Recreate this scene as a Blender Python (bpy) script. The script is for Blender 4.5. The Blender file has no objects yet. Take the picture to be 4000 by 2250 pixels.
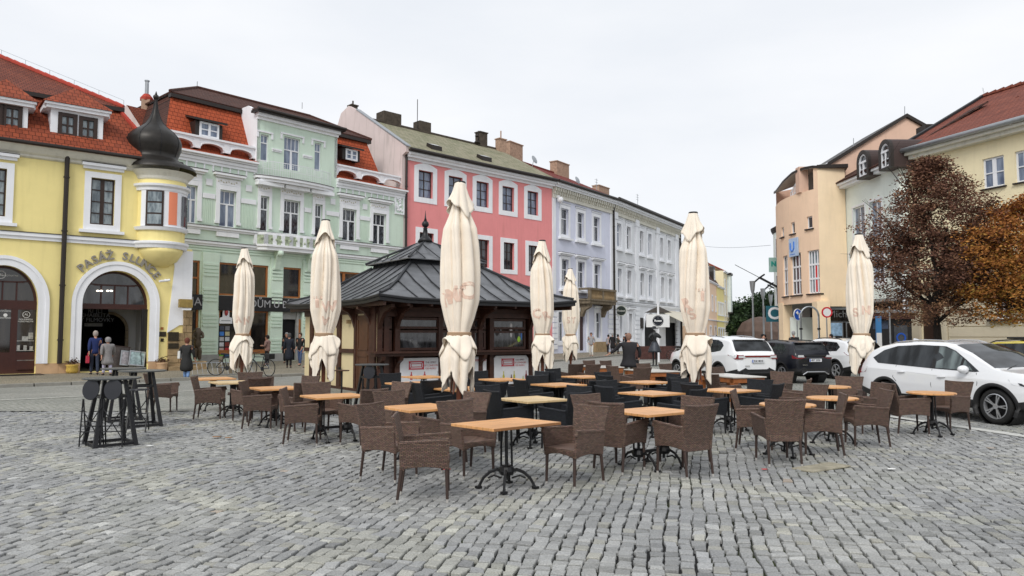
import bpy, math, random
import numpy as np
from mathutils import Vector, Matrix
R = math.radians
rng = random.Random(7)
nr = np.random.RandomState(11)
SC = bpy.context.scene
COL = SC.collection
CAMH = 1.76; F = 2900.0; PITCH = math.atan(186/2900)
cd = bpy.data.cameras.new('camera'); cam = bpy.data.objects.new('camera', cd); COL.objects.link(cam)
cam.location = (0, 0, CAMH); cam.rotation_euler = (R(90)+PITCH, 0, 0)
cd.sensor_width = 36; cd.lens = 36*F/4000; cd.clip_start = .1; cd.clip_end = 2000
SC.camera = cam
SUN_EL, SUN_AZ = R(42), R(-20)      # weak sun behind the clouds, behind the camera to the left
w = bpy.data.worlds.new('World'); SC.world = w; w.use_nodes = True
nt = w.node_tree; nt.nodes.clear()
def N(tree, t, **k):
    n = tree.nodes.new(t)
    for a, b in k.items(): setattr(n, a, b)
    return n
out = N(nt, 'ShaderNodeOutputWorld'); bg = N(nt, 'ShaderNodeBackground'); bg.inputs[1].default_value = .1
sky = N(nt, 'ShaderNodeTexSky', sky_type='NISHITA'); sky.sun_disc = False
sky.sun_elevation = SUN_EL; sky.sun_rotation = math.pi+SUN_AZ
tc = N(nt, 'ShaderNodeTexCoord'); mp = N(nt, 'ShaderNodeMapping'); mp.inputs['Scale'].default_value = (1, 1, 3.2)
no = N(nt, 'ShaderNodeTexNoise'); no.inputs['Scale'].default_value = 1.6; no.inputs['Detail'].default_value = 6
cr = N(nt, 'ShaderNodeValToRGB')
cr.color_ramp.elements[0].position = .36; cr.color_ramp.elements[0].color = (6.2, 6.5, 6.95, 1)
cr.color_ramp.elements[1].position = .7; cr.color_ramp.elements[1].color = (7.45, 7.55, 7.75, 1)
mx = N(nt, 'ShaderNodeMix', data_type='RGBA'); mx.inputs[0].default_value = .965
nt.links.new(tc.outputs['Generated'], mp.inputs[0]); nt.links.new(mp.outputs[0], no.inputs['Vector'])
nt.links.new(no.outputs['Fac'], cr.inputs[0]); nt.links.new(sky.outputs[0], mx.inputs[6]); nt.links.new(cr.outputs[0], mx.inputs[7])
nt.links.new(mx.outputs[2], bg.inputs[0]); nt.links.new(bg.outputs[0], out.inputs[0])
sd = bpy.data.lights.new('sun', 'SUN'); sd.energy = 1.5; sd.angle = R(25); sd.color = (1, .97, .92)
so = bpy.data.objects.new('sun', sd); COL.objects.link(so)
so.rotation_euler = (R(90)-SUN_EL, 0, SUN_AZ)
vs = SC.view_settings; vs.view_transform = 'Standard'; vs.look = 'None'; vs.exposure = .42; vs.gamma = 1
def ray(px, py):
    dx = (px-2000)/F; dy = (1125-py)/F
    return Vector((dx, math.cos(PITCH)-dy*math.sin(PITCH), math.sin(PITCH)+dy*math.cos(PITCH)))
def gp(px, py, z=0.0):
    d = ray(px, py); t = (z-CAMH)/d.z
    return Vector((d.x*t, d.y*t, z))
def atY(px, py, Y):
    d = ray(px, py); t = Y/d.y
    return Vector((d.x*t, Y, CAMH+d.z*t))
def W(x, y, z=0.0):
    p = gp(2000+F*x/y, 1311+F*CAMH/y); p.z = z
    return p
class MB:
    def __init__(s): s.v = []; s.f = []; s.M = None
    def add(s, vs, fs):
        b = len(s.v)
        if s.M is not None: vs = [tuple(s.M @ Vector(p)) for p in vs]
        s.v += [tuple(p) for p in vs]; s.f += [tuple(b+i for i in f) for f in fs]; return s
    def box(s, x0, x1, y0, y1, z0, z1):
        return s.add([(x0,y0,z0),(x1,y0,z0),(x1,y1,z0),(x0,y1,z0),(x0,y0,z1),(x1,y0,z1),(x1,y1,z1),(x0,y1,z1)],
                     [(0,3,2,1),(4,5,6,7),(0,1,5,4),(1,2,6,5),(2,3,7,6),(3,0,4,7)])
    def poly(s, pts): return s.add(pts, [tuple(range(len(pts)))])
    def prism(s, xz, y0, y1):      # outline in x,z extruded along y
        n = len(xz)
        return s.add([(x,y0,z) for x,z in xz]+[(x,y1,z) for x,z in xz],
                     [tuple(range(n)), tuple(range(2*n-1,n-1,-1))]+[(i,i+n,(i+1)%n+n,(i+1)%n) for i in range(n)])
    def prismz(s, xy, z0, z1):
        n = len(xy)
        return s.add([(x,y,z0) for x,y in xy]+[(x,y,z1) for x,y in xy],
                     [tuple(range(n-1,-1,-1)), tuple(range(n,2*n))]+[(i,(i+1)%n,(i+1)%n+n,i+n) for i in range(n)])
    def ring(s, xz0, xz1, y0, y1): # frame between outer & inner outline
        n = len(xz0)
        vs = [(x,y0,z) for x,z in xz0]+[(x,y0,z) for x,z in xz1]+[(x,y1,z) for x,z in xz0]+[(x,y1,z) for x,z in xz1]
        fs = []
        for i in range(n):
            j = (i+1)%n
            fs += [(i,j,n+j,n+i),(2*n+j,2*n+i,3*n+i,3*n+j),(i,2*n+i,2*n+j,j),(n+i,n+j,3*n+j,3*n+i)]
        return s.add(vs, fs)
    def rect(s, x0, x1, z0, z1, w, y0, y1):   # rectangular frame of bar width w, outer x0..x1
        return s.ring([(x0,z0),(x1,z0),(x1,z1),(x0,z1)], [(x0+w,z0+w),(x1-w,z0+w),(x1-w,z1-w),(x0+w,z1-w)], y0, y1)
    def lathe(s, prof, n=16, c=(0,0,0), a0=0, a1=2*math.pi, caps=True):
        full = abs(a1-a0-2*math.pi) < 1e-6; m = n if full else n+1
        vs = []; fs = []
        for r, z in prof:
            for k in range(m):
                a = a0+(a1-a0)*k/n; vs.append((c[0]+r*math.cos(a), c[1]+r*math.sin(a), c[2]+z))
        for i in range(len(prof)-1):
            for k in range(n):
                k2 = (k+1)%m; fs.append((i*m+k, i*m+k2, (i+1)*m+k2, (i+1)*m+k))
        if full and caps:
            if prof[0][0] > 1e-4: fs.append(tuple(range(n-1,-1,-1)))
            if prof[-1][0] > 1e-4: fs.append(tuple((len(prof)-1)*m+k for k in range(n)))
        return s.add(vs, fs)
    def tube(s, pts, r, n=6, caps=True):
        pts = [Vector(p) for p in pts]; k = len(pts)
        rr = r if isinstance(r, (list, tuple)) else [r]*k
        vs = []; fs = []; up0 = None
        for i, p in enumerate(pts):
            d = (pts[min(i+1,k-1)]-pts[max(i-1,0)])
            if d.length < 1e-9: d = Vector((0,0,1))
            d.normalize()
            if up0 is None:
                up0 = Vector((0,0,1)) if abs(d.z) < .9 else Vector((1,0,0))
            a = d.cross(up0)
            if a.length < 1e-4: a = d.cross(Vector((0,1,0)))
            a.normalize(); b = a.cross(d); up0 = b
            for j in range(n):
                t = 2*math.pi*(j+.5)/n
                vs.append(p+(a*math.cos(t)+b*math.sin(t))*rr[i])
        for i in range(k-1):
            for j in range(n): fs.append((i*n+j, i*n+(j+1)%n, (i+1)*n+(j+1)%n, (i+1)*n+j))
        if caps: fs += [tuple(range(n-1,-1,-1)), tuple((k-1)*n+j for j in range(n))]
        return s.add(vs, fs)
    def bar(s, a, b, r): return s.tube([a, b], r*1.2, 4)
    def ball(s, c, r, n=10, sz=1):
        return s.lathe([(max(r*math.sin(math.pi*i/8),1e-5), -r*sz*math.cos(math.pi*i/8)) for i in range(9)], n, c)
    def parts(s, name, mat=None, parent=None, n=8):
        for k in range(0, len(s.v), n):
            q = MB(); q.v = s.v[k:k+n]; q.f = [tuple(i-k for i in f) for f in s.f if k <= f[0] < k+n]; q.obj(name, mat, parent)
    def mesh(s, name, mat=None, smooth=False):
        me = bpy.data.meshes.new(name); me.from_pydata(s.v, [], s.f); me.update()
        if mat: me.materials.append(mat)
        if smooth: me.polygons.foreach_set('use_smooth', [True]*len(me.polygons))
        return me
    def obj(s, name, mat=None, parent=None, smooth=False, bevel=0, **k):
        return link(name, s.mesh(name, mat, smooth), parent, bevel)
def link(name, me, parent=None, bevel=0):
    o = bpy.data.objects.new(name, me); COL.objects.link(o)
    if parent is not None: o.parent = parent
    if bevel:
        m = o.modifiers.new('bevel', 'BEVEL'); m.width = bevel; m.segments = 2; m.limit_method = 'ANGLE'
    return o
def tag(o, label, cat, group=None):
    o['label'] = label; o['category'] = cat
    if group: o['group'] = group
    return o
def struct(o): o['kind'] = 'structure'; return o
def thing(name, label, cat, loc=(0,0,0), rz=0, group=None):
    o = bpy.data.objects.new(name, None); COL.objects.link(o); o.empty_display_size = .2
    o.location = loc; o.rotation_euler = (0, 0, rz)
    return tag(o, label, cat, group)
def kids(o): return [c for c in bpy.data.objects if c.parent == o]
def dup(root, loc, rz, label, group=None):
    r = root.copy(); COL.objects.link(r); r.location = loc; r.rotation_euler = (0, 0, rz); r['label'] = label
    if group: r['group'] = group
    for ch, gs in root_tree(root):
        c = ch.copy(); COL.objects.link(c); c.parent = r
        for g in gs:
            d = g.copy(); COL.objects.link(d); d.parent = c
    return r
_trees = {}
def root_tree(root):
    k = root.name
    if k not in _trees: _trees[k] = [(c, kids(c)) for c in kids(root)]
    return _trees[k]
def text_mesh(body, size, ext=.01, mat=None, bold=0):
    c = bpy.data.curves.new('t', 'FONT'); c.body = body; c.size = size; c.extrude = ext; c.offset = bold
    c.align_x = 'CENTER'; c.align_y = 'CENTER'; c.resolution_u = 3
    o = bpy.data.objects.new('t', c); COL.objects.link(o)
    dg = bpy.context.evaluated_depsgraph_get(); dg.update()
    me = bpy.data.meshes.new_from_object(o.evaluated_get(dg)); bpy.data.objects.remove(o)
    me.materials.clear()
    if mat: me.materials.append(mat)
    return me
def text(body, size, x, y, z, mat, parent, name='lettering', ext=.008, rot=0, bold=0, M=None, scx=1):
    """upright lettering in the x,z plane facing -y"""
    me = text_mesh(body, size, ext, mat, bold)
    me.transform(Matrix.Translation((x, y, z)) @ Matrix.Rotation(rot, 4, 'Y') @ Matrix.Rotation(R(90), 4, 'X') @ Matrix.Diagonal((scx, 1, 1, 1)))
    if M is not None: me.transform(M)
    return link(name, me, parent)
def mat(name, col, rough=.8, metal=0, spec=.4, n1=None, bump=None, var=.12, coat=0, trans=0):
    """plain paint with noise variation; n1 = (scale, amount) tint; bump=(scale,strength)"""
    m = bpy.data.materials.new(name); m.use_nodes = True; t = m.node_tree; b = t.nodes['Principled BSDF']
    b.inputs['Roughness'].default_value = rough; b.inputs['Metallic'].default_value = metal
    b.inputs['Specular IOR Level'].default_value = spec
    if coat: b.inputs['Coat Weight'].default_value = coat; b.inputs['Coat Roughness'].default_value = .03
    b.inputs['Base Color'].default_value = (*col, 1)
    tcn = N(t, 'ShaderNodeTexCoord')
    if var:
        n = N(t, 'ShaderNodeTexNoise'); n.inputs['Scale'].default_value = n1 if n1 else 1.3; n.inputs['Detail'].default_value = 7
        n.inputs['Roughness'].default_value = .65
        rp = N(t, 'ShaderNodeMapRange'); rp.inputs['From Min'].default_value = .3; rp.inputs['From Max'].default_value = .7
        rp.inputs['To Min'].default_value = 1-var; rp.inputs['To Max'].default_value = 1+var*.5
        mu = N(t, 'ShaderNodeVectorMath', operation='SCALE'); mu.inputs[0].default_value = col
        t.links.new(tcn.outputs['Object'], n.inputs['Vector']); t.links.new(n.outputs['Fac'], rp.inputs[0])
        t.links.new(rp.outputs[0], mu.inputs['Scale']); t.links.new(mu.outputs[0], b.inputs['Base Color'])
    if bump:
        n = N(t, 'ShaderNodeTexNoise'); n.inputs['Scale'].default_value = bump[0]; n.inputs['Detail'].default_value = 5
        bp = N(t, 'ShaderNodeBump'); bp.inputs['Strength'].default_value = bump[1]; bp.inputs['Distance'].default_value = .02
        t.links.new(tcn.outputs['Object'], n.inputs['Vector']); t.links.new(n.outputs['Fac'], bp.inputs['Height'])
        t.links.new(bp.outputs[0], b.inputs['Normal'])
    return m
def plaster(name, col, dirt=.18):
    m = mat(name, col, .9, var=.07, n1=.7, bump=(25, .15), spec=.2)
    t = m.node_tree; b = t.nodes['Principled BSDF']
    src = b.inputs['Base Color'].links[0].from_socket
    tcn = N(t, 'ShaderNodeTexCoord'); mp = N(t, 'ShaderNodeMapping'); mp.inputs['Scale'].default_value = (2.2, 2.2, .25)
    n = N(t, 'ShaderNodeTexNoise'); n.inputs['Scale'].default_value = 1.7; n.inputs['Detail'].default_value = 8
    rp = N(t, 'ShaderNodeMapRange'); rp.inputs['From Min'].default_value = .52; rp.inputs['From Max'].default_value = .8
    mxn = N(t, 'ShaderNodeMix', data_type='RGBA', blend_type='MULTIPLY'); mxn.inputs[7].default_value = (1-dirt, 1-dirt, 1-dirt*1.1, 1)
    t.links.new(tcn.outputs['Object'], mp.inputs[0]); t.links.new(mp.outputs[0], n.inputs['Vector']); t.links.new(n.outputs['Fac'], rp.inputs[0])
    t.links.new(rp.outputs[0], mxn.inputs[0]); t.links.new(src, mxn.inputs[6]); t.links.new(mxn.outputs[2], b.inputs['Base Color'])
    return m
def tiles(name, c1, c2, cm, tw=.22, th=.32, ax=('X','Z'), zk=1.2, bump=1.0, moss=None, off=.5):
    m = bpy.data.materials.new(name); m.use_nodes = True; t = m.node_tree; b = t.nodes['Principled BSDF']
    b.inputs['Roughness'].default_value = .85; b.inputs['Specular IOR Level'].default_value = .25
    tcn = N(t, 'ShaderNodeTexCoord'); sp = N(t, 'ShaderNodeSeparateXYZ'); cb = N(t, 'ShaderNodeCombineXYZ')
    mu = N(t, 'ShaderNodeMath', operation='MULTIPLY'); mu.inputs[1].default_value = zk
    t.links.new(tcn.outputs['Object'], sp.inputs[0]); t.links.new(sp.outputs[ax[0]], cb.inputs[0])
    t.links.new(sp.outputs[ax[1]], mu.inputs[0]); t.links.new(mu.outputs[0], cb.inputs[1])
    br = N(t, 'ShaderNodeTexBrick'); br.offset = off
    br.inputs['Color1'].default_value = (*c1, 1); br.inputs['Color2'].default_value = (*c2, 1); br.inputs['Mortar'].default_value = (*cm, 1)
    br.inputs['Scale'].default_value = 1; br.inputs['Mortar Size'].default_value = .012; br.inputs['Mortar Smooth'].default_value = .3
    br.inputs['Brick Width'].default_value = tw; br.inputs['Row Height'].default_value = th
    t.links.new(cb.outputs[0], br.inputs['Vector'])
    n = N(t, 'ShaderNodeTexNoise'); n.inputs['Scale'].default_value = .9; n.inputs['Detail'].default_value = 8; n.inputs['Roughness'].default_value = .7
    t.links.new(tcn.outputs['Object'], n.inputs['Vector'])
    mxn = N(t, 'ShaderNodeMix', data_type='RGBA', blend_type='MIX' if moss else 'MULTIPLY')
    mxn.inputs[7].default_value = (*(moss or (.72, .66, .62)), 1)
    rp = N(t, 'ShaderNodeMapRange'); rp.inputs['From Min'].default_value = .42; rp.inputs['From Max'].default_value = .68
    rp.inputs['To Max'].default_value = .75
    t.links.new(n.outputs['Fac'], rp.inputs[0]); t.links.new(rp.outputs[0], mxn.inputs[0])
    t.links.new(br.outputs['Color'], mxn.inputs[6]); t.links.new(mxn.outputs[2], b.inputs['Base Color'])
    md = N(t, 'ShaderNodeMath', operation='DIVIDE'); md.inputs[1].default_value = th
    fr = N(t, 'ShaderNodeMath', operation='FRACT'); inv = N(t, 'ShaderNodeMath', operation='SUBTRACT'); inv.inputs[0].default_value = 1
    t.links.new(mu.outputs[0], md.inputs[0]); t.links.new(md.outputs[0], fr.inputs[0]); t.links.new(fr.outputs[0], inv.inputs[1])
    ad = N(t, 'ShaderNodeMath', operation='MULTIPLY_ADD'); ad.inputs[1].default_value = -.6
    t.links.new(br.outputs['Fac'], ad.inputs[0]); t.links.new(inv.outputs[0], ad.inputs[2])
    bp = N(t, 'ShaderNodeBump'); bp.inputs['Strength'].default_value = bump; bp.inputs['Distance'].default_value = .05
    t.links.new(ad.outputs[0], bp.inputs['Height']); t.links.new(bp.outputs[0], b.inputs['Normal'])
    return m
def glassm(name, c1, c2, sc=1.5, rough=.04):
    m = bpy.data.materials.new(name); m.use_nodes = True; t = m.node_tree; b = t.nodes['Principled BSDF']
    b.inputs['Roughness'].default_value = rough; b.inputs['Specular IOR Level'].default_value = .8
    tcn = N(t, 'ShaderNodeTexCoord'); mp = N(t, 'ShaderNodeMapping'); mp.inputs['Scale'].default_value = (sc*2.2, sc, sc*.6)
    n = N(t, 'ShaderNodeTexNoise'); n.inputs['Scale'].default_value = 1; n.inputs['Detail'].default_value = 3
    r = N(t, 'ShaderNodeValToRGB'); r.color_ramp.elements[0].position = .38; r.color_ramp.elements[0].color = (*c1, 1)
    r.color_ramp.elements[1].position = .66; r.color_ramp.elements[1].color = (*c2, 1)
    t.links.new(tcn.outputs['Object'], mp.inputs[0]); t.links.new(mp.outputs[0], n.inputs['Vector']); t.links.new(n.outputs['Fac'], r.inputs[0])
    t.links.new(r.outputs[0], b.inputs['Base Color'])
    return m
M_ = {}
M_['white'] = plaster('white_trim', (.83, .84, .87), .08)
M_['cream_trim'] = plaster('cream_trim', (.68, .66, .58), .2)
M_['yellow'] = plaster('yellow_plaster', (.88, .75, .33), .1)
M_['green'] = plaster('mint_plaster', (.63, .75, .64), .13)
M_['pink'] = plaster('pink_plaster', (.78, .29, .29), .12)
M_['lav'] = plaster('lavender_plaster', (.69, .71, .83), .1)
M_['grey_w'] = plaster('pale_grey_plaster', (.76, .77, .79), .1)
M_['pinkwhite'] = plaster('pale_pink_plaster', (.66, .55, .53), .3)
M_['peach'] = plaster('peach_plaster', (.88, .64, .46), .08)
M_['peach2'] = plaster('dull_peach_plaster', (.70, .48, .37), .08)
M_['yel2'] = plaster('soft_yellow_plaster', (.90, .71, .49), .08)
M_['mint2'] = plaster('white_mint_plaster', (.80, .86, .81), .06)
M_['cream'] = plaster('cream_plaster', (.84, .74, .50), .08)
M_['cream_low'] = plaster('cream_rustic', (.60, .53, .40), .15)
M_['stone'] = mat('sandstone', (.34, .24, .13), .9, n1=2.5, var=.4, bump=(8, .6))
M_['stone2'] = mat('peach_stone', (.58, .38, .22), .8, n1=2.5, var=.12, bump=(12, .2))
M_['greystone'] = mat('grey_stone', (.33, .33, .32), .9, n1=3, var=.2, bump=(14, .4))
M_['dirtystone'] = mat('weathered_stone', (.2, .16, .11), .95, n1=4, var=.5, bump=(14, .6))
M_['kerb'] = mat('kerb_granite', (.27, .26, .23), .9, n1=4, var=.2, bump=(30, .4))
M_['black'] = mat('black_paint', (.012, .012, .014), .45, var=.2, n1=9)
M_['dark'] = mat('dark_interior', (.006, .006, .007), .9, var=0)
M_['darkbrown'] = mat('dark_brown_metal', (.022, .016, .013), .5, var=.2)
M_['brownframe'] = mat('brown_window_frame', (.035, .018, .013), .5, var=.2, n1=6)
M_['maroon'] = mat('maroon_timber', (.05, .014, .01), .45, var=.2, n1=6)
M_['orangewood'] = mat('orange_wood', (.36, .13, .035), .5, var=.2, n1=8)
M_['whiteframe'] = mat('white_window_frame', (.78, .79, .82), .4, var=.04)
M_['oldcopper'] = mat('dark_dome_sheet', (.024, .021, .018), .42, metal=.3, n1=1.8, var=.5, bump=(6, .15))
M_['zinc'] = mat('dark_zinc_sheet', (.155, .16, .17), .36, metal=.35, n1=1.6, var=.4, bump=(10, .1))
M_['zincdark'] = mat('dark_zinc_seam', (.03, .032, .036), .45, metal=.3, n1=3, var=.3)
M_['galv'] = mat('galvanised_steel', (.36, .38, .4), .4, metal=.6, n1=5, var=.15)
M_['kwood'] = mat('dark_kiosk_timber', (.06, .022, .013), .5, n1=5, var=.4, bump=(30, .2))
M_['kdoor'] = mat('brown_kiosk_door', (.09, .038, .018), .5, n1=5, var=.3, bump=(30, .2))
M_['kcream'] = mat('cream_kiosk_panel', (.66, .55, .33), .8, n1=1.5, var=.08)
M_['g_dark'] = glassm('dark_window_glass', (.012, .013, .016), (.055, .06, .07))
M_['g_sky'] = glassm('painted_sky_glass', (.10, .13, .2), (.24, .29, .38))  # bluish sky reflection is painted into the pane colour
M_['g_curt'] = glassm('curtained_glass', (.09, .12, .14), (.30, .35, .37), 3)
M_['g_stripe'] = glassm('dark_curtain_glass', (.006, .006, .008), (.10, .11, .13), 6)
M_['g_shop'] = glassm('shop_glass', (.006, .005, .005), (.03, .024, .02), 1.2)
M_['g_kiosk'] = glassm('kiosk_glass', (.008, .006, .006), (.07, .07, .075), 3)
M_['chim'] = mat('sooty_chimney_render', (.075, .06, .045), .95, n1=3, var=.5, bump=(12, .4))
M_['chim2'] = mat('pale_brick_chimney', (.42, .28, .2), .95, n1=5, var=.35, bump=(12, .4))
M_['t_yel'] = tiles('orange_beaver_tiles', (.31, .072, .032), (.22, .052, .026), (.08, .02, .01), .24, .3, zk=1.35)
M_['t_yel2'] = tiles('brown_red_tiles', (.20, .055, .03), (.15, .04, .025), (.05, .02, .015), .2, .23, zk=1.9)
M_['t_org'] = tiles('bright_orange_tiles', (.42, .088, .036), (.34, .072, .03), (.12, .02, .01), .28, .3, zk=1.1)
M_['t_dark'] = tiles('dark_brown_tiles', (.085, .034, .024), (.065, .027, .02), (.03, .015, .012), .25, .3, zk=1.9)
M_['t_grey'] = tiles('lichened_slate_tiles', (.26, .25, .17), (.19, .19, .115), (.05, .05, .04), .45, .42, zk=1.8, moss=(.33, .29, .21))
M_['t_red'] = tiles('dull_red_tiles', (.20, .035, .028), (.16, .03, .022), (.07, .02, .015), .3, .3, zk=1.8)
M_['t_right'] = tiles('red_brown_roof_tiles', (.23, .068, .042), (.17, .05, .034), (.07, .02, .015), .3, .36, zk=1.9)
M_['t_plain'] = mat('plain_red_roof', (.4, .05, .03), .8, var=.2)
M_['bronze'] = mat('dark_bronze', (.032, .034, .036), .45, metal=.5, n1=6, var=.4)
M_['bronzeb'] = mat('brown_bronze', (.10, .075, .05), .5, metal=.3, n1=6, var=.4)
M_['skin'] = mat('skin', (.52, .28, .2), .6, var=.08)
# ================================================================ GROUND
def ground_mat(name, cs, joint, bw, bh, rot, warp=.35, joint2=None, bump=.6, ms=.012):
    m = bpy.data.materials.new(name); m.use_nodes = True; t = m.node_tree; b = t.nodes['Principled BSDF']
    b.inputs['Roughness'].default_value = .75; b.inputs['Specular IOR Level'].default_value = .35
    tcn = N(t, 'ShaderNodeTexCoord')
    nw = N(t, 'ShaderNodeTexNoise'); nw.inputs['Scale'].default_value = 1.1; nw.inputs['Detail'].default_value = 3
    sc = N(t, 'ShaderNodeVectorMath', operation='SCALE'); sc.inputs['Scale'].default_value = warp
    ad = N(t, 'ShaderNodeVectorMath', operation='ADD'); mp = N(t, 'ShaderNodeMapping'); mp.inputs['Rotation'].default_value = (0, 0, rot)
    t.links.new(tcn.outputs['Object'], nw.inputs['Vector']); t.links.new(nw.outputs['Color'], sc.inputs[0])
    t.links.new(tcn.outputs['Object'], ad.inputs[0]); t.links.new(sc.outputs[0], ad.inputs[1]); t.links.new(ad.outputs[0], mp.inputs[0])
    br = N(t, 'ShaderNodeTexBrick'); br.inputs['Scale'].default_value = 1; br.inputs['Brick Width'].default_value = bw
    br.inputs['Row Height'].default_value = bh; br.inputs['Mortar Size'].default_value = ms; br.inputs['Mortar Smooth'].default_value = .5
    br.inputs['Color1'].default_value = (*cs[0], 1); br.inputs['Color2'].default_value = (*cs[1], 1); br.inputs['Mortar'].default_value = (*joint, 1)
    t.links.new(mp.outputs[0], br.inputs['Vector'])
    n = N(t, 'ShaderNodeTexNoise'); n.inputs['Scale'].default_value = .35; n.inputs['Detail'].default_value = 9; n.inputs['Roughness'].default_value = .7
    t.links.new(tcn.outputs['Object'], n.inputs['Vector'])
    rp = N(t, 'ShaderNodeValToRGB'); rp.color_ramp.elements[0].position = .35; rp.color_ramp.elements[0].color = (.75, .76, .72, 1)
    rp.color_ramp.elements[1].position = .68; rp.color_ramp.elements[1].color = (1.1, 1.08, 1.02, 1)
    t.links.new(n.outputs['Fac'], rp.inputs[0])
    mxn = N(t, 'ShaderNodeMix', data_type='RGBA', blend_type='MULTIPLY'); mxn.inputs[0].default_value = 1
    t.links.new(br.outputs['Color'], mxn.inputs[6]); t.links.new(rp.outputs[0], mxn.inputs[7]); t.links.new(mxn.outputs[2], b.inputs['Base Color'])
    bp = N(t, 'ShaderNodeBump'); bp.invert = True; bp.inputs['Strength'].default_value = bump; bp.inputs['Distance'].default_value = .02
    t.links.new(br.outputs['Fac'], bp.inputs['Height']); t.links.new(bp.outputs[0], b.inputs['Normal'])
    return m
STONE_A = R(77)
far_m = ground_mat('far_cobbles', ((.27, .275, .265), (.36, .36, .35)), (.10, .11, .085), .15, .125, -STONE_A)
road_m = ground_mat('road_setts', ((.29, .29, .28), (.35, .35, .34)), (.17, .17, .16), .11, .1, .6, .5, bump=.25)
pave_m = ground_mat('mosaic_pavement', ((.25, .22, .17), (.34, .30, .24)), (.12, .11, .09), .09, .08, .9, .8, bump=.4)
soil_m = mat('joint_soil', (.018, .02, .012), 1, n1=1.2, var=.6)
def moss(m):
    t = m.node_tree; b = t.nodes['Principled BSDF']
    tcn = N(t, 'ShaderNodeTexCoord'); n = N(t, 'ShaderNodeTexNoise'); n.inputs['Scale'].default_value = .55; n.inputs['Detail'].default_value = 5
    rp = N(t, 'ShaderNodeValToRGB'); rp.color_ramp.elements[0].position = .48; rp.color_ramp.elements[0].color = (.008, .008, .008, 1)
    rp.color_ramp.elements[1].position = .62; rp.color_ramp.elements[1].color = (.045, .058, .014, 1)
    t.links.new(tcn.outputs['Object'], n.inputs['Vector']); t.links.new(n.outputs['Fac'], rp.inputs[0]); t.links.new(rp.outputs[0], b.inputs['Base Color'])
moss(soil_m)
mb = MB(); mb.poly([(-700, -60, -.05), (700, -60, -.05), (700, 900, -.05), (-700, 900, -.05)])
struct(mb.obj('ground', mat('far_ground', (.2, .2, .18), .95, n1=.2, var=.2)))
NEARY = 17.5
mb = MB()
for k in range(40):
    x0 = -14+k*.7
    mb.poly([(x0, 1, -.04), (x0+.7, 1, -.04), (x0+.7, NEARY+.1, -.04), (x0, NEARY+.1, -.04)])
struct(mb.obj('joint_bed', soil_m))
mb = MB(); mb.poly([(-120, NEARY, 0), (-14, NEARY-2, 0), (-14, 1, 0), (-120, 1, 0)]); mb.poly([(14, 1, 0), (120, 1, 0), (120, NEARY, 0), (14, NEARY, 0)])
mb.poly([(-120, NEARY, 0), (120, NEARY, 0), (200, 300, 0), (-120, 300, 0)])
struct(mb.obj('square_paving', far_m))
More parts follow.
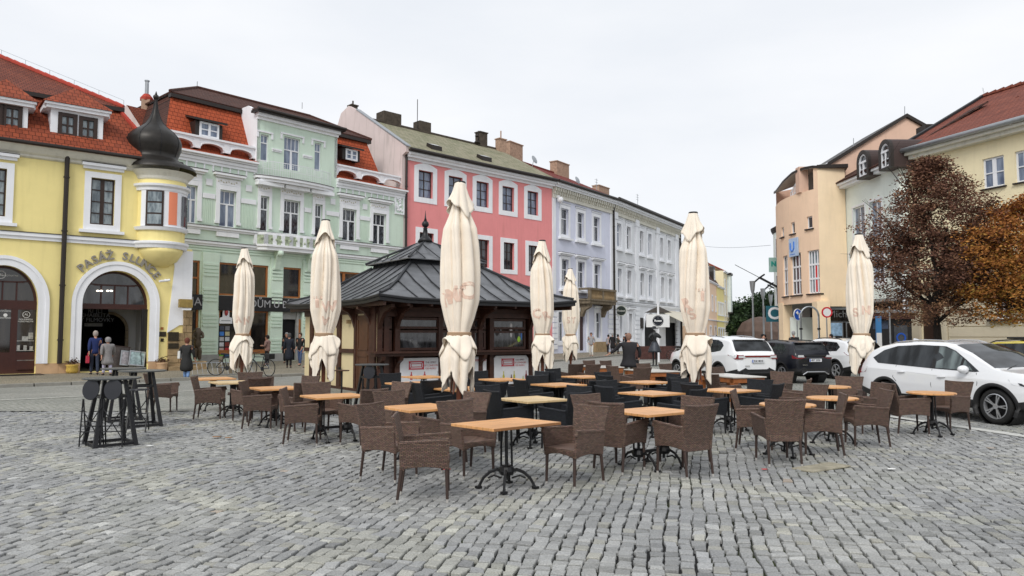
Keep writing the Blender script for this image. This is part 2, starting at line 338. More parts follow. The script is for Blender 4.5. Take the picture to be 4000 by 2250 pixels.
def cobbles():
    ca, sa = math.cos(STONE_A), math.sin(STONE_A)
    rowh = .122
    V = []; Fc = []; C = []
    us = np.arange(-26, 26, rowh)
    for ri, u in enumerate(us):
        r2 = np.random.RandomState(ri+5)
        L = r2.uniform(.09, .165, 260); v = -8+np.cumsum(L)+r2.uniform(0, .2)
        v0 = v-L
        um = u+rowh/2
        vc = (v+v0)/2
        X = ca*vc+sa*um; Y = sa*vc-ca*um
        keep = (Y > 2.3) & (Y < NEARY) & (np.abs(X) < .71*Y+2.2) & (np.abs(X) < 13.9)
        for i in np.nonzero(keep)[0]:
            g = .0048+abs(r2.normal(0, .0035))
            g2 = .0048+abs(r2.normal(0, .004)); a0, a1, b0, b1 = v0[i]+g2, v[i]-g2, u+g, u+rowh-g
            j = r2.normal(0, .0075, 8)
            h = r2.normal(0, .0045); tx, ty = r2.normal(0, .045, 2)
            cor = [(a0+j[0], b0+j[1]), (a1+j[2], b0+j[3]), (a1+j[4], b1+j[5]), (a0+j[6], b1+j[7])]
            cx = sum(c[0] for c in cor)/4; cy = sum(c[1] for c in cor)/4
            base = len(V)
            for k, z, dd in ((.99, -.045, 0), (.985, -.007, 0), (.91, .0, 1)):
                for (p, q) in cor:
                    pp = cx+(p-cx)*k; qq = cy+(q-cy)*k
                    V.append((pp, qq, z+h+((pp-cx)*tx+(qq-cy)*ty)*(1 if z > -.02 else 0)))
            Fc += [(base+8, base+9, base+10, base+11)]
            for lv in (0, 4):
                for k in range(4):
                    Fc.append((base+lv+k, base+lv+(k+1)%4, base+lv+4+(k+1)%4, base+lv+4+k))
            tone = r2.normal(.32, .04)
            hue = r2.rand()
            x, y = X[i], Y[i]
            w1 = abs((x*.62+y*.78+.06*math.sin(x*3)) % 4.1-.25) < .22
            w2 = abs((-x*.78+y*.62+.06*math.sin(y*3)) % 4.6-.25) < .2
            if (w1 or w2) and hue < .85: c = (tone*1.17, tone*1.16, tone*1.05)
            elif hue < .06: c = (tone*1.08, tone*1.06, tone*.96)
            elif hue < .062: c = (tone*1.2, tone*1.02, tone*.86)
            elif hue < .11: c = (tone*1.2, tone*1.2, tone*1.18)
            else: c = (tone*.965, tone*.97, tone*.965)
            C.append(c); 
    V = np.array(V); 
    a, b = V[:, 0].copy(), V[:, 1].copy()
    b2 = b+.06*np.sin(a*.45+1)+.012*np.sin(a*1.7+b*.6)+.006*np.sin(a*4.3+b*2.3)+.005*np.sin(a*9.1+b*5.1)
    a2 = a+.04*np.sin(b*.9)+.012*np.sin(b*3.3+a*.7)
    X = ca*a2+sa*b2; Y = sa*a2-ca*b2
    Z = V[:, 2]+.012*np.sin(X*1.1+.4)*np.sin(Y*.9)+.006*np.sin(X*3.3+Y*2.1)
    V = np.stack([X, Y, Z-.004], 1)
    me = bpy.data.meshes.new('cobblestone_paving'); me.from_pydata(V.tolist(), [], Fc)
    col = np.repeat(np.array(C), 9, axis=0); col = np.concatenate([col, np.ones((len(col), 1))], 1).astype(np.float32)
    at = me.attributes.new('stone', 'FLOAT_COLOR', 'FACE'); at.data.foreach_set('color', col.ravel())
    m = bpy.data.materials.new('granite_setts'); m.use_nodes = True; t = m.node_tree; b = t.nodes['Principled BSDF']
    an = N(t, 'ShaderNodeAttribute', attribute_name='stone'); tcn = N(t, 'ShaderNodeTexCoord')
    n1 = N(t, 'ShaderNodeTexNoise'); n1.inputs['Scale'].default_value = 70; n1.inputs['Detail'].default_value = 4
    n2 = N(t, 'ShaderNodeTexNoise'); n2.inputs['Scale'].default_value = .5; n2.inputs['Detail'].default_value = 6
    r1 = N(t, 'ShaderNodeMapRange'); r1.inputs['From Min'].default_value = .3; r1.inputs['From Max'].default_value = .7; r1.inputs['To Min'].default_value = .7; r1.inputs['To Max'].default_value = 1.2
    r2_ = N(t, 'ShaderNodeValToRGB'); r2_.color_ramp.elements[0].position = .38; r2_.color_ramp.elements[0].color = (.84, .85, .86, 1)
    r2_.color_ramp.elements[1].position = .66; r2_.color_ramp.elements[1].color = (1.09, 1.09, 1.05, 1)
    n3 = N(t, 'ShaderNodeTexNoise'); n3.inputs['Scale'].default_value = .33; n3.inputs['Detail'].default_value = 7; n3.inputs['Roughness'].default_value = .75
    r3 = N(t, 'ShaderNodeMapRange'); r3.inputs['From Min'].default_value = .53; r3.inputs['From Max'].default_value = .72; r3.inputs['To Max'].default_value = .42
    for nn in (n1, n2, n3): t.links.new(tcn.outputs['Object'], nn.inputs['Vector'])
    s1 = N(t, 'ShaderNodeVectorMath', operation='SCALE'); s2 = N(t, 'ShaderNodeVectorMath', operation='MULTIPLY')
    t.links.new(n1.outputs['Fac'], r1.inputs[0]); t.links.new(an.outputs['Color'], s1.inputs[0]); t.links.new(r1.outputs[0], s1.inputs['Scale'])
    t.links.new(n2.outputs['Fac'], r2_.inputs[0]); t.links.new(s1.outputs[0], s2.inputs[0]); t.links.new(r2_.outputs[0], s2.inputs[1])
    mm = N(t, 'ShaderNodeMix', data_type='RGBA'); mm.inputs[7].default_value = (.23, .24, .18, 1)
    t.links.new(n3.outputs['Fac'], r3.inputs[0]); t.links.new(r3.outputs[0], mm.inputs[0]); t.links.new(s2.outputs[0], mm.inputs[6])
    t.links.new(mm.outputs[2], b.inputs['Base Color']); b.inputs['Roughness'].default_value = .72; b.inputs['Specular IOR Level'].default_value = .35
    bp = N(t, 'ShaderNodeBump'); bp.inputs['Strength'].default_value = .5; bp.inputs['Distance'].default_value = .004
    t.links.new(n1.outputs['Fac'], bp.inputs['Height']); t.links.new(bp.outputs[0], b.inputs['Normal'])
    me.materials.append(m)
    struct(link('cobblestone_paving', me))
cobbles()
KERB = [(-60, -13.5), (-17.3, 25.0), (-9.8, 31.8), (-5.5, 36.5), (1.5, 47), (6.5, 58), (14, 76), (24, 100), (40, 140), (60, 200)]
def offs(pts, d):
    r = []
    for i, p in enumerate(pts):
        a = Vector(pts[max(i-1, 0)]); b = Vector(pts[min(i+1, len(pts)-1)]); t = (b-a).normalized()
        r.append((p[0]+t.y*d, p[1]-t.x*d))
    return r
def strip(mb, A, B, z):
    for i in range(len(A)-1): mb.poly([(*A[i], z), (*B[i], z), (*B[i+1], z), (*A[i+1], z)])
mb = MB(); strip(mb, KERB, offs(KERB, 5.6), .006); struct(mb.obj('road', road_m))
mb = MB(); strip(mb, offs(KERB, 5.6), offs(KERB, 5.85), .01); struct(mb.obj('pale_road_edge', mat('pale_sett_line', (.42, .42, .38), .9, n1=5, var=.2)))
mb = MB(); inner = [(-90, 20), (-60, 40), (-50, 60), (-30, 70), (-10, 80), (-5, 85), (5, 95), (15, 110), (25, 150), (45, 210)]
strip(mb, inner, offs(KERB, -.1), .112); struct(mb.obj('pavement', pave_m))
mb = MB(); ko = offs(KERB, -.2)
for i in range(len(KERB)-1):
    a0, a1, b0, b1 = [Vector(q) for q in (ko[i], ko[i+1], KERB[i], KERB[i+1])]
    n = max(1, int((a1-a0).length/1.1))
    for k in range(n):
        f0, f1 = k/n+.002, (k+1)/n-.002
        p = [a0.lerp(a1, f0), b0.lerp(b1, f0), b0.lerp(b1, f1), a0.lerp(a1, f1)]
        mb.prismz([tuple(q) for q in p], -.02, .122+.003*((k*7)%3))
struct(mb.obj('kerb', M_['kerb'], bevel=.012))
mb = MB(); c = gp(3210, 1826)
mb.M = Matrix.Translation((c.x, c.y, 0)) @ Matrix.Rotation(R(33), 4, 'Z')
for k in range(3): mb.box(-.42+k*.28, -.15+k*.28, -.16, .16, -.01, .014)
struct(mb.obj('stone_cover_slab', mat('tan_slab', (.36, .33, .25), .9, n1=5, var=.35, bump=(30, .5)), bevel=.006))
def wp(x, y): return tuple(gp(x, y))[:2]
mb = MB(); A = [wp(3300, 1600), wp(3650, 1650), wp(4150, 1722)]; B = [wp(3300, 1605), wp(3650, 1657), wp(4150, 1733)]
strip(mb, A, B, .012); struct(mb.obj('parking_line', mat('white_sett_line', (.55, .55, .52), .9, n1=6, var=.25)))
leafm = [mat('dead_leaf', (.30, .14, .05), .9, var=.3), mat('red_scrap', (.6, .03, .03), .8, var=0), mat('paper_scrap', (.8, .8, .78), .8, var=0)]
for (x, y, k, s, lab, cat) in [(1742, 1838, 1, .05, 'small red scrap lying between front chair legs', 'litter'), (2985, 1838, 1, .035, 'tiny red scrap on setts right of centre', 'litter'),
        (585, 1745, 2, .05, 'small white paper scrap lying on the setts', 'litter'), (845, 1710, 0, .07, 'dead brown leaf left of the left armchairs', 'leaf'), (892, 1713, 0, .06, 'smaller dead leaf beside another brown leaf', 'leaf'),
        (3480, 1836, 2, .05, 'pale leaf right of the stone cover slab', 'leaf')]:
    p = gp(x, y); mb = MB()
    pts = [(s*(1+.35*math.sin(a*3+k))*math.cos(a), s*(.8+.2*math.cos(a*2))*math.sin(a)) for a in [i*math.pi/5 for i in range(10)]]
    mb.prismz(pts, .004, .009); o = mb.obj('litter' if cat == 'litter' else 'fallen_leaf', leafm[k]); o.location = (p.x, p.y, .012)
    tag(o, lab, cat)
# ================================================================ FACADES
class Fac:
    def __init__(s, P0, u):
        s.P0 = Vector((P0[0], P0[1], 0)); s.u = Vector((u[0], u[1], 0)).normalized(); s.b = Vector((-s.u.y, s.u.x, 0))
        s.rz = math.atan2(s.u.y, s.u.x)
    def sz(s, px, py, d=0.0):
        r = ray(px, py); o = Vector((0, 0, CAMH)); q = s.P0+s.b*d
        t = (q-o).dot(s.b)/r.dot(s.b); h = o+r*t
        return (h-s.P0).dot(s.u), h.z
    def S(s, px, py=1311, d=0.0): return s.sz(px, py, d)[0]
    def Z(s, px, py, d=0.0): return s.sz(px, py, d)[1]
    def rect(s, xl, xr, yt, yb, d=0.0):
        yc = (yt+yb)/2; xc = (xl+xr)/2
        return s.S(xl, yc, d), s.S(xr, yc, d), s.Z(xc, yb, d), s.Z(xc, yt, d)
    def root(s, name, label, cat='building', group=None): return thing(name, label, cat, s.P0, s.rz, group)
def wall_mesh(mb, s0, s1, z0, z1, ops, dep=.22, y=0.0):
    xs = sorted(set([s0, s1]+[v for o in ops for v in o[:2] if s0 < v < s1])); zs = sorted(set([z0, z1]+[v for o in ops for v in o[2:4] if z0 < v < z1]))
    for i in range(len(xs)-1):
        for j in range(len(zs)-1):
            cx, cz = (xs[i]+xs[i+1])/2, (zs[j]+zs[j+1])/2
            if any(o[0] < cx < o[1] and o[2] < cz < o[3] for o in ops): continue
            mb.poly([(xs[i], y, zs[j]), (xs[i+1], y, zs[j]), (xs[i+1], y, zs[j+1]), (xs[i], y, zs[j+1])])
    for o in ops:
        a, b, c, d = o[:4]; h = o[4] if len(o) > 4 else 0
        top = d-h
        if h:
            n = 20; arc = [((a+b)/2-(b-a)/2*math.cos(math.pi*k/n), top+h*math.sin(math.pi*k/n)) for k in range(n+1)]
            for k in range(n):
                (x0, q0), (x1, q1) = arc[k], arc[k+1]
                mb.poly([(x0, y, q0), (x1, y, q1), (x1, y, d), (x0, y, d)]) if max(q0, q1) < d-1e-5 or True else None
                mb.poly([(x0, y, q0), (x0, y+dep, q0), (x1, y+dep, q1), (x1, y, q1)])
        else: mb.poly([(a, y, d), (a, y+dep, d), (b, y+dep, d), (b, y, d)])
        mb.poly([(a, y, c), (b, y, c), (b, y+dep, c), (a, y+dep, c)])
        mb.poly([(a, y, c), (a, y+dep, c), (a, y+dep, top), (a, y, top)]); mb.poly([(b, y, c), (b, y, top), (b, y+dep, top), (b, y+dep, c)])
def shell(mb, s0, s1, z0, z1, ops, depth, dep=.22, zback=None):
    wall_mesh(mb, s0, s1, z0, z1, ops, dep)
    mb.poly([(s0, 0, z0), (s0, 0, z1), (s0, depth, z1), (s0, depth, z0)]); mb.poly([(s1, 0, z0), (s1, depth, z0), (s1, depth, z1), (s1, 0, z1)])
    mb.poly([(s0, depth, z0), (s0, depth, z1), (s1, depth, z1), (s1, depth, z0)]); mb.poly([(s0, 0, z1), (s1, 0, z1), (s1, depth, z1), (s0, depth, z1)])
def window(P, r, frame='whiteframe', pane='g_sky', cols=2, bars=(), fw=.06, sur=None, sill=None, hood=None, yin=.14, vmid=None, top_cols=None, name='window', arch=0, midw=None):
    """bars: heights 0..1 of horizontal bars; sur=(width, mat[,depth]); sill=(extra,height,mat,depth); hood=(gap,extra,height,mat,depth)"""
    s0, s1, z0, z1 = r; w, h = s1-s0, z1-z0; mb = MB()
    mb.rect(s0+.002, s1-.002, z0+.002, z1-.002, fw, yin-.03, yin+.04)
    tb = bars[-1] if (top_cols and bars) else 1
    for k in range(1, cols):
        x = s0+w*k/cols; bw = midw if midw and k*2 == cols else fw*.5
        mb.box(x-bw, x+bw, yin-.035, yin+.04, z0+fw*.9, (z0+h*tb if top_cols else z1-fw*.9))
    if top_cols:
        for k in range(1, top_cols):
            x = s0+w*k/top_cols; mb.box(x-fw*.3, x+fw*.3, yin-.02, yin+.03, z0+h*tb, z1-fw*.9)
    for q in bars:
        z = z0+h*q; bb = fw*.62 if (top_cols and q == tb) else fw*.3
        mb.box(s0+fw*.9, s1-fw*.9, yin-.04, yin+.03, z-bb, z+bb)
    o = mb.obj(name, M_[frame] if isinstance(frame, str) else frame, P)
    pm = MB(); pm.box(s0+.01, s1-.01, yin+.005, yin+.02, z0+.01, z1-.01); pm.obj('pane', M_[pane], o)
    if sur:
        q = MB(); sw = sur[0]; d = sur[2] if len(sur) > 2 else .05
        if arch:
            n = 8; xo = [(s0-sw, z0-sw), (s1+sw, z0-sw)]+[(s1+sw-(w+2*sw)*k/n, z1+sw*.7+arch*math.sin(math.pi*k/n)) for k in range(n+1)]
            xi = [(s0, z0), (s1, z0)]+[(s1-w*k/n, z1) for k in range(n+1)]
            q.ring(xo, xi, -d, .012)
        else: q.rect(s0-sw, s1+sw, z0-sw, z1+sw, sw, -d, .012)
        q.obj('window_surround', M_[sur[1]], o)
    if sill:
        e, hh, sm, d = sill; q = MB(); q.box(s0-e, s1+e, -d, .012, z0-hh-(sur[0] if sur else 0), z0-(sur[0] if sur else 0)-.003)
        q.obj('sill', M_[sm], o)
    if hood:
        gp_, e, hh, hm, d = hood; q = MB(); zz = z1+(sur[0] if sur else 0)+gp_
        q.box(s0-e, s1+e, -d*.6, .012, zz, zz+hh*.5); q.box(s0-e-.06, s1+e+.06, -d, .012, zz+hh*.5, zz+hh)
        ob = q.obj('window_hood', M_[hm], o)
        q = MB(); q.box(s0-e-.07, s1+e+.07, -d-.01, .012, zz+hh+.001, zz+hh+.03); q.obj('hood_flashing', M_['darkbrown'], o)
    return o
def band(P, s0, s1, z0, z1, d, m='white', name='string_course', y1=.012, cap=None):
    mb = MB(); hz = z1-z0
    mb.box(s0, s1, -d*.55, y1, z0, z0+hz*.5); mb.box(s0-.01, s1+.01, -d, y1, z0+hz*.5, z1)
    o = mb.obj(name, M_[m], P)
    if cap:
        mb = MB(); mb.box(s0-.02, s1+.02, -d-.03, y1, z1+.002, z1+.03); mb.obj('flashing', M_[cap], o)
    return o
def roofplane(P, pts, m, name='roof', th=.09):
    mb = MB(); n = len(pts)
    v = [Vector(p) for p in pts]; nn = (v[1]-v[0]).cross(v[2]-v[0]).normalized()
    if nn.z > 0: nn = -nn
    mb.add([tuple(p) for p in v]+[tuple(p+nn*th) for p in v], [tuple(range(n)), tuple(range(2*n-1, n-1, -1))]+[(i, i+n, (i+1)%n+n, (i+1)%n) for i in range(n)])
    return mb.obj(name, M_[m] if isinstance(m, str) else m, P)
def pipe(P, s, z0, z1, y=-.12, r=.06, m='darkbrown', name='downpipe'):
    mb = MB(); mb.tube([(s, y, z0), (s, y, z1)], r, 8)
    for z in np.arange(z0+1, z1, 2.4): mb.tube([(s, y, z), (s, y, z+.06)], r*1.3, 8)
    return mb.obj(name, M_[m], P, smooth=False)
def chimney(roof, x0, x1, y0, y1, z0, z1, m='chim', cap=True, pipeh=0):
    mb = MB(); mb.box(x0, x1, y0, y1, z0, z1)
    o = mb.obj('chimney', M_[m], roof)
    return o
def chim_px(P, f, xl, xr, yt, yb, d, m='chim', cap=True, depth=.6, pipe_y=None, roof=None):
    a, b, c, e = f.rect(xl, xr, yt, yb, d); mb = MB(); mb.box(a, b, d, d+depth, c-.8, e)
    if cap: mb.box(a-.07, b+.07, d-.07, d+depth+.07, e+.002, e+.1)
    if pipe_y: mb.tube([((a+b)/2, d+depth/2, e), ((a+b)/2, d+depth/2, f.Z((xl+xr)/2, pipe_y, d))], .07, 8)
    return mb.obj('chimney', M_[m], roof if roof is not None else P)
# ================================================================ YELLOW HOUSE
fy = Fac((-19.3, 33.1), (1.207, 1))
Y = fy.root('yellow_house', 'yellow corner house with red tiled mansard roof, white arches and onion dome')
sR = fy.S(745, 1200); sU = fy.S(690, 800); sL = -9.5
zg = fy.Z(432, 612); zst = fy.Z(300, 943)
ar = fy.rect(318, 583, 1057, 1466); al = fy.rect(-137, 146, 1035, 1475)
arh = (ar[1]-ar[0])/2; z_imp = fy.Z(450, 1188)
A1 = (ar[0], ar[1], .13, ar[3], ar[3]-z_imp); A2 = (al[0], al[1], .13, al[3], al[3]-z_imp+.05)
wA = fy.rect(353, 447, 698, 879); wB = fy.rect(-62, 24, 655, 843)
mb = MB(); wall_mesh(mb, sL, sR, .1, zst, [A1, A2], 1.0); wall_mesh(mb, sL, sU, zst, zg, [wA, wB], .25)
D = 11
mb.poly([(sR, 0, .1), (sR, D, .1), (sR, D, zst), (sR, 0, zst)]); mb.poly([(sU, 0, zst), (sU, D, zst), (sU, D, zg), (sU, 0, zg)])
mb.poly([(sL, 0, zst), (sR, 0, zst), (sR, D, zst), (sL, D, zst)])
mb.obj('wall', M_['yellow'], Y)
mb = MB(); zp = fy.Z(310, 1417)
for a, b in ((al[1]+.0, ar[0]), (ar[1], fy.S(645, 1440))):
    mb = MB(); n = max(1, int((b-a)/.6))
    for k in range(n): mb.box(a+(b-a)*k/n+.004, a+(b-a)*(k+1)/n-.004, -.06, .012, .1, zp)
    mb.box(a, b, -.03, .9, zp-.1, zp-.01)
    mb.obj('plinth', M_['stone2'], Y)
mb = MB(); xe = sU
prof = [(-.02, zg-.55), (-.10, zg-.5), (-.12, zg-.42), (-.22, zg-.34), (-.34, zg-.18), (-.42, zg-.06), (-.42, zg), (.0, zg)]
mb.add([(sL, y, z) for y, z in prof]+[(xe, y, z) for y, z in prof], [(i, i+8, i+9, i+1) for i in range(7)]+[tuple(range(8)), tuple(range(15, 7, -1))])
mb.obj('cornice', M_['cream_trim'], Y)
mb = MB(); mb.tube([(sL, -.5, zg+.02), (xe+.1, -.5, zg+.02)], .085, 8); mb.obj('gutter', M_['darkbrown'], Y)
band(Y, sL, fy.S(545, 950), zst-.08, zst+.22, .14, 'white', cap='darkbrown')
pipe(Y, fy.S(246, 1000), fy.Z(235, 1420), zg-.1, y=-.16, r=.1)
roofplane(Y, [(sL, -.5, zg), (3.2, -.5, zg), (1.75, 2.4, 12.95), (sL, 2.4, 12.95)], 't_yel')
roofplane(Y, [(3.2, -.5, zg), (3.2, 12, zg), (1.75, 10, 12.95), (1.75, 2.4, 12.95)], 't_yel', 'roof_side')
ur = roofplane(Y, [(sL, 2.15, 12.98), (1.95, 2.15, 12.98), (-4.6, 8.7, 16.85), (sL, 8.7, 16.85)], 't_yel2', 'upper_roof')
roofplane(Y, [(1.95, 2.15, 12.98), (1.95, 12, 12.98), (-4.6, 12, 16.85), (-4.6, 8.7, 16.85)], 't_yel2', 'upper_roof_side')
mb = MB(); mb.box(sL, 1.97, 2.0, 2.5, 12.74, 12.93); mb.box(1.6, 1.97, 2.5, 10, 12.74, 12.93); mb.obj('eaves_board', M_['darkbrown'], Y)
mb = MB()     # ridge tiles and lightning rod wire along the hip
for k in range(22):
    t0 = k/22; a = Vector((1.95, 2.15, 13.02)).lerp(Vector((-4.6, 8.7, 16.9)), t0); b = Vector((1.95, 2.15, 13.02)).lerp(Vector((-4.6, 8.7, 16.9)), t0+.05)
    mb.tube([a, b], [.1, .13], 6)
for k in range(20):
    t0 = k/20; a = Vector((3.2, -.5, zg+.05)).lerp(Vector((1.75, 2.4, 12.97)), t0); b = Vector((3.2, -.5, zg+.05)).lerp(Vector((1.75, 2.4, 12.97)), t0+.052)
    mb.tube([a, b], [.09, .12], 6)
mb.obj('ridge_tiles', M_['t_plain'], Y)
mb = MB(); P1, P2 = Vector((1.95, 2.15, 13.35)), Vector((-4.6, 8.7, 17.25)); mb.tube([P1, P2], .012, 4)
for k in range(8): q = P1.lerp(P2, k/7); mb.tube([q, q-Vector((0, 0, .35))], .012, 4)
mb.obj('lightning_wire', M_['galv'], Y)
def ydormer(x0, x1, yt, yb, wins, pk):
    dd = .3; a, b, c, e = fy.rect(x0, x1, yt, yb, dd); mb = MB()
    ws = [fy.rect(*q, dd) for q in wins]
    wall_mesh(mb, a, b, c, e, ws, .2, y=dd)
    mb.poly([(a, dd, c), (a, dd, e), (a, dd+3, e), (a, dd+3, c)]); mb.poly([(b, dd, c), (b, dd+3, c), (b, dd+3, e), (b, dd, e)])
    o = mb.obj('dormer', M_['white'], Y)
    mb = MB(); mb.box(a-.2, b+.2, dd-.22, dd+.05, e, e+.14); mb.box(a-.28, b+.28, dd-.3, dd+.05, e+.14, e+.24); mb.box(a-.28, a, dd+.05, dd+2, e, e+.22); mb.box(b, b+.28, dd+.05, dd+2, e, e+.22); mb.obj('dormer_cornice', M_['white'], o)
    mx_ = (a+b)/2
    mb = MB(); z0 = e+.25; z1 = z0+1.15; y0 = dd-.36; a2, b2 = a-.36, b+.36
    mb.add([(a2, y0, z0), (b2, y0, z0), (b2, y0+4, z0), (a2, y0+4, z0), (mx_, y0+1.35, z1), (mx_, y0+4, z1)], [(0, 1, 4), (1, 2, 5, 4), (0, 4, 5, 3), (0, 3, 2, 1)])
    mb.obj('dormer_roof', M_['t_yel'], o)
    mb = MB(); mb.box(a-.05, b+.05, dd-.08, dd+.1, c-.2, c-.0); mb.obj('lead_apron', M_['darkbrown'], o)
    for r_ in ws:
        mb = MB(); s0, s1, q0, q1 = r_; mb.rect(s0-.1, s1+.1, q0-.1, q1+.1, .16, dd-.04, dd+.1); mb.box((s0+s1)/2-.04, (s0+s1)/2+.04, dd, dd+.1, q0, q1); mb.box(s0, s1, dd+.01, dd+.09, (q0+q1)/2-.03, (q0+q1)/2+.03)
        wv = mb.obj('dormer_window', M_['brownframe'], o); mb = MB(); mb.box(s0, s1, dd+.06, dd+.08, q0, q1); mb.obj('pane', M_['g_curt'], wv)
ydormer(197, 403, 440, 543, [(236, 292, 451, 527), (317, 371, 466, 540)], (295, 376))
ydormer(-60, 109, 408, 505, [(18, 77, 420, 500), (-40, 5, 410, 490)], (0, 330))
for r_, c in ((wA, 1), (wB, 0)):
    window(Y, r_, 'brownframe', 'g_curt', cols=2, bars=(.25, .5, .75), fw=.07, sur=(.26, 'white', .07), sill=(.42, .14, 'white', .2), hood=(.12, .34, .26, 'white', .24), midw=.08)
def arch_trim(r_, w=.42):
    n = 24; a, b, c, d, h = r_; cx = (a+b)/2; hw = (b-a)/2
    xo = [(a-w, c)]+[(cx-(hw+w)*math.cos(math.pi*k/n), d-h+(h+w)*math.sin(math.pi*k/n)) for k in range(n+1)]+[(b+w, c)]
    xi = [(a, c)]+[(cx-hw*math.cos(math.pi*k/n), d-h+h*math.sin(math.pi*k/n)) for k in range(n+1)]+[(b, c)]
    mb = MB(); k = len(xo)
    for y0, y1, ww in ((-.07, .012, 1), (-.11, .012, .35)):
        xi2 = [(xo[i][0]+(xi[i][0]-xo[i][0])*ww, xo[i][1]+(xi[i][1]-xo[i][1])*ww) for i in range(k)]
        for i in range(k-1):
            mb.add([(xo[i][0], y0, xo[i][1]), (xo[i+1][0], y0, xo[i+1][1]), (xi2[i+1][0], y0, xi2[i+1][1]), (xi2[i][0], y0, xi2[i][1]),
                    (xo[i][0], y1, xo[i][1]), (xo[i+1][0], y1, xo[i+1][1]), (xi2[i+1][0], y1, xi2[i+1][1]), (xi2[i][0], y1, xi2[i][1])],
                   [(0, 1, 2, 3), (0, 4, 5, 1), (3, 2, 6, 7)])
    mb.obj('arch_surround', M_['white'], Y)
for r_ in (A1, A2): arch_trim((r_[0], r_[1], zp, r_[3], r_[4]))
def fan(r_, yy, zb, gm, name='fanlight', spokes=True):
    a, b, c, d, h = r_; cx = (a+b)/2; hw = (b-a)/2; n = 24
    arc = [(cx-hw*math.cos(math.pi*k/n), d-h+h*math.sin(math.pi*k/n)) for k in range(n+1)]
    inner = [(cx-(hw-.1)*math.cos(math.pi*k/n), d-h+(h-.1)*math.sin(math.pi*k/n)) for k in range(n+1)]
    mb = MB()
    for k in range(n): mb.prism([arc[k], arc[k+1], inner[k+1], inner[k]], yy-.05, yy+.05)
    mb.box(a, b, yy-.08, yy+.08, zb-.22, zb+.02)
    zt = d-h*.42
    mb.box(cx-.62*hw*.98, cx+.62*hw*.98, yy-.04, yy+.04, zt-.04, zt+.03)
    for q in (-.5, 0, .5): mb.box(cx+q*hw*.8-.03, cx+q*hw*.8+.03, yy-.04, yy+.04, zb, zt)
    mb.tube([(cx-.5*hw*.8, yy, zt), (cx-.78*hw, yy, d-h+.6*h)], .04, 4); mb.tube([(cx+.5*hw*.8, yy, zt), (cx+.78*hw, yy, d-h+.6*h)], .04, 4)
    o = mb.obj(name, M_['maroon'], Y)
    mb = MB(); mb.poly([(a, yy+.01, zb)]+[(x, yy+.01, z) for x, z in arc]+[(b, yy+.01, zb)]); mb.obj('pane', M_[gm], o)
    return o
fan(A1, .55, z_imp, 'g_dark')
lamp = mat('lit_lamp', (1, .95, .85), .5, var=0); lamp.node_tree.nodes['Principled BSDF'].inputs['Emission Color'].default_value = (1, .9, .75, 1); lamp.node_tree.nodes['Principled BSDF'].inputs['Emission Strength'].default_value = 2.2
mb = MB()
for k, q in enumerate((382, 396, 421, 435)): s_, z_ = fy.sz(q, 1136, .5); mb.ball((s_, .5, z_), .065, 8, .6)
mb.obj('passage_lamp', lamp, Y)
cxp = (ar[0]+ar[1])/2
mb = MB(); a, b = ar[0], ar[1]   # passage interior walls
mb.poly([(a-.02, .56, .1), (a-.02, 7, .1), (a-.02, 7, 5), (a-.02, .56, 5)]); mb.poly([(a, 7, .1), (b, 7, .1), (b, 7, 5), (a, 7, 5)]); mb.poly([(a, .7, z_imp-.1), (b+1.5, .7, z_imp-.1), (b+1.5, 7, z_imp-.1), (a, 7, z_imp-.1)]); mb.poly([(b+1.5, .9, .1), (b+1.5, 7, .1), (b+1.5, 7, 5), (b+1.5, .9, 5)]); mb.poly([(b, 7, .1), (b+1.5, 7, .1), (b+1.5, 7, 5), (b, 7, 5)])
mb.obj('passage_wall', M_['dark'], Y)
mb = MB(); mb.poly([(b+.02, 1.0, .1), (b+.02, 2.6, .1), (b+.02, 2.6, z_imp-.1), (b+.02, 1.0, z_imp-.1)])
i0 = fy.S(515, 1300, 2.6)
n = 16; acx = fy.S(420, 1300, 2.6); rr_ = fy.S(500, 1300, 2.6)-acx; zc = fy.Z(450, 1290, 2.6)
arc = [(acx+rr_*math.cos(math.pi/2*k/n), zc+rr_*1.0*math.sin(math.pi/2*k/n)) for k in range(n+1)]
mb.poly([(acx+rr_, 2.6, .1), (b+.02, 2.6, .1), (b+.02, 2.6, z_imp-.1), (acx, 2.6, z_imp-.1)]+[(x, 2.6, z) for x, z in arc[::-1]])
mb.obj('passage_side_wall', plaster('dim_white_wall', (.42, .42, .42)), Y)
mb = MB(); ro, ri = 1.0, .86
for k in range(9):
    t0, t1 = math.pi/2*k/9, math.pi/2*(k+.96)/9
    mb.prism([(acx+rr_*ri*math.cos(t0), zc+rr_*ri*math.sin(t0)), (acx+rr_*math.cos(t0), zc+rr_*math.sin(t0)), (acx+rr_*math.cos(t1), zc+rr_*math.sin(t1)), (acx+rr_*ri*math.cos(t1), zc+rr_*ri*math.sin(t1))], 2.5, 2.66)
for k in range(5): mb.box(acx+rr_*ri, acx+rr_, 2.5, 2.66, .1+k*(zc-.1)/5, .1+(k+.96)*(zc-.1)/5)
mb.obj('stone_arch', M_['dirtystone'], Y)
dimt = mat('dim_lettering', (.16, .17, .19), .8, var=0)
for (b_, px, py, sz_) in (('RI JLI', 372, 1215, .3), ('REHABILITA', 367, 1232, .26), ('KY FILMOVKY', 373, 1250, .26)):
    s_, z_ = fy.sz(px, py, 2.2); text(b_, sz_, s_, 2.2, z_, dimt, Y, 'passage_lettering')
mb = MB(); q = fy.rect(330, 400, 1262, 1275, 2.2); mb.box(q[0], q[1], 2.18, 2.22, q[2], q[3]); mb.obj('passage_notice', mat('dim_notice', (.12, .12, .12), .8, var=.5, n1=12), Y)
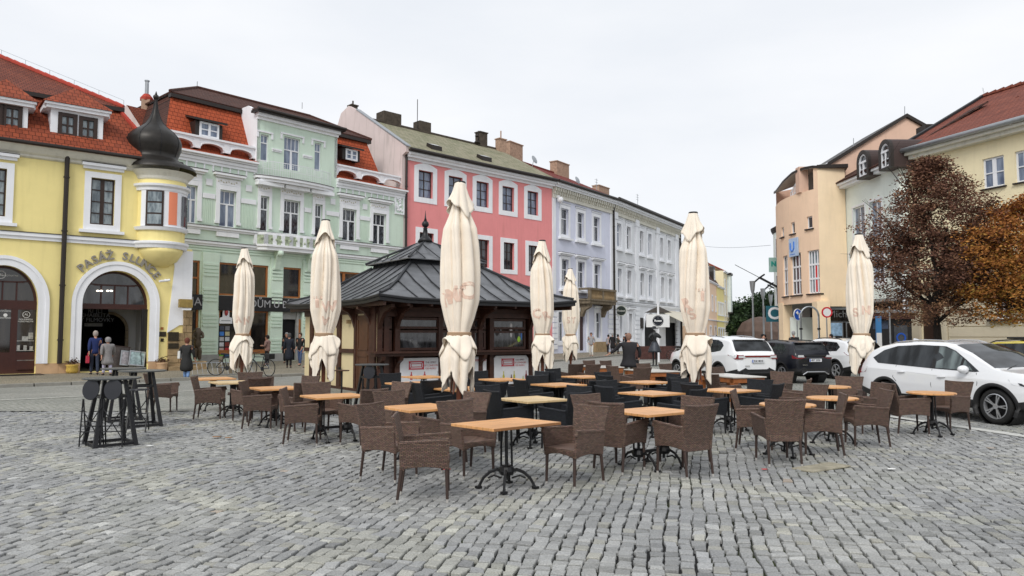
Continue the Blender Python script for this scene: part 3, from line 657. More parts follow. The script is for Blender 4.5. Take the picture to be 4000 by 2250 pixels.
mb = MB(); mb.rect(fy.S(548, 1320, .5), fy.S(578, 1320, .5), .12, z_imp-.2, .05, .3, .42); mb.box(fy.S(552, 1320, .5), fy.S(574, 1320, .5), .34, .36, .2, z_imp-.25); mb.obj('open_door', M_['black'], Y)
a, b, c, d, h = A2; fan(A2, .4, z_imp+.05, 'g_shop')
mb = MB(); zz = z_imp-.17; xs = [fy.S(q, 1300, .4) for q in (-128, -70, -12, 40, 66, 140)]
mb.box(a, b, .32, .48, zz-.15, zz)
for x0, x1 in ((xs[0]-.2, xs[0]), (xs[3], xs[4]), (xs[5], b), (xs[1]-.1, xs[1]), (xs[2]-.04, xs[2]+.04)): mb.box(x0, x1, .33, .47, .13, zz-.15)
mb.box(xs[0], b, .34, .46, .13, 1.05); 
for k in range(4): mb.box(xs[4]+.06, xs[5]-.06, .30, .34, .25+k*.0, .3); 
o = mb.obj('shopfront', M_['maroon'], Y)
mb = MB(); mb.box(a, b, .40, .42, 1.0, zz-.1); mb.obj('pane', M_['g_shop'], o)
wl = mat('white_vinyl', (.7, .7, .68), .6, var=0)
def ringpx(f, px, py, rad, d, parent, m, name='sign_ring', w=.18):
    s_, z_ = f.sz(px, py, d); mb = MB(); n = 20
    xo = [(s_+rad*math.cos(2*math.pi*k/n), z_+rad*math.sin(2*math.pi*k/n)) for k in range(n)]; xi = [(s_+rad*(1-w)*math.cos(2*math.pi*k/n), z_+rad*(1-w)*math.sin(2*math.pi*k/n)) for k in range(n)]
    mb.ring(xo, xi, d-.01, d+.005); return mb.obj(name, m, parent)
for (px, py, rad) in ((103, 1229, .14), (4, 1073, .17)): 
    ringpx(fy, px, py, rad, .37, Y, wl, w=.12); s_, z_ = fy.sz(px, py, .37); text('AL', rad*.9, s_, .36, z_, wl, Y, 'shop_monogram')
for (px, py, t_, z) in ((100, 1248, 'GOLDSMITH', .09), (100, 1256, 'KLENOTNICTVÍ', .08), (36, 1077, 'KLENOTNICTVÍ', .09), (21, 1215, 'OTEVŘENO', .09), (21, 1242, 'ZAVŘENO', .09)):
    s_, z_ = fy.sz(px, py, .36); text(t_, z, s_, .36, z_, wl, Y, 'shop_lettering', ext=.003)
for py in (1203, 1231): 
    s_, z_ = fy.sz(21, py, .36); mb = MB(); mb.M = Matrix.Translation((s_, .36, z_)) @ Matrix.Rotation(R(90), 4, 'X'); mb.lathe([(.075, -.005), (.075, .005)], 14); mb.obj('shop_emblem', wl, Y)
mb = MB()
for (x0, x1, yy) in ((60, 132, 1332), (60, 132, 1370), (66, 132, 1408)): 
    q = fy.rect(x0, x1, yy-2, yy+1, .3); mb.box(q[0], q[1], .34, .395, q[2], q[3])
for (px, py, w_, h_) in ((98, 1322, .22, .18), (120, 1312, .16, .28), (70, 1358, .14, .22), (98, 1358, .12, .2), (122, 1360, .12, .18), (88, 1400, .3, .1), (110, 1402, .2, .08), (20, 1392, .1, .2)):
    s_, z_ = fy.sz(px, py, .35); mb.box(s_-w_/2, s_+w_/2, .35, .39, z_-h_/2, z_+h_/2)
mb.obj('window_display', mat('display_goods', (.36, .36, .35), .6, n1=9, var=.5), Y)
mb = MB(); q0, q1 = fy.P0, 0; mb.box(fy.S(-60, 1475, -.6), fy.S(165, 1475, -.6), -1.2, -.02, .122, .135); mb.obj('doormat', M_['black'], Y)
txt = 'PASÁŽ SLUNCE'; lm = mat('grey_gold_letters', (.27, .25, .22), .5, var=.1)
a, b, c, d, h = A1; cx = (a+b)/2; hw = (b-a)/2
n = len(txt)
for k, ch in enumerate(txt):
    if ch == ' ': continue
    th = R(135)-(R(135)-R(39))*k/(n-1); ra = hw+.68; rz_ = h+.68
    x = cx+ra*math.cos(th); z = d-h+rz_*math.sin(th)
    text(ch, .5, x, -.06, z, lm, Y, 'sign_letter', ext=.035, rot=R(90)-th, bold=.012)
mb = MB(); e0 = fy.S(655, 1200); zs0 = fy.Z(690, 1300)
mb.prism([(e0, zs0), (fy.S(700, 1270)+.0, fy.Z(690, 1270)), (fy.S(714, 1270), fy.Z(714, 1270)), (fy.S(714, 1210), fy.Z(714, 1210)), (sR+.03, fy.Z(740, 1210)), (sR+.03, zst-.1), (e0+.1, zst-.1), (e0+.25, fy.Z(672, 1040))], -.05, .012)
mb.obj('corner_render', M_['white'], Y)
mb = MB(); e1 = fy.S(652, 1400)
rr2 = random.Random(3)
for j in range(9):
    z0 = .1+j*.36; z1 = z0+.35
    top = fy.Z(690, 1285)
    xx = e1 if z1 < top else fy.S(714, 1240)
    if z1 > fy.Z(730, 1212): break
    cuts = [xx]+[xx+(sR+.06-xx)*q for q in ((.35+.2*rr2.random(),) if j % 2 else (.6+.1*rr2.random(),))]+[sR+.06]
    for k in range(len(cuts)-1): mb.box(cuts[k]+.006, cuts[k+1]-.006, -.11-.02*rr2.random(), .3, z0+.005, z1-.005)
mb.box(e1-.05, sR+.3, -.5, .3, .1, .3)
mb.obj('stone_pier', M_['stone'], Y, bevel=.01)
plm = mat('bronze_plaque', (.055, .045, .03), .4, metal=.5, n1=12, var=.4)
for (x0, x1, y0, y1) in ((657, 698, 1297, 1332), (657, 698, 1341, 1362)):
    q = fy.rect(x0, x1, y0, y1, -.14); mb = MB(); mb.box(q[0], q[1], -.16, -.12, q[2], q[3]); mb.obj('plaque', plm, Y)
for (x0, x1, y0, y1) in ((620, 648, 1296, 1315), (627, 639, 1322, 1335)):
    q = fy.rect(x0, x1, y0, y1); mb = MB(); mb.box(q[0], q[1], -.03, .01, q[2], q[3]); mb.obj('plaque', plm, Y)
q = fy.rect(627, 638, 1278, 1288); mb = MB(); mb.box(q[0], q[1], -.03, .01, q[2], q[3]); mb.obj('house_number_plate', M_['orangewood'], Y)
sg = fy.rect(698, 749, 1169, 1202, -.45); mb = MB(); mb.box(sg[0], sg[1], -.62, -.36, sg[2], sg[3]); mb.box(sg[0]+.1, sg[1]-.1, -.36, 0, sg[3]-.2, sg[3]-.12)
o = mb.obj('gold_sign_box', mat('old_gold_sign', (.30, .21, .06), .5, n1=6, var=.3), Y, bevel=.01)
mb = MB(); mb.box(sg[0]+.1, sg[1]-.08, -.63, -.6, sg[2]-.12, sg[2]-.05); mb.obj('sign_light_strip', M_['whiteframe'], o)
s_, z_ = fy.sz(640, 1098, -.2); mb = MB(); mb.tube([(s_-.22, -.28, z_-.02), (s_+.05, -.22, z_+.02)], .055, 8); mb.tube([(s_+.02, -.2, z_+.02), (s_+.25, -.3, z_+.06)], .06, 8); mb.tube([(s_+.1, 0, z_+.1), (s_+.1, -.25, z_+.06)], .03, 6)
mb.obj('security_camera', M_['whiteframe'], Y)
tcx = fy.S(634, 800); tr = 1.12; ty = .35
z_b0 = zst; z_t = fy.Z(640, 680)
mb = MB(); A0, A1_ = R(180), R(360)+R(60)
mb.lathe([(tr, z_b0), (tr, z_t)], 28, (tcx, ty, 0), R(165), R(400)); mb.obj('tower_bay', M_['yellow'], Y, smooth=True)
def bandlathe(prof, m, name, a0=R(160), a1=R(405)): mb = MB(); mb.lathe(prof, 32, (tcx, ty, 0), a0, a1); return mb.obj(name, M_[m], Y, smooth=False)
zb1 = fy.Z(634, 898); zh = fy.Z(634, 745)
bandlathe([(tr, zst-.12), (tr+.1, zst-.1), (tr+.14, zst+.02), (tr+.2, zst+.1), (tr+.2, zst+.2), (tr, zst+.24)], 'white', 'bay_string_course')
bandlathe([(tr, zb1-.12), (tr+.1, zb1-.1), (tr+.16, zb1+.04), (tr, zb1+.06)], 'white', 'bay_sill_band')
bandlathe([(tr, zh-.14), (tr+.08, zh-.12), (tr+.1, zh), (tr+.2, zh+.08), (tr+.22, zh+.18), (tr, zh+.22)], 'white', 'bay_hood_band')
bandlathe([(tr, z_t-.4), (tr+.06, z_t-.36), (tr+.1, z_t-.24), (tr+.26, z_t-.06), (tr+.34, z_t+.02), (tr, z_t+.06)], 'cream_trim', 'tower_cornice')
mb = MB(); mb.lathe([(.02, fy.Z(634, 1047)), (.35, fy.Z(634, 1043)), (.75, fy.Z(634, 1020)), (.98, fy.Z(634, 990)), (1.02, zst-.1)], 24, (tcx, ty-.2, 0)); mb.obj('bay_corbel', M_['yellow'], Y, smooth=True)
def curved(px0, px1, z0, z1, off, m, name, parent=None, th=.03):
    def ang(px):
        best = None
        for k in range(200):
            t = R(180)+R(220)*k/199
            P = fy.P0+fy.u*(tcx+tr*math.cos(t))+fy.b*(ty+tr*math.sin(t)); q = 2000+F*P.x/(P.y*1.01)
            if best is None or abs(q-px) < best[0]: best = (abs(q-px), t)
        return best[1]
    t0, t1 = ang(px0), ang(px1); n = max(2, int((t1-t0)/R(8))+1); mb = MB()
    for k in range(n):
        u0, u1 = t0+(t1-t0)*k/n, t0+(t1-t0)*(k+1)/n; r0, r1 = tr+off, tr+off+th
        p = [(tcx+r*math.cos(u), ty+r*math.sin(u)) for r, u in ((r0, u0), (r1, u0), (r1, u1), (r0, u1))]
        mb.prismz(p, z0, z1)
    return mb.obj(name, M_[m] if isinstance(m, str) else m, parent if parent is not None else Y)
z0w, z1w = fy.Z(606, 890), fy.Z(606, 755)
curved(556, 719, z0w, zh-.1, .004, 'white', 'bay_window_surround', th=.05)
cw = curved(574, 639, z0w, z1w+.02, .055, 'brownframe', 'bay_window', th=.03)
for k in range(3): zz0 = z0w+.09+k*(z1w-z0w-.06)/3; curved(581, 632, zz0, zz0+(z1w-z0w-.06)/3-.08, .087, 'g_curt', 'pane', cw, th=.01)
curved(659, 690, z0w+.1, z1w, .056, mat('salmon_panel', (.85, .27, .15), .8, var=.04), 'salmon_panel', th=.012)
cw = curved(703, 716, z0w, z1w, .055, 'brownframe', 'bay_window', th=.03); curved(706, 713, z0w+.1, z1w-.1, .087, 'g_dark', 'pane', cw, th=.01)
dcx, dcy = fy.S(604, 560, .6), .6
zd = fy.Z(604, 632, .6); sc = 1/fy.F if hasattr(fy, 'F') else 1
H = lambda py: fy.Z(606, py, .6)
RR = [(1.58, H(668)-.05), (1.54, H(660)), (1.34, H(645)), (1.16, H(630)), (1.04, H(618)), (1.08, H(605)), (1.20, H(580)), (1.22, H(560)), (1.15, H(540)), (.93, H(520)), (.66, H(503)), (.43, H(486)), (.28, H(466)), (.18, H(446)), (.11, H(425)), (.07, H(400)), (.05, H(388))]
mb = MB()
n = 8*5; vs = []; fs = []
for r, z in RR:
    for k in range(n):
        a = 2*math.pi*k/n; seg = abs((a % (math.pi/4))-math.pi/8)/(math.pi/8); rib = 1+.018*seg**3
        ox = .55 if r > 1.45 else 0
        sx = tcx+(dcx-tcx)*min(1, max(0, (1.58-r)/.5)) if z < zd else dcx
        sy = ty+(dcy-ty)*min(1, max(0, (1.58-r)/.5)) if z < zd else dcy
        vs.append((sx+r*rib*math.cos(a), sy+r*rib*math.sin(a), z))
for i in range(len(RR)-1):
    for k in range(n): fs.append((i*n+k, i*n+(k+1)%n, (i+1)*n+(k+1)%n, (i+1)*n+k))
mb.add(vs, fs); dome = mb.obj('onion_dome', M_['oldcopper'], Y, smooth=True)
mb = MB()
for k in range(8):
    a = math.pi/4*k; mb.tube([(dcx+(r*1.02)*math.cos(a), dcy+(r*1.02)*math.sin(a), z) for r, z in RR[4:]], .016, 4)
mb.obj('dome_seam', M_['black'], dome)
mb = MB(); mb.ball((dcx, dcy, H(379)), .14, 12); mb.lathe([(.05, H(390)), (.09, H(388)), (.04, H(384))], 10, (dcx, dcy, 0)); mb.lathe([(.06, H(370)), (.05, H(366)), (.012, H(356))], 8, (dcx, dcy, 0)); mb.obj('finial', M_['oldcopper'], dome, smooth=True)
fb = Fac((-25, 47), (1, .3)); B = fb.root('red_roofed_house', 'small house with red roof, pale gable and tall chimney behind the yellow house')
g = [fb.sz(*q) for q in ((476, 448), (493, 408), (560, 512), (560, 560), (476, 560))]
mb = MB(); mb.prism(g, 0, .3); x0 = fb.S(476); x1 = fb.S(650, 500); mb.box(x0, x1, .3, 8, 0, fb.Z(560, 540)); mb.obj('wall', M_['pinkwhite'], B)
a = fb.sz(491, 404); b = fb.sz(660, 445); c = fb.sz(660, 560); d = fb.sz(568, 524)
rf = roofplane(B, [(a[0], .35, a[1]), (b[0], .35, b[1]), (c[0], -.1, c[1]), (d[0], -.1, d[1])], 't_yel2')
q = fb.rect(553, 587, 390, 450, .6); mb = MB(); mb.box(q[0], q[1], .4, 1.1, q[2], q[3]); mb.obj('chimney', M_['chim2'], rf)
q = fb.rect(545, 597, 366, 392, .6); mb = MB(); mx_ = (q[0]+q[1])/2
mb.lathe([((q[1]-q[0])/2, q[2]), ((q[1]-q[0])/2, q[2]+.2), ((q[1]-q[0])/2*.7, q[3]-.1), (.2, q[3])], 8, (mx_, .75, 0)); mb.obj('chimney_hood', M_['t_plain'], rf)
mb = MB(); mb.tube([(mx_, .75, q[3]), (mx_, .75, fb.Z(571, 314, .7))], .12, 8); mb.tube([(mx_, .75, fb.Z(571, 317, .7)), (mx_, .75, fb.Z(571, 313, .7))], .16, 8); mb.obj('flue_pipe', M_['galv'], rf)
# ================================================================ GREEN HOUSE
fg = Fac((-18.85, 44.8), (.897, 1))
G = fg.root('mint_green_house', 'mint green house with orange mansard roof, white stucco windows and curved balcony')
gL = -3.0; gR = fg.S(1581, 1000); zc0 = fg.Z(860, 618)
S2 = [(725, 769, 741, 886), (857, 921, 753, 896), (1016, 1049, 772, 908), (1107, 1171, 784, 913), (1229, 1258, 797, 920), (1337, 1391, 806, 937), (1456, 1507, 821, 949)]
S3 = [(1018, 1049, 526, 631), (1109, 1171, 538, 704), (1229, 1255, 559, 668)]
r2 = [fg.rect(*q) for q in S2]
zlo2 = sum(q[2] for q in r2)/7; zhi2 = sum(q[3] for q in r2)/7
r2 = [(q[0], q[1], zlo2, zhi2) for q in r2]
r3 = [fg.rect(*q) for q in S3]
zcor = fg.Z(860, 612)                       # top of main cornice
zpar = fg.Z(833, 538)                      # top of the parapet
zE = fg.Z(1150, 470)                       # eave of the middle block
bL, bR = fg.S(1003, 600), fg.S(1316, 600)
zstr = fg.Z(990, 971); 
shopops = []
for q in ((700, 777, 1030, 1400), (854, 1048, 1031, 1157), (1103, 1176, 1048, 1159), (854, 1048, 1218, 1378), (1103, 1176, 1200, 1417), (1228, 1420, 1060, 1165)):
    shopops.append(fg.rect(*q))
zu1 = shopops[1][3]; zu0 = shopops[1][2]
shopops = [(shopops[0][0], shopops[0][1], 1.0, zu1), (shopops[1][0], shopops[1][1], zu0, zu1), (shopops[2][0], shopops[2][1], zu0, zu1),
           (shopops[3][0], shopops[3][1], .75, fg.Z(1000, 1214)), (shopops[4][0], shopops[4][1], .12, fg.Z(1000, 1214)), (shopops[5][0], shopops[5][1], zu0, zu1)]
mb = MB(); shell(mb, gL, gR, .1, zcor, r2+shopops, 12, .3)
wall_mesh(mb, bL, bR, zcor, zE, r3, .3); mb.obj('wall', M_['green'], G)
mb = MB()
chp = [(0, zcor), (0, zE), (.1, zE), (1.2, zE+.62), (3, zE+.62), (3, zcor)]
for x0, x1 in ((bL-.02, bL+.2), (bR-.2, bR+.02)): mb.add([(x0, y, z) for y, z in chp]+[(x1, y, z) for y, z in chp], [tuple(range(6)), tuple(range(11, 5, -1))]+[(i, i+6, (i+1)%6+6, (i+1)%6) for i in range(6)])
mb.parts('gable_cheek', M_['white'], G, 12)
mb = MB(); mb.box(bL-.05, bR+.05, -.12, .1, zE-.5, zE-.32); mb.box(bL-.1, bR+.1, -.3, .1, zE-.32, zE-.1); mb.obj('eaves_cornice', M_['white'], G)
mb = MB(); mb.box(bL-.3, bR+.35, -.55, .3, zE-.1, zE+.06); mb.tube([(bL-.3, -.6, zE+.06), (bR+.35, -.6, zE+.06)], .1, 8); mb.obj('gutter', M_['darkbrown'], G)
dT = 2.3
tl = fg.sz(668, 377, dT); tr_ = fg.sz(906, 412, dT); zT = (tl[1]+tr_[1])/2; tR2 = fg.S(1428, 517, dT)
bl_ = fg.S(636, 500, .6)
roofplane(G, [(bl_, .45, zcor+.1), (bL+.1, .45, zcor+.1), (bL+.1, dT, zT), (tl[0], dT, zT)], 't_org')
rR = fg.S(1500, 640, .6)
roofplane(G, [(bR-.1, .45, zcor+.1), (rR, .45, zcor+.1), (tR2, dT, zT), (bR-.1, dT, zT)], 't_org')
roofplane(G, [(bl_, .45, zcor+.1), (tl[0], dT, zT), (tl[0], 9, zT), (bl_, 11, zcor+.1)], 't_dark', 'roof_side')
dR = 6.6; rl = fg.sz(770, 343, dR); zR = rl[1]
rr_r = fg.S(1212, 420, dR)
roofplane(G, [(tl[0]-.2, dT-.3, zT+.05), (tR2+.35, dT-.3, zT+.05), (rr_r, dR, zR), (rl[0], dR, zR)], 't_dark', 'upper_roof')
roofplane(G, [(bL-.1, -.5, zE+.08), (bR+.2, -.5, zE+.08), (bR-.1, dT+.2, zT+.2), (bL+.1, dT+.2, zT+.2)], 't_dark', 'block_roof')
roofplane(G, [(tl[0]-.2, dT-.3, zT+.05), (rl[0], dR, zR), (rl[0], dR+1, zR), (tl[0]-.2, 11, zT+.05)], 't_dark', 'upper_roof_side')
roofplane(G, [(tR2+.35, dT-.3, zT+.05), (rr_r, dR, zR), (rr_r, dR+1, zR), (tR2+.35, 11, zT+.05)], 't_dark', 'upper_roof_side')
mb = MB(); mb.box(tl[0]-.15, bL, dT-.35, dT+.05, zT-.28, zT-.05); mb.box(bR, tR2+.3, dT-.35, dT+.05, zT-.28, zT-.05); mb.parts('eaves_board', M_['darkbrown'], G)
mb = MB(); mb.tube([(rl[0], dR, zR+.03), (rr_r, dR, zR+.03)], .12, 6); mb.tube([(rl[0], dR, zR+.03), (tl[0]-.2, dT-.3, zT+.08)], .1, 6); mb.tube([(rr_r, dR, zR+.03), (tR2+.35, dT-.3, zT+.08)], .1, 6); mb.obj('ridge_tiles', M_['t_dark'], G)
for px, y0, y1 in ((770, 318, 343), (1180, 400, 425)):
    s_, z_ = fg.sz(px, y1, dR); mb = MB(); mb.tube([(s_, dR, z_), (s_, dR, fg.Z(px, y0, dR))], .018, 4); mb.obj('lightning_rod', M_['darkbrown'], G)
for (xl, xr, yt, yb) in ((782, 846, 488, 534), (1351, 1388, 590, 622)):
    q = fg.rect(xl, xr, yt, yb, .7); a, b, c, d = q
    mb = MB(); mb.box(a-.35, a-.1, .62, 2.6, c-.1, d+.12); mb.box(b+.1, b+.35, .62, 2.6, c-.1, d+.12)
    mb.add([(a-.55, .35, d+.1), (b+.55, .35, d+.1), (b+.55, 2.4, d+.75), (a-.55, 2.4, d+.75), (a-.55, .35, d+.24), (b+.55, .35, d+.24), (b+.5, 2.4, d+.85), (a-.5, 2.4, d+.85)], [(0, 1, 2, 3), (4, 5, 6, 7), (0, 1, 5, 4), (0, 4, 7, 3), (1, 5, 6, 2)])
    o = mb.obj('dormer', M_['darkbrown'], G)
    mb = MB(); mb.rect(a-.1, b+.1, c-.1, d+.1, .12, .55, .68); mb.box((a+b)/2-.07, (a+b)/2+.07, .54, .68, c, d); mb.box(a, b, .56, .66, (c+d)/2-.03, (c+d)/2+.03)
    wv = mb.obj('dormer_window', M_['whiteframe'], o); mb = MB(); mb.box(a, b, .63, .65, c, d); mb.obj('pane', M_['g_sky'], wv)
for x0, x1 in ((gL, bL), (bR, gR)):
    band(G, x0, x1, zcor-.24, zcor, .38, 'white', 'cornice')
    band(G, x0, x1, zcor-.62, zcor-.26, .14, 'white', 'frieze')
    mb = MB(); k = 0; x = x0+.25
    while x < x1-.1:
        mb.box(x, x+.09, -.05, .01, zcor-1.02, zcor-.62); mb.box(x+.0, x+.09, -.07, .01, zcor-1.02, zcor-.94)
        x += .55
    mb.obj('frieze_drops', M_['white'], G)
    roofplane(G, [(x0, -.36, zcor+.02), (x1, -.36, zcor+.02), (x1, .5, zcor+.3), (x0, .5, zcor+.3)], 't_org', 'skirt_roof', .05)
def parapet(x0, x1, n):
    hp = zpar-zcor; mb = MB(); zt = zcor+hp*.62
    mb.box(x0, x1, .2, .5, zcor+hp*.78, zpar-.12); mb.box(x0-.05, x1+.05, .1, .6, zpar-.12, zpar)
    wsp = (x1-x0)/n; pw = .34
    for k in range(n+1):
        xc = x0+k*wsp; xa = max(x0, xc-pw/2); xb = min(x1, xc+pw/2); mb.box(xa, xb, .18, .52, zcor+.32, zcor+hp*.78); mb.box(xa-.05, xb+.05, .14, .55, zcor+.32, zcor+.42)
    for k in range(n):
        xa, xb = x0+k*wsp+pw/2, x0+(k+1)*wsp-pw/2; m_ = 10
        arc = [(xa+(xb-xa)*j/m_, zcor+.34+(hp*.36)*math.sin(math.pi*j/m_)**.35) for j in range(m_+1)]
        for j in range(m_):
            mb.prism([arc[j], arc[j+1], (arc[j+1][0], zcor+hp*.79), (arc[j][0], zcor+hp*.79)], .22, .48)
            mb.prism([arc[j], arc[j+1], (arc[j+1][0], arc[j+1][1]+.1), (arc[j][0], arc[j][1]+.1)], .14, .22)
    return mb.obj('parapet', M_['white'], G)
parapet(fg.S(640, 560, .3), bL, 3); parapet(bR, gR-.02, 3)
for k, q in enumerate(r2):
    nar = k in (2, 4); w = q[1]-q[0]
    o = window(G, q, 'whiteframe', 'g_sky' if k < 2 else 'g_stripe', cols=1 if nar else 2, bars=(.63,), fw=.07, top_cols=2 if nar else (4 if k == 3 else 3 if k in (1, 5, 6) else 2), yin=.16, midw=.07)
    sw = .2 if nar else .26; mb = MB()
    mb.box(q[0]-sw, q[0], -.07, .012, q[2]+.35, q[3]+.32); mb.box(q[1], q[1]+sw, -.07, .012, q[2]+.35, q[3]+.32); mb.box(q[0]-sw-.05, q[0]-.02, -.1, .012, q[2]+.18, q[2]+.34); mb.box(q[1]+.02, q[1]+sw+.05, -.1, .012, q[2]+.18, q[2]+.34)
    mb.box(q[0], q[1], -.09, .012, q[3]+.01, q[3]+.3); mb.box(q[0]-sw, q[1]+sw, -.05, .012, q[3]+.33, q[3]+.72)
    mb.obj('window_surround', M_['white'], o)
    mb = MB(); rr3 = random.Random(k)
    for j in range(int((w+.3)/.17)):
        x = q[0]-.12+j*.17; mb.ball((x, -.055, q[3]+.52+.05*math.sin(j*2)), .055, 6)
    mb.obj('stucco_ornament', M_['cream_trim'], o, smooth=True)
    hz = q[3]+.76; mb = MB(); mb.box(q[0]-sw-.08, q[1]+sw+.08, -.2, .012, hz, hz+.12); mb.box(q[0]-sw-.22, q[1]+sw+.22, -.34, .012, hz+.12, hz+.26); mb.obj('window_hood', M_['white'], o)
    mb = MB(); mb.box(q[0]-sw-.24, q[1]+sw+.24, -.36, .012, hz+.262, hz+.30); mb.obj('hood_flashing', M_['darkbrown'], o)
for k, q in enumerate(r3):
    o = window(G, q, 'whiteframe', 'g_sky', cols=2 if k == 1 else 1, bars=(.70,), fw=.06, top_cols=4 if k == 1 else 2, yin=.16, midw=.07)
    mb = MB(); sw = .16; e = q[3]+.12; lo = q[3]-1.3
    mb.box(q[0]-sw-.14, q[1]+sw+.14, -.08, .012, e, e+.1)
    for x0, x1 in ((q[0]-sw-.14, q[0]-sw), (q[1]+sw, q[1]+sw+.14)): mb.box(x0, x1, -.06, .012, e-.35, e)
    mb.obj('window_surround', M_['white'], o)
for x0, x1 in ((r3[0][1]+.25, r3[1][0]-.22), (r3[1][1]+.22, r3[2][0]-.25)): band(G, x0, x1, zcor+1.0, zcor+1.2, .1, 'white', 'wall_moulding')
zpb, zpt = zlo2+.05, zlo2+1.62
for k in range(len(r2)-1):
    a, b = r2[k][1]+.42, r2[k+1][0]-.42
    if b-a < .25: continue
    mb = MB(); mb.box(a-.1, b+.1, -.07, .012, zpt+.03, zpt+.33); mb.obj('white_rail', M_['white'], G)
    mb = MB(); n = int((b-a)/.1)
    for j in range(n): x = a+(b-a)*j/n; mb.box(x, x+.05, -.03, .012, zpb, zpt)
    mb.obj('ribbed_panel', M_['green'], G)
    if k in (0, 1, 4, 5): mb = MB(); c_ = (a+b)/2; mb.box(c_-.2, c_+.2, -.06, .012, zhi2+.15, zhi2+.55); mb.obj('square_boss', M_['white'], G)
q = fg.rect(1541, 1578, 758, 838); mb = MB(); mb.rect(q[0], q[1]-.02, q[2], q[3], .1, -.1, .012); rr3 = random.Random(9)
for j in range(16): mb.ball((q[0]+.2+(q[1]-q[0]-.4)*rr3.random(), -.03, q[2]+.2+(q[3]-q[2]-.4)*rr3.random()), .1, 6)
mb.obj('stucco_panel', M_['white'], G)
band(G, gL, gR, zlo2-.32, zlo2-.06, .22, 'white', 'sill_course', cap='darkbrown')
band(G, gL, gR, zstr-.1, zstr+.18, .2, 'white', 'string_course', cap='darkbrown')
for k in (0, 1, 5, 6): mb = MB(); q = r2[k]; mb.box(q[0]-.2, q[1]+.2, -.12, .012, zlo2-.62, zlo2-.34); mb.obj('apron_panel', M_['white'], G)
b0, b1 = fg.S(995, 715), fg.S(1292, 730); zb = fg.Z(1150, 712)
def bow(x0, x1, d0, d1, n=20): return [(x0+(x1-x0)*k/n, -(d0+(d1-d0)*math.sin(math.pi*k/n)**.6)) for k in range(n+1)]
o1 = bow(b0, b1, .25, .75)
mb = MB(); mb.prismz([(b0, .0)]+o1+[(b1, .0)], zb-.34, zb-.16); o2 = bow(b0-.08, b1+.08, .3, .86); mb.prismz([(b0-.08, .0)]+o2+[(b1+.08, .0)], zb-.16, zb)
bal = mb.obj('balcony', M_['white'], G)
mb = MB(); o3 = bow(b0-.1, b1+.1, .32, .9); mb.prismz([(b0-.1, .0)]+o3+[(b1+.1, .0)], zb+.002, zb+.03); mb.obj('flashing', M_['darkbrown'], bal)
mb = MB(); rl_ = bow(b0+.1, b1-.1, .15, .66, 36)
for zz in (.08, .5, 1.0): mb.tube([(x, y, zb+zz) for x, y in rl_], .014 if zz < 1 else .024, 4)
for k, (x, y) in enumerate(rl_):
    mb.tube([(x, y, zb+.03), (x, y, zb+1.0)], .011, 4)
    if k % 4 == 2:
        x2, y2 = rl_[min(k+1, 36)]; 
        for zz in (.62, .74, .86): mb.tube([(x, y-.01, zb+zz), (x2, y2-.01, zb+zz)], .011, 4)
        mb.tube([(x-.08, y-.02, zb+.55), (x-.08, y-.02, zb+.95)], .012, 4)
mb.obj('railing', M_['whiteframe'], bal)
for k in range(3): mb = MB(); x = b0+(b1-b0)*(.16+.34*k); mb.box(x-.9, x+.9, -.5, .012, zb-.6, zb-.36); mb.obj('balcony_moulding', M_['white'], bal)
c0, c1 = fg.S(996, 955), fg.S(1300, 975); zt_ = fg.Z(1100, 921); zb_ = fg.Z(1100, 968)
pts = [(c0, -.15), (c0+.5, -.5), (c0+2.2, -.68), (c1-2.2, -.68), (c1-.5, -.5), (c1, -.15)]
mb = MB(); mb.prismz([(c0, .0)]+pts+[(c1, .0)], zb_-.28, zb_-.05); mb.prismz([(c0-.1, .0)]+[(x, y-.1) for x, y in pts]+[(c1+.1, .0)], zb_-.05, zb_+.08)
for i in range(5):
    a, b = Vector((*pts[i], 0)), Vector((*pts[i+1], 0)); L = (b-a).length; n = 1 if L < 1.2 else 3; d = (b-a).normalized(); nn = Vector((-d.y, d.x, 0))
    for k in range(n+1):
        p = a+d*(L*k/n); mb.box(p.x-.13, p.x+.13, p.y-.03, p.y+.2, zb_+.08, zt_-.08)
    mb.add([tuple(a+nn*.0+Vector((0, 0, z)))for z in (zt_-.12, zt_+.06)]+[tuple(b+Vector((0, 0, z))) for z in (zt_+.06, zt_-.12)]+[tuple(a+nn*.28+Vector((0, 0, z)))for z in (zt_-.12, zt_+.06)]+[tuple(b+nn*.28+Vector((0, 0, z))) for z in (zt_+.06, zt_-.12)], [(0, 1, 2, 3), (4, 5, 6, 7), (1, 5, 6, 2), (0, 4, 7, 3)])
low = mb.obj('stone_balcony', M_['white'], G)
relm = mat('mossy_relief', (.40, .46, .33), .9, n1=7, var=.5, bump=(9, 1.0))
mb = MB()
for i in range(5):
    a, b = Vector((*pts[i], 0)), Vector((*pts[i+1], 0)); d = (b-a).normalized(); nn = Vector((-d.y, d.x, 0))
    q0, q1 = a+nn*.0, b+nn*.0; mb.add([(q0.x, q0.y, zb_+.08), (q1.x, q1.y, zb_+.08), (q1.x, q1.y, zt_-.1), (q0.x, q0.y, zt_-.1)], [(0, 1, 2, 3)])
    L = (b-a).length
    for j in range(int(L/.16)):
        p = a+d*(.2+.16*j)-nn*.0
        if j % 2: mb.ball((p.x, p.y, (zb_+zt_)/2+.09*math.sin(j*2.1)), .09, 6)
mb.obj('relief_panel', relm, low)
zus = zu1+.1
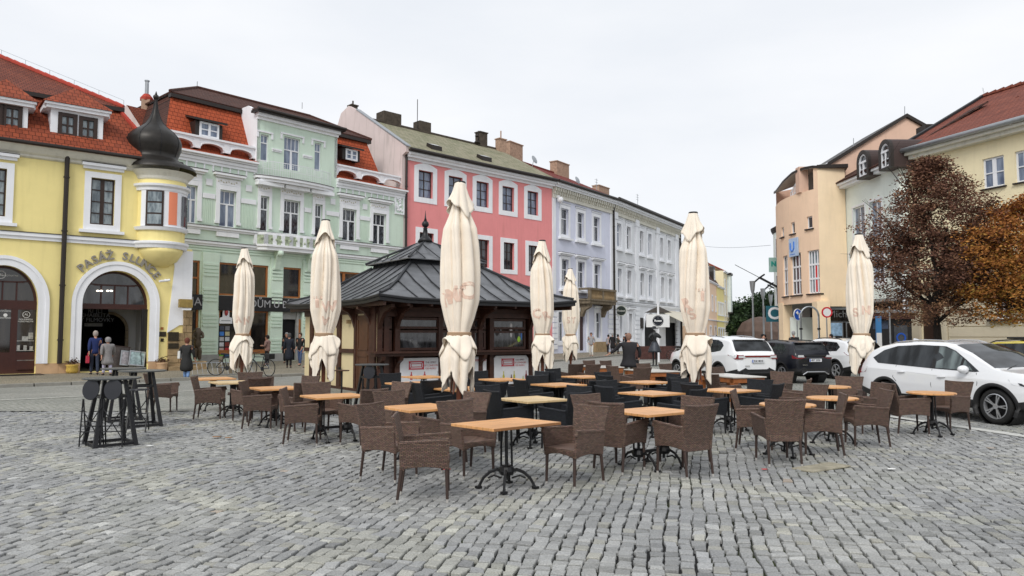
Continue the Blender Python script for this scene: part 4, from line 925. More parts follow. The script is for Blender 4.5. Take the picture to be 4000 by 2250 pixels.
for px in (1078, 1203):
    x = fg.S(px, 1020); mb = MB()
    prof = [(0, zb_-.28), (-.62, zb_-.28), (-.64, zb_-.5), (-.45, zb_-.62), (-.32, zb_-.95), (-.2, zu1-.2), (0, zu1-.2)]
    mb.add([(x-.18, y, z) for y, z in prof]+[(x+.18, y, z) for y, z in prof], [tuple(range(7)), tuple(range(13, 6, -1))]+[(i, i+7, (i+1)%7+7, (i+1)%7) for i in range(7)])
    mb.ball((x, -.55, zb_-.45), .2, 8); mb.box(x-.3, x+.3, -.12, .01, zu1-.6, zu1-.2); mb.box(x-.22, x+.22, -.1, .01, zu1-1.2, zu1-.62)
    mb.obj('bracket', M_['green'], low)
pil = [(784, 850), (1053, 1101), (1178, 1228), (1424, 1470), (1540, 1578)]
z_pb = fg.Z(815, 1385)
for xl, xr in pil:
    a, b = fg.S(xl, 1200), fg.S(xr, 1200); mb = MB(); mb.box(a, b, -.12, .012, z_pb, zu1+.55)
    pz = z_pb+.15; k = 0
    while pz < zu1+.2:
        if k % 7 < 4: mb.box(a+.07, b-.07, -.17, -.11, pz, pz+.13)
        pz += .22; k += 1
    mb.obj('pilaster', M_['green'], G)
    mb = MB(); mb.box(a-.03, b+.05, -.2, .012, .1, z_pb-.002); mb.obj('pilaster_base', M_['greystone'], G)
mb = MB()
for k in range(3): mb.box(gL, gR, -.05-.02*k, .012, zu1+.62+k*.16, zu1+.72+k*.16)
mb.obj('panel_moulding', M_['green'], G)
zf0, zf1 = fg.Z(1000, 1214)-.03, zu0-.02
for xl, xr in ((700, 786), (850, 1053), (1101, 1180), (1228, 1424)):
    a, b = fg.S(xl, 1190), fg.S(xr, 1190); mb = MB(); mb.box(a, b, -.16, .012, zf0, zf1); mb.obj('black_fascia', M_['black'], G)
mb = MB(); mb.box(fg.S(1053, 1190)-.01, fg.S(1101, 1190)+.01, -.15, .012, zf0, zf1); mb.box(fg.S(1178, 1190)-.01, fg.S(1228, 1190)+.01, -.15, .012, zf0, zf1); mb.parts('black_fascia', M_['black'], G)
sgl = mat('silver_letters', (.36, .36, .38), .4, var=0)
sx, sz_ = fg.sz(1100, 1192, -.2); text('DŮM U BÍLÉHO', .68, sx, -.18, (zf0+zf1)/2, sgl, G, 'fascia_lettering', ext=.01, scx=.95)
sx, _ = fg.sz(757, 1190, -.2); text('ŇA', .7, sx, -.18, (zf0+zf1)/2, sgl, G, 'fascia_lettering', ext=.01)
for k, q in enumerate(shopops):
    if k == 4: continue
    mb = MB(); fw = .14
    mb.rect(q[0]+.003, q[1]-.003, q[2]+.003, q[3]-.003, fw*.8, .08, .2)
    if k in (1, 3, 5): mb.box((q[0]+q[1])/2+.3, (q[0]+q[1])/2+.5, .08, .19, q[2]+.1, q[3]-.1)
    if k == 0: mb.box(q[0], q[1], .08, .19, zu0-.3, zu0-.1); mb.box(q[0], q[1], .08, .19, zu1-1.1, zu1-1.0)
    o = mb.obj('shop_window', M_['orangewood'], G); mb = MB(); mb.box(q[0]+.02, q[1]-.02, .14, .16, q[2]+.02, q[3]-.02); mb.obj('pane', M_['g_shop'], o)
    if k == 3:
        mb = MB(); mb.box(q[0], q[1]+.02, -.12, .05, q[2]-.12, q[2]+.12); mb.obj('sill', M_['orangewood'], o)
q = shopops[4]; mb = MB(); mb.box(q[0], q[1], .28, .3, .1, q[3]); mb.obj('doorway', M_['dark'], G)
mb = MB(); mb.box(q[1]-.35, q[1]-.2, .0, .2, .1, q[3]); mb.box(q[0], q[1], .1, .25, q[3]-.5, q[3]); mb.obj('door_frame', M_['greystone'], G)
mb = MB(); mb.box(q[1]-.2, q[1]-.05, .0, .15, .1, q[3]-.5); mb.obj('door_post', M_['orangewood'], G)
bx = fg.S(860, 1300, -.1); tints = [(.05, .06, .09), (.2, .2, .22), (.05, .2, .6), (.55, .5, .3), (.5, .5, .52), (.6, .62, .65), (.65, .66, .7), (.25, .04, .03), (.6, .45, .42), (.5, .02, .03), (.18, .6, .05), (.05, .15, .35)]
mb = MB(); xa, xb = fg.S(858, 1300, -.1), fg.S(901, 1300, -.1); zz0, zz1 = fg.Z(880, 1398, -.1), fg.Z(880, 1272, -.1)
mb.box(xa, xb, -.02, .06, zz0, zz1); nb = mb.obj('notice_board', M_['black'], G)
for k in range(12):
    i, j = k % 2, k//2; w_ = (xb-xa)/2; h_ = (zz1-zz0)/6; mb = MB(); mb.box(xa+i*w_+.04, xa+(i+1)*w_-.04, -.035, -.022, zz1-(j+1)*h_+.04, zz1-j*h_-.04)
    mb.obj('poster', mat('poster_%d' % k, tints[k], .6, n1=14, var=.35), nb)
mb = MB(); cx_, cz_ = fg.sz(884, 1248, -.1); mb.prism([(cx_-.42, cz_-.25), (cx_+.42, cz_-.25), (cx_+.4, cz_+.1), (cx_+.22, cz_+.16), (cx_+.22, cz_+.6), (cx_+.12, cz_+.78), (cx_-.12, cz_+.78), (cx_-.22, cz_+.6), (cx_-.22, cz_+.16), (cx_-.4, cz_+.1)], -.06, -.02)
o = mb.obj('white_shield_sign', M_['whiteframe'], G); mb = MB(); mb.lathe([(.01, -.2), (.09, -.12), (.12, 0), (.09, .14), (.01, .22)], 8, (cx_, -.07, cz_+.42)); mb.obj('red_crest', mat('crest_red', (.4, .06, .06), .6, n1=20, var=.5), o)
mb = MB(); mb.box(cx_-.3, cx_+.3, -.066, -.061, cz_-.1, cz_-.04); mb.obj('sign_line', M_['galv'], o)
# ================================================================ PINK HOUSE
fp = Fac((-8.15, 56.7), (1.041, 1))
K = fp.root('pink_house', 'salmon pink house with white framed windows and mossy grey tiled roof')
pL, pR = fp.S(1583, 900), fp.S(2156, 900)
c5 = lambda x0, x1, y0, y1: fp.rect(1300+x0*.4831, 1300+x1*.4831, 350+y0*.4831, 350+y1*.4831)
c5b = lambda x0, x1, y0, y1: fp.rect(1100+x0*.5177, 1100+x1*.5177, 850+y0*.5177, 850+y1*.5177)
top = [c5(692, 808, 668, 885), c5(935, 1048, 708, 918), c5(1160, 1260, 748, 950), c5(1370, 1465, 780, 980), c5(1573, 1660, 817, 1005)]
bot = [c5(700, 815, 1158, 1395), c5(945, 1052, 1180, 1410), c5b(1478, 1565, 170, 372), c5b(1675, 1755, 188, 400), c5b(1862, 1945, 203, 413)]
def level(rs): a = sum(q[2] for q in rs)/len(rs); b = sum(q[3] for q in rs)/len(rs); return [(q[0], q[1], a, b) for q in rs]
top, bot = level(top), level([bot[2], bot[3], bot[4], (bot[0][0], bot[0][1], bot[2][2], bot[2][3]), (bot[1][0], bot[1][1], bot[2][2], bot[2][3])])
zpc = fp.Z(1850, 663)
gnd = [(fp.S(2090, 1300), fp.S(2140, 1300), .8, 3.6), (fp.S(1960, 1300), fp.S(2040, 1300), .3, 3.6), (fp.S(1700, 1300), fp.S(1800, 1300), .3, 3.6)]
mb = MB(); shell(mb, pL, pR, .1, zpc-.1, top+bot+gnd, 13, .35); mb.obj('wall', M_['pink'], K)
for q in top: window(K, q, 'brownframe', 'g_sky', cols=2, bars=(.33, .66), fw=.08, sur=(.42, 'white', .04), arch=.3, yin=.26)
for q in bot: window(K, q, 'brownframe', 'g_dark', cols=2, bars=(.33, .66), fw=.08, sur=(.38, 'white', .04), yin=.26)
for q in gnd: window(K, q, 'darkbrown', 'g_shop', cols=2, bars=(.75,), sur=(.2, 'cream_trim', .04), name='shop_window')
mb = MB(); mb.box(pL, pR, -.12, .012, zpc-.3, zpc-.1); mb.box(pL-.02, pR+.02, -.4, .012, zpc-.1, zpc+.1); mb.box(pL-.04, pR+.04, -.55, .012, zpc+.1, zpc+.28); mb.obj('cornice', M_['white'], K)
mb = MB(); mb.tube([(pL-.1, -.75, zpc+.42), (pR, -.75, zpc+.42)], .13, 8); mb.box(pL-.1, pR, -.7, .2, zpc+.29, zpc+.42); mb.obj('gutter', M_['darkbrown'], K)
pipe(K, pL-.02, .2, zpc+.3, y=-.14, r=.09, m='darkbrown')
dp = 6.9; zpr = fp.Z(1397, 456, dp)
pe = -.75
prf = roofplane(K, [(pL-.1, pe, zpc+.45), (pR, pe, zpc+.45), (pR, dp, zpr), (pL-.1, dp, zpr)], 't_grey')
roofplane(K, [(pL-.1, dp, zpr), (pR, dp, zpr), (pR, 14, zpc+.4), (pL-.1, 14, zpc+.4)], 't_grey', 'roof_back')
mb = MB(); mb.tube([(pL, dp, zpr+.05), (pR, dp, zpr+.05)], .13, 6); mb.obj('ridge_tiles', M_['chim'], K)
mb = MB(); pw = [(-.5, zpc+.2), (-.5, zpc+.62), (dp-.3, zpr+.45), (dp+1.0, zpr+1.1), (dp+2.2, zpr+.7), (12.5, zpc-.4), (12, 4), (0, 4), (0, zpc)]
mb.add([(pL-.35, y, z) for y, z in pw]+[(pL-.05, y, z) for y, z in pw], [tuple(range(9)), tuple(range(17, 8, -1))]+[(i, i+9, (i+1)%9+9, (i+1)%9) for i in range(9)])
o = mb.obj('party_wall', M_['pinkwhite'], K)
mb = MB(); mb.add([(pL+x, y, z) for x in (-.42, .02) for y, z in ((-.6, zpc+.62), (dp-.3, zpr+.47), (dp-.3, zpr+.56), (-.6, zpc+.71))], [(0, 1, 2, 3), (4, 5, 6, 7), (0, 1, 5, 4), (3, 2, 6, 7), (0, 3, 7, 4)]); mb.obj('coping', M_['galv'], o)
chim_px(K, fp, 1374, 1397, 413, 456, dp+1.2, 'chim', pipe_y=391, roof=prf)
chim_px(K, fp, 1500, 1568, 439, 493, dp-.2, 'chim', False, 1.2, roof=prf)
chim_px(K, fp, 1640, 1684, 475, 524, dp-.2, 'chim', False, 1.0, roof=prf)
chim_px(K, fp, 1875, 1904, 519, 570, dp-.2, 'chim', True, .7, roof=prf)
chim_px(K, fp, 1951, 1978, 545, 598, dp-.6, 'chim2', True, .6, 509, roof=prf)
s_, z_ = fp.sz(1630, 505, dp); mb = MB(); mb.tube([(s_, dp, z_), (s_, dp, fp.Z(1630, 388, dp))], .035, 6); mb.obj('antenna_pole', M_['darkbrown'], prf)
s_, z_ = fp.sz(1868, 530, dp); mb = MB(); mb.tube([(s_, dp, z_-.8), (s_, dp, z_+.5)], .03, 5); mb.ball((s_-.25, dp-.1, z_-.1), .2, 8, .6); mb.ball((s_-.3, dp-.2, z_-.75), .3, 8, .5); mb.obj('roof_ventilator', M_['darkbrown'], prf)
for (x0, x1, y0, y1) in ((1676, 1715, 577, 589), (1872, 1909, 614, 628)):
    d_ = .9; q = fp.rect(x0, x1, y0, y1, d_); zz = zpc+.45+(zpr-zpc-.45)*(d_-pe)/(dp-pe)
    sl = (zpr-zpc-.45)/(dp-pe); mb = MB(); mb.add([(q[0], d_-.4, zz+.25-.4*sl+.12), (q[1], d_-.4, zz+.25-.4*sl+.12), (q[1], d_+.3, zz+.3*sl+.3), (q[0], d_+.3, zz+.3*sl+.3), (q[0], d_-.4, zz-.5*sl), (q[1], d_-.4, zz-.5*sl), (q[1], d_+.4, zz+.3*sl), (q[0], d_+.4, zz+.3*sl)], [(0, 1, 2, 3), (0, 4, 5, 1), (1, 5, 6, 2), (0, 3, 7, 4), (3, 2, 6, 7)])
    o = mb.obj('skylight', M_['darkbrown'], prf); mb = MB(); mb.add([(q[0]+.1, d_-.35, zz+.25-.35*sl+.14), (q[1]-.1, d_-.35, zz+.25-.35*sl+.14), (q[1]-.1, d_+.2, zz+.2*sl+.31), (q[0]+.1, d_+.2, zz+.2*sl+.31)], [(0, 1, 2, 3)]); mb.obj('pane', M_['whiteframe'], o)
# ================================================================ LAVENDER HOUSE + WHITE HOUSE
def denticles(P, a, b, z, m='cream_trim', pitch=.42):
    mb = MB(); x = a+.1
    while x < b-.15:
        mb.box(x, x+.17, -.42, -.02, z-.34, z-.02); mb.box(x+.02, x+.15, -.3, -.02, z-.62, z-.34); x += pitch
    mb.box(a, b, -.12, .012, z-.9, z-.02); mb.box(a, b, -.18, .012, z-.98, z-.9)
    return mb.obj('bracket_frieze', M_[m], P)
fl = Fac((3.6, 68.0), (.715, 1)); Lv = fl.root('lavender_house', 'narrow lavender house with bracketed cornice and weathered stone balcony')
lL, lR = fl.S(2156, 900), fl.S(2392, 900); zlc = fl.Z(2280, 756)
c6 = lambda f, x0, x1, y0, y1: f.rect(2000+x0*.4831, 2000+x1*.4831, 550+y0*.4831, 550+y1*.4831)
lt = level([c6(fl, 395, 455, 553, 760), c6(fl, 527, 580, 580, 790), c6(fl, 657, 707, 617, 810)])
lb = level([c6(fl, 400, 455, 955, 1180), c6(fl, 530, 585, 980, 1190), c6(fl, 663, 710, 1003, 1200)])
lg = [(fl.S(2262, 1300), fl.S(2284, 1300), .3, fl.Z(2273, 1220)), (fl.S(2327, 1270), fl.S(2344, 1270), fl.Z(2335, 1322), fl.Z(2335, 1221)), (fl.S(2180, 1270), fl.S(2200, 1270), 1.2, 4)]
mb = MB(); shell(mb, lL, lR, .1, zlc, lt+lb+lg, 13, .35); mb.obj('wall', M_['lav'], Lv)
for k, q in enumerate(lt+lb):
    window(Lv, q, 'whiteframe', 'g_stripe', cols=2, bars=(.62,), fw=.07, sur=(.3, 'white', .07), sill=(.5, .2, 'white', .3), hood=(.05, .3 if k < 3 else .55, .14 if k < 3 else .24, 'white', .12 if k < 3 else .4), top_cols=1, yin=.22)
window(Lv, lg[1], 'whiteframe', 'g_stripe', cols=2, bars=(.62,), fw=.07, sur=(.35, 'white', .07), sill=(.45, .2, 'white', .2), hood=(.05, .4, .25, 'white', .25), top_cols=1)
window(Lv, lg[2], 'whiteframe', 'g_stripe', cols=2, bars=(.62,), fw=.07, sur=(.35, 'white', .07), top_cols=1)
q = lg[0]; mb = MB(); mb.box(q[0], q[1], .2, .28, .1, q[3]); mb.obj('door', M_['maroon'], Lv)
mb = MB(); mb.rect(q[0]-.4, q[1]+.75, -.6, q[3]+.45, .38, -.08, .012); mb.obj('door_surround', M_['white'], Lv)
mb = MB(); z = .5
while z < 4.9:
    mb.box(lR-1.15, lR-.05, -.1, .012, z, z+.42); mb.box(lL+.05, lL+.8, -.1, .012, z, z+.42); z += .5
mb.obj('rusticated_quoins', M_['white'], Lv)
mb = MB(); mb.box(lL+.02, lL+.55, -.1, .012, 5.6, zlc-.95); mb.box(lR-.55, lR-.02, -.1, .012, 5.6, zlc-.95); mb.parts('corner_pilaster', M_['white'], Lv)
zl5 = fl.Z(2380, 1180); band(Lv, lL, lR, zl5-.15, zl5+.15, .2, 'white', 'string_course', cap='darkbrown')
denticles(Lv, lL, lR, zlc-.28); mb = MB(); mb.box(lL, lR, -.5, .012, zlc-.28, zlc-.1); mb.box(lL, lR, -.68, .012, zlc-.1, zlc+.12); mb.obj('cornice', M_['white'], Lv)
mb = MB(); mb.tube([(lL, -.8, zlc+.22), (lR, -.8, zlc+.22)], .14, 8); mb.box(lL, lR, -.75, .2, zlc+.13, zlc+.24); mb.obj('gutter', M_['darkbrown'], Lv)
pipe(Lv, lR-.03, .2, zlc, y=-.2, r=.11)
dl = 5.8; zlr = fl.Z(2300, 722, dl)
lrf = roofplane(Lv, [(lL, -.8, zlc+.28), (lR, -.8, zlc+.28), (lR, dl, zlr), (lL, dl, zlr)], 't_red')
mb = MB(); mb.tube([(lL, dl, zlr+.04), (lR, dl, zlr+.04)], .14, 6); mb.obj('ridge_tiles', M_['t_red'], Lv)
roofplane(Lv, [(lL, dl, zlr), (lR, dl, zlr), (lR, 13, zlc), (lL, 13, zlc)], 't_red', 'roof_back')
chim_px(Lv, fl, 2176, 2223, 638, 688, dl-.5, 'chim2', True, .9, roof=lrf)
chim_px(Lv, fl, 2340, 2380, 731, 765, dl-.2, 'chim2', True, .9, roof=lrf)
chim_px(Lv, fl, 1992, 2042, 562, 612, dl+1.5, 'chim2', True, .9, roof=lrf)
for (px, py) in ((2240, 706), (2071, 626)):
    s_, z_ = fl.sz(px, py, 2.5); mb = MB(); mb.M = Matrix.Translation((s_, 2.0, z_)) @ Matrix.Rotation(R(70), 4, 'X'); mb.lathe([(.01, .12), (.25, .08), (.42, 0)], 14); mb.M = None; mb.tube([(s_, 2.1, z_), (s_, 2.3, z_-.8)], .03, 5); mb.obj('satellite_dish', M_['galv'], lrf)
for px, yt, yb in ((2331, 698, 745), (2491, 758, 800)):
    s_, z_ = fl.sz(px, yb, dl-1); mb = MB(); zt2 = fl.Z(px, yt, dl-1); mb.tube([(s_, dl-1, z_-.5), (s_, dl-1, zt2)], .03, 5)
    for k in range(3): mb.tube([(s_-.45, dl-1, zt2-.15-.3*k), (s_+.3, dl-1, zt2-.15-.3*k)], .02, 4)
    mb.obj('aerial', M_['galv'], lrf)
q0, q1 = fl.S(2258, 1150), fl.S(2362, 1150); zt_ = fl.Z(2310, 1130); zf_ = fl.Z(2310, 1172)
mb = MB(); mb.box(q0, q1, -1.3, .0, zf_-.45, zf_-.15); mb.box(q0-.1, q1+.1, -1.4, .0, zf_-.15, zf_)
mb.box(q0-.05, q1+.05, -1.35, -1.05, zt_-.2, zt_); mb.box(q0-.05, q0+.2, -1.05, 0, zt_-.2, zt_); mb.box(q1-.2, q1+.05, -1.05, 0, zt_-.2, zt_)
for x in (q0+.15, (q0+q1)/2, q1-.15): mb.box(x-.15, x+.15, -1.32, -1.08, zf_, zt_-.2)
mb.box(q0, q1, -1.16, -1.12, zf_, zt_-.2)
lbal = mb.obj('stone_balcony', M_['dirtystone'], Lv)
mb = MB(); n = int((q1-q0)/.22)
for k in range(n):
    x = q0+(k+.5)*(q1-q0)/n; mb.lathe([(.05, zf_), (.08, zf_+.2), (.04, zf_+.5), (.07, zt_-.2)], 6, (x, -1.22, 0))
mb.obj('baluster_row', M_['stone'], lbal)
for x in (q0+.5, q1-.7):
    mb = MB(); prof = [(0, zf_-.45), (-1.2, zf_-.45), (-1.1, zf_-.8), (-.5, zf_-1.1), (-.25, zf_-1.7), (0, zf_-1.7)]
    mb.add([(x-.2, y, z) for y, z in prof]+[(x+.25, y, z) for y, z in prof], [tuple(range(6)), tuple(range(11, 5, -1))]+[(i, i+6, (i+1)%6+6, (i+1)%6) for i in range(6)]); mb.obj('bracket', M_['dirtystone'], lbal)
q = c6(fl, 400, 435, 1207, 1240); mb = MB(); mb.box(q[0], q[1]+.6, -.1, .01, q[2], q[3]); mb.obj('stone_panel', M_['dirtystone'], Lv)
mb = MB(); a_, b_ = fl.S(2317, 1350), fl.S(2366, 1350); mb.box(a_, b_, -.35, .012, .1, fl.Z(2340, 1335)); mb.obj('stone_plinth', M_['stone'], Lv)
s_, z_ = fl.sz(2183, 781, -.3); mb = MB(); mb.ball((s_, -.45, z_), .3, 10); mb.box(s_-.2, s_, -.4, 0, z_+.2, z_+.4); mb.obj('dome_camera', M_['whiteframe'], Lv)
s_, z_ = fl.sz(2408, 1214, -.5)
def round_sign(P, s_, z_, rad, y, rz=0):
    T = Matrix.Translation((s_, y, z_)) @ Matrix.Rotation(rz, 4, 'Z') @ Matrix.Rotation(R(90), 4, 'X'); mb = MB(); mb.M = T
    mb.lathe([(rad, -.05), (rad, .05)], 24); o = mb.obj('round_tavern_sign', mat('sign_dark_green', (.012, .02, .016), .4, var=.1), P)
    mb = MB(); mb.M = T; mb.lathe([(rad*.9, .055), (rad*1.04, .055), (rad*1.04, -.055), (rad*.9, -.055)], 24, caps=False); mb.obj('sign_rim', mat('sign_silver', (.45, .46, .42), .4, var=0), o)
    me = text_mesh('Rosen', rad*.62, .01, mat('sign_text', (.6, .6, .56), .5, var=0)); me.transform(Matrix.Translation((s_, y, z_)) @ Matrix.Rotation(rz, 4, 'Z') @ Matrix.Rotation(R(90), 4, 'X') @ Matrix.Translation((0, 0, .06))); link('sign_lettering', me, o)
    return o
fw = Fac((10.4, 77.5), (.5886, 1)); Wh = fw.root('white_house', 'long white house with paired windows, pilasters and a tavern on the ground floor')
wL, wR = fw.S(2392, 900), fw.S(2653, 900); zwc = fw.Z(2530, 845)
XT = [(845, 880), (925, 957), (1030, 1058), (1098, 1125), (1195, 1218), (1257, 1280)]; YT = [(668, 850), (692, 872), (735, 908), (760, 925), (783, 945), (805, 965)]
XB = [(852, 882), (930, 960), (1035, 1065), (1103, 1130), (1203, 1227), (1265, 1288)]; YB = [(1040, 1228), (1055, 1238), (1075, 1255), (1085, 1265), (1097, 1272), (1110, 1283)]
wt = level([c6(fw, *x, *y) for x, y in zip(XT, YT)]); wb = level([c6(fw, *x, *y) for x, y in zip(XB, YB)])
c4 = lambda f, x0, x1, y0, y1: f.rect(2200+x0*.20186, 2200+x1*.20186, 1180+y0*.20186, 1180+y1*.20186)
wg = level([c4(fw, 1085, 1130, 215, 690), c4(fw, 1265, 1322, 225, 690)])
ga = c4(fw, 1560, 1800, 215, 800); ga = (ga[0], ga[1], .2, ga[3], (ga[1]-ga[0])/2)
g2 = (fw.S(2600, 1300), fw.S(2645, 1300), .2, 3.4)
mb = MB(); shell(mb, wL, wR, .1, zwc, wt+wb+wg+[ga, g2], 13, .4); mb.obj('wall', M_['grey_w'], Wh)
for k, q in enumerate(wt+wb+wg):
    window(Wh, q, 'whiteframe', 'g_dark' if k % 3 else 'g_sky', cols=2, bars=(.64,), fw=.09, sur=(.32, 'white', .08), sill=(.5, .2, 'white', .3), hood=(.05, .3 if k < 6 else .45, .16 if k < 6 else .3, 'white', .12 if k < 6 else .42), top_cols=1, yin=.24)
for px in (2401, 2486, 2566, 2640):
    x = fw.S(px, 1000); mb = MB(); mb.box(x-.42, x+.42, -.14, .012, 5.5, zwc-.95); mb.box(x-.55, x+.55, -.22, .012, zwc-1.7, zwc-.98); mb.obj('pilaster', M_['white'], Wh)
    mb = MB(); z = .4
    while z < 4.8: mb.box(x-.6, x+.6, -.12, .012, z, z+.42); z += .52
    if px != 2566: mb.obj('rusticated_quoins', M_['white'], Wh)
zw5 = fw.Z(2520, 1192); band(Wh, wL, wR, zw5-.15, zw5+.15, .22, 'white', 'string_course', cap='darkbrown')
denticles(Wh, wL, wR, zwc-.28, pitch=.5); mb = MB(); mb.box(wL, wR+.2, -.5, .012, zwc-.28, zwc-.1); mb.box(wL, wR+.3, -.7, .012, zwc-.1, zwc+.15); mb.obj('cornice', M_['white'], Wh)
mb = MB(); mb.tube([(wL, -.8, zwc+.3), (wR+.3, -.8, zwc+.3)], .2, 8); mb.box(wL, wR+.2, -.75, .2, zwc+.16, zwc+.34); mb.obj('gutter', M_['darkbrown'], Wh)
roofplane(Wh, [(wL, -.8, zwc+.35), (wR+.2, -.8, zwc+.35), (wR-2, 5, zwc+2.4), (wL, 5, zwc+2.4)], 't_dark')
pipe(Wh, wR+.05, .2, zwc, y=-.1, r=.14)
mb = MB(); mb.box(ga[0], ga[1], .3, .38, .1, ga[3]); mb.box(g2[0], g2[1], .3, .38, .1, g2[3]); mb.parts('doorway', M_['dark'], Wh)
a, b, c, d, h = ga; n = 16; cx = (a+b)/2; hw = (b-a)/2; mb = MB()
xo = [(cx-(hw+.45)*math.cos(math.pi*k/n), d-h+(hw+.45)*math.sin(math.pi*k/n)) for k in range(n+1)]; xi = [(cx-hw*math.cos(math.pi*k/n), d-h+hw*math.sin(math.pi*k/n)) for k in range(n+1)]
for k in range(n): mb.prism([xo[k], xo[k+1], xi[k+1], xi[k]], -.1, .012)
mb.box(a-.45, a, -.1, .012, .1, d-h); mb.box(b, b+.45, -.1, .012, .1, d-h); mb.obj('arch_surround', M_['white'], Wh)
round_sign(Wh, fw.S(2409, 1214), fw.Z(2409, 1214), .55, -.5, -fw.rz)
q = c4(fw, 1490, 1535, 305, 510); mb = MB(); mb.box(q[0], q[1], -.14, .01, q[2], q[3]); mb.obj('menu_board', M_['darkbrown'], Wh)
awm = mat('cream_awning', (.62, .58, .48), .85, n1=4, var=.12); awd = mat('dark_awning', (.05, .042, .035), .85, n1=4, var=.2)
ax0, ax1 = fw.S(2570, 1240), fw.S(2655, 1240); az = 4.9
mb = MB(); mb.add([(ax0, -.02, az), (ax1, -.02, az), (ax1+.3, -3.2, az-1.5), (ax0-.5, -3.2, az-1.5), (ax0, -.02, az-.06), (ax1, -.02, az-.06), (ax1+.3, -3.2, az-1.56), (ax0-.5, -3.2, az-1.56)], [(0, 1, 2, 3), (4, 5, 6, 7), (0, 3, 7, 4), (1, 2, 6, 5)])
mb.box(ax0-.5, ax1+.3, -3.25, -3.2, az-2.0, az-1.5)
o = tag(link('cream_awning', mb.mesh('cream_awning', awm)), 'cream awning sloping out over the tavern terrace at the white house', 'awning'); o.location = fw.P0; o.rotation_euler[2] = fw.rz
text('ROSEN PUB', .3, (ax0+ax1)/2, -3.27, az-1.78, M_['darkbrown'], o, 'awning_lettering', ext=.004)
def farhouse(name, label, p0, u, px0, px1, gut, m, roofm, wins, zr=2.5, dep=9, zext=0):
    f = Fac(p0, u); P = f.root(name, label); a, b = f.S(px0, 1250), f.S(px1, 1250); zt = f.Z(*gut); ops = []
    for row in wins:
        for k in range(row[0]):
            x = a+(b-a)*(k+.5)/row[0]; ops.append((x-row[3], x+row[3], row[1], row[2]))
    mb = MB(); shell(mb, a, b, .05, zt, ops, dep, .3); mb.obj('wall', M_[m], P)
    for q in ops: window(P, q, 'whiteframe', 'g_dark', cols=2, fw=.1, sur=(.25, 'white', .08))
    band(P, a, b, zt-.3, zt, .35, 'white', 'cornice'); band(P, a, b, 4.2, 4.4, .2, 'white')
    if roofm: roofplane(P, [(a, -.3, zt+.02), (b, -.3, zt+.02), (b, dep/2, zt+zr), (a, dep/2, zt+zr)], roofm); mb = MB(); mb.add([(b, 0, zt), (b, dep, zt), (b, dep/2, zt+zr)], [(0, 1, 2)]); mb.obj('gable', M_[m], P)
    return f, P, a, b, zt
farhouse('cream_gap_house', 'sliver of cream house with dark roof right of the white house', (22.6, 101), (.3, 1), 2648, 2680, (2655, 950), 'cream', 't_dark', [(2, 8, 10, .6), (2, 5, 7, .6), (1, .5, 3, 1)])
f, P, a, b, zt = farhouse('peach_street_house', 'peach house with dark dormered mansard roof down the street', (25.5, 104.5), (.414, 1), 2690, 2803, (2790, 1106), 'peach', None, [(7, 6, 8.3, .55), (5, .4, 3.2, .9)])
roofplane(P, [(a, -.3, zt), (b, -.3, zt), (b, 1.8, zt+3.2), (a, 1.8, zt+3.2)], 't_dark'); roofplane(P, [(a, 1.6, zt+3.2), (b, 1.6, zt+3.2), (b, 6, zt+5), (a, 6, zt+5)], 't_plain', 'upper_roof')
for k in range(4):
    x = a+(b-a)*(k+.5)/4; mb = MB(); arc = [(x-1.1, zt+.3)]+[(x-1.1*math.cos(math.pi*j/8), zt+1.9+1.0*math.sin(math.pi*j/8)) for j in range(9)]+[(x+1.1, zt+.3)]
    mb.prism(arc, -.1, 2); o = mb.obj('dormer', M_['darkbrown'], P); mb = MB(); mb.rect(x-.7, x+.7, zt+.5, zt+2.2, .1, -.16, -.05); mb.box(x-.05, x+.05, -.15, -.08, zt+.5, zt+2.2); mb.obj('dormer_window', M_['whiteframe'], o)
farhouse('yellow_street_house', 'bright yellow house further down the street', (35.1, 127.5), (.44, 1), 2803, 2829, (2816, 1122), 'yellow', 't_dark', [(4, 5.5, 7.5, .5), (3, .4, 3, .9)])
f, P, a, b, zt = farhouse('cream_tower_house', 'cream house with tall green panelled tower bay and red roof', (38.9, 136), (.42, 1), 2829, 2849, (2838, 1065), 'cream', 't_plain', [(2, 9.5, 12, .6), (2, 5.5, 8, .6), (2, .4, 3, .9)])
mb = MB(); mb.box(b-2.4, b+.1, -.6, .5, 6.2, zt-.4); mb.obj('tower_bay', M_['mint2'], P); mb = MB(); mb.box(b-2.8, b+.2, -.8, .5, zt-.4, zt); mb.box(b-2.7, b+.15, -.7, .5, 5.9, 6.2); mb.obj('tower_cornice', M_['darkbrown'], P)
gs = mat('green_shop_sign', (.03, .35, .06), .5, var=.1); 
# ================================================================ RIGHT SIDE
fc = Fac((21.5, 42), (.384, -1)); Cr = fc.root('cream_house', 'large cream house with red brown tiled roof behind the autumn trees')
cL, cR = fc.S(3516, 900), 15.5; zcg = 12.0
cw = [fc.rect(3300+1115*.4831, 3300+1290*.4831, 300+648*.4831, 300+895*.4831), fc.rect(3300+1378*.4831, 3300+1540*.4831, 300+610*.4831, 300+850*.4831)]
zz0 = min(q[2] for q in cw); zz1 = cw[0][3]
cw = [(q[0], q[1], cw[0][2], zz1) for q in cw]; cw += [(cw[1][1]+1.0, cw[1][1]+3.1, cw[0][2], zz1)]
low = [fc.rect(3885, 3950, 1180, 1246), (8.2, 9.9, 2.5, 4.6), (10.6, 12.3, 2.5, 4.6)]
low[0] = (low[0][0], low[0][1], low[0][2], low[0][2]+2.1)
mid = []
dr = (fc.S(3600, 1300), fc.S(3672, 1300), .1, 3.6)
mb = MB(); shell(mb, cL, cR, .05, zcg-.3, cw+low+mid+[dr], 14, .25); mb.obj('wall', M_['cream'], Cr)
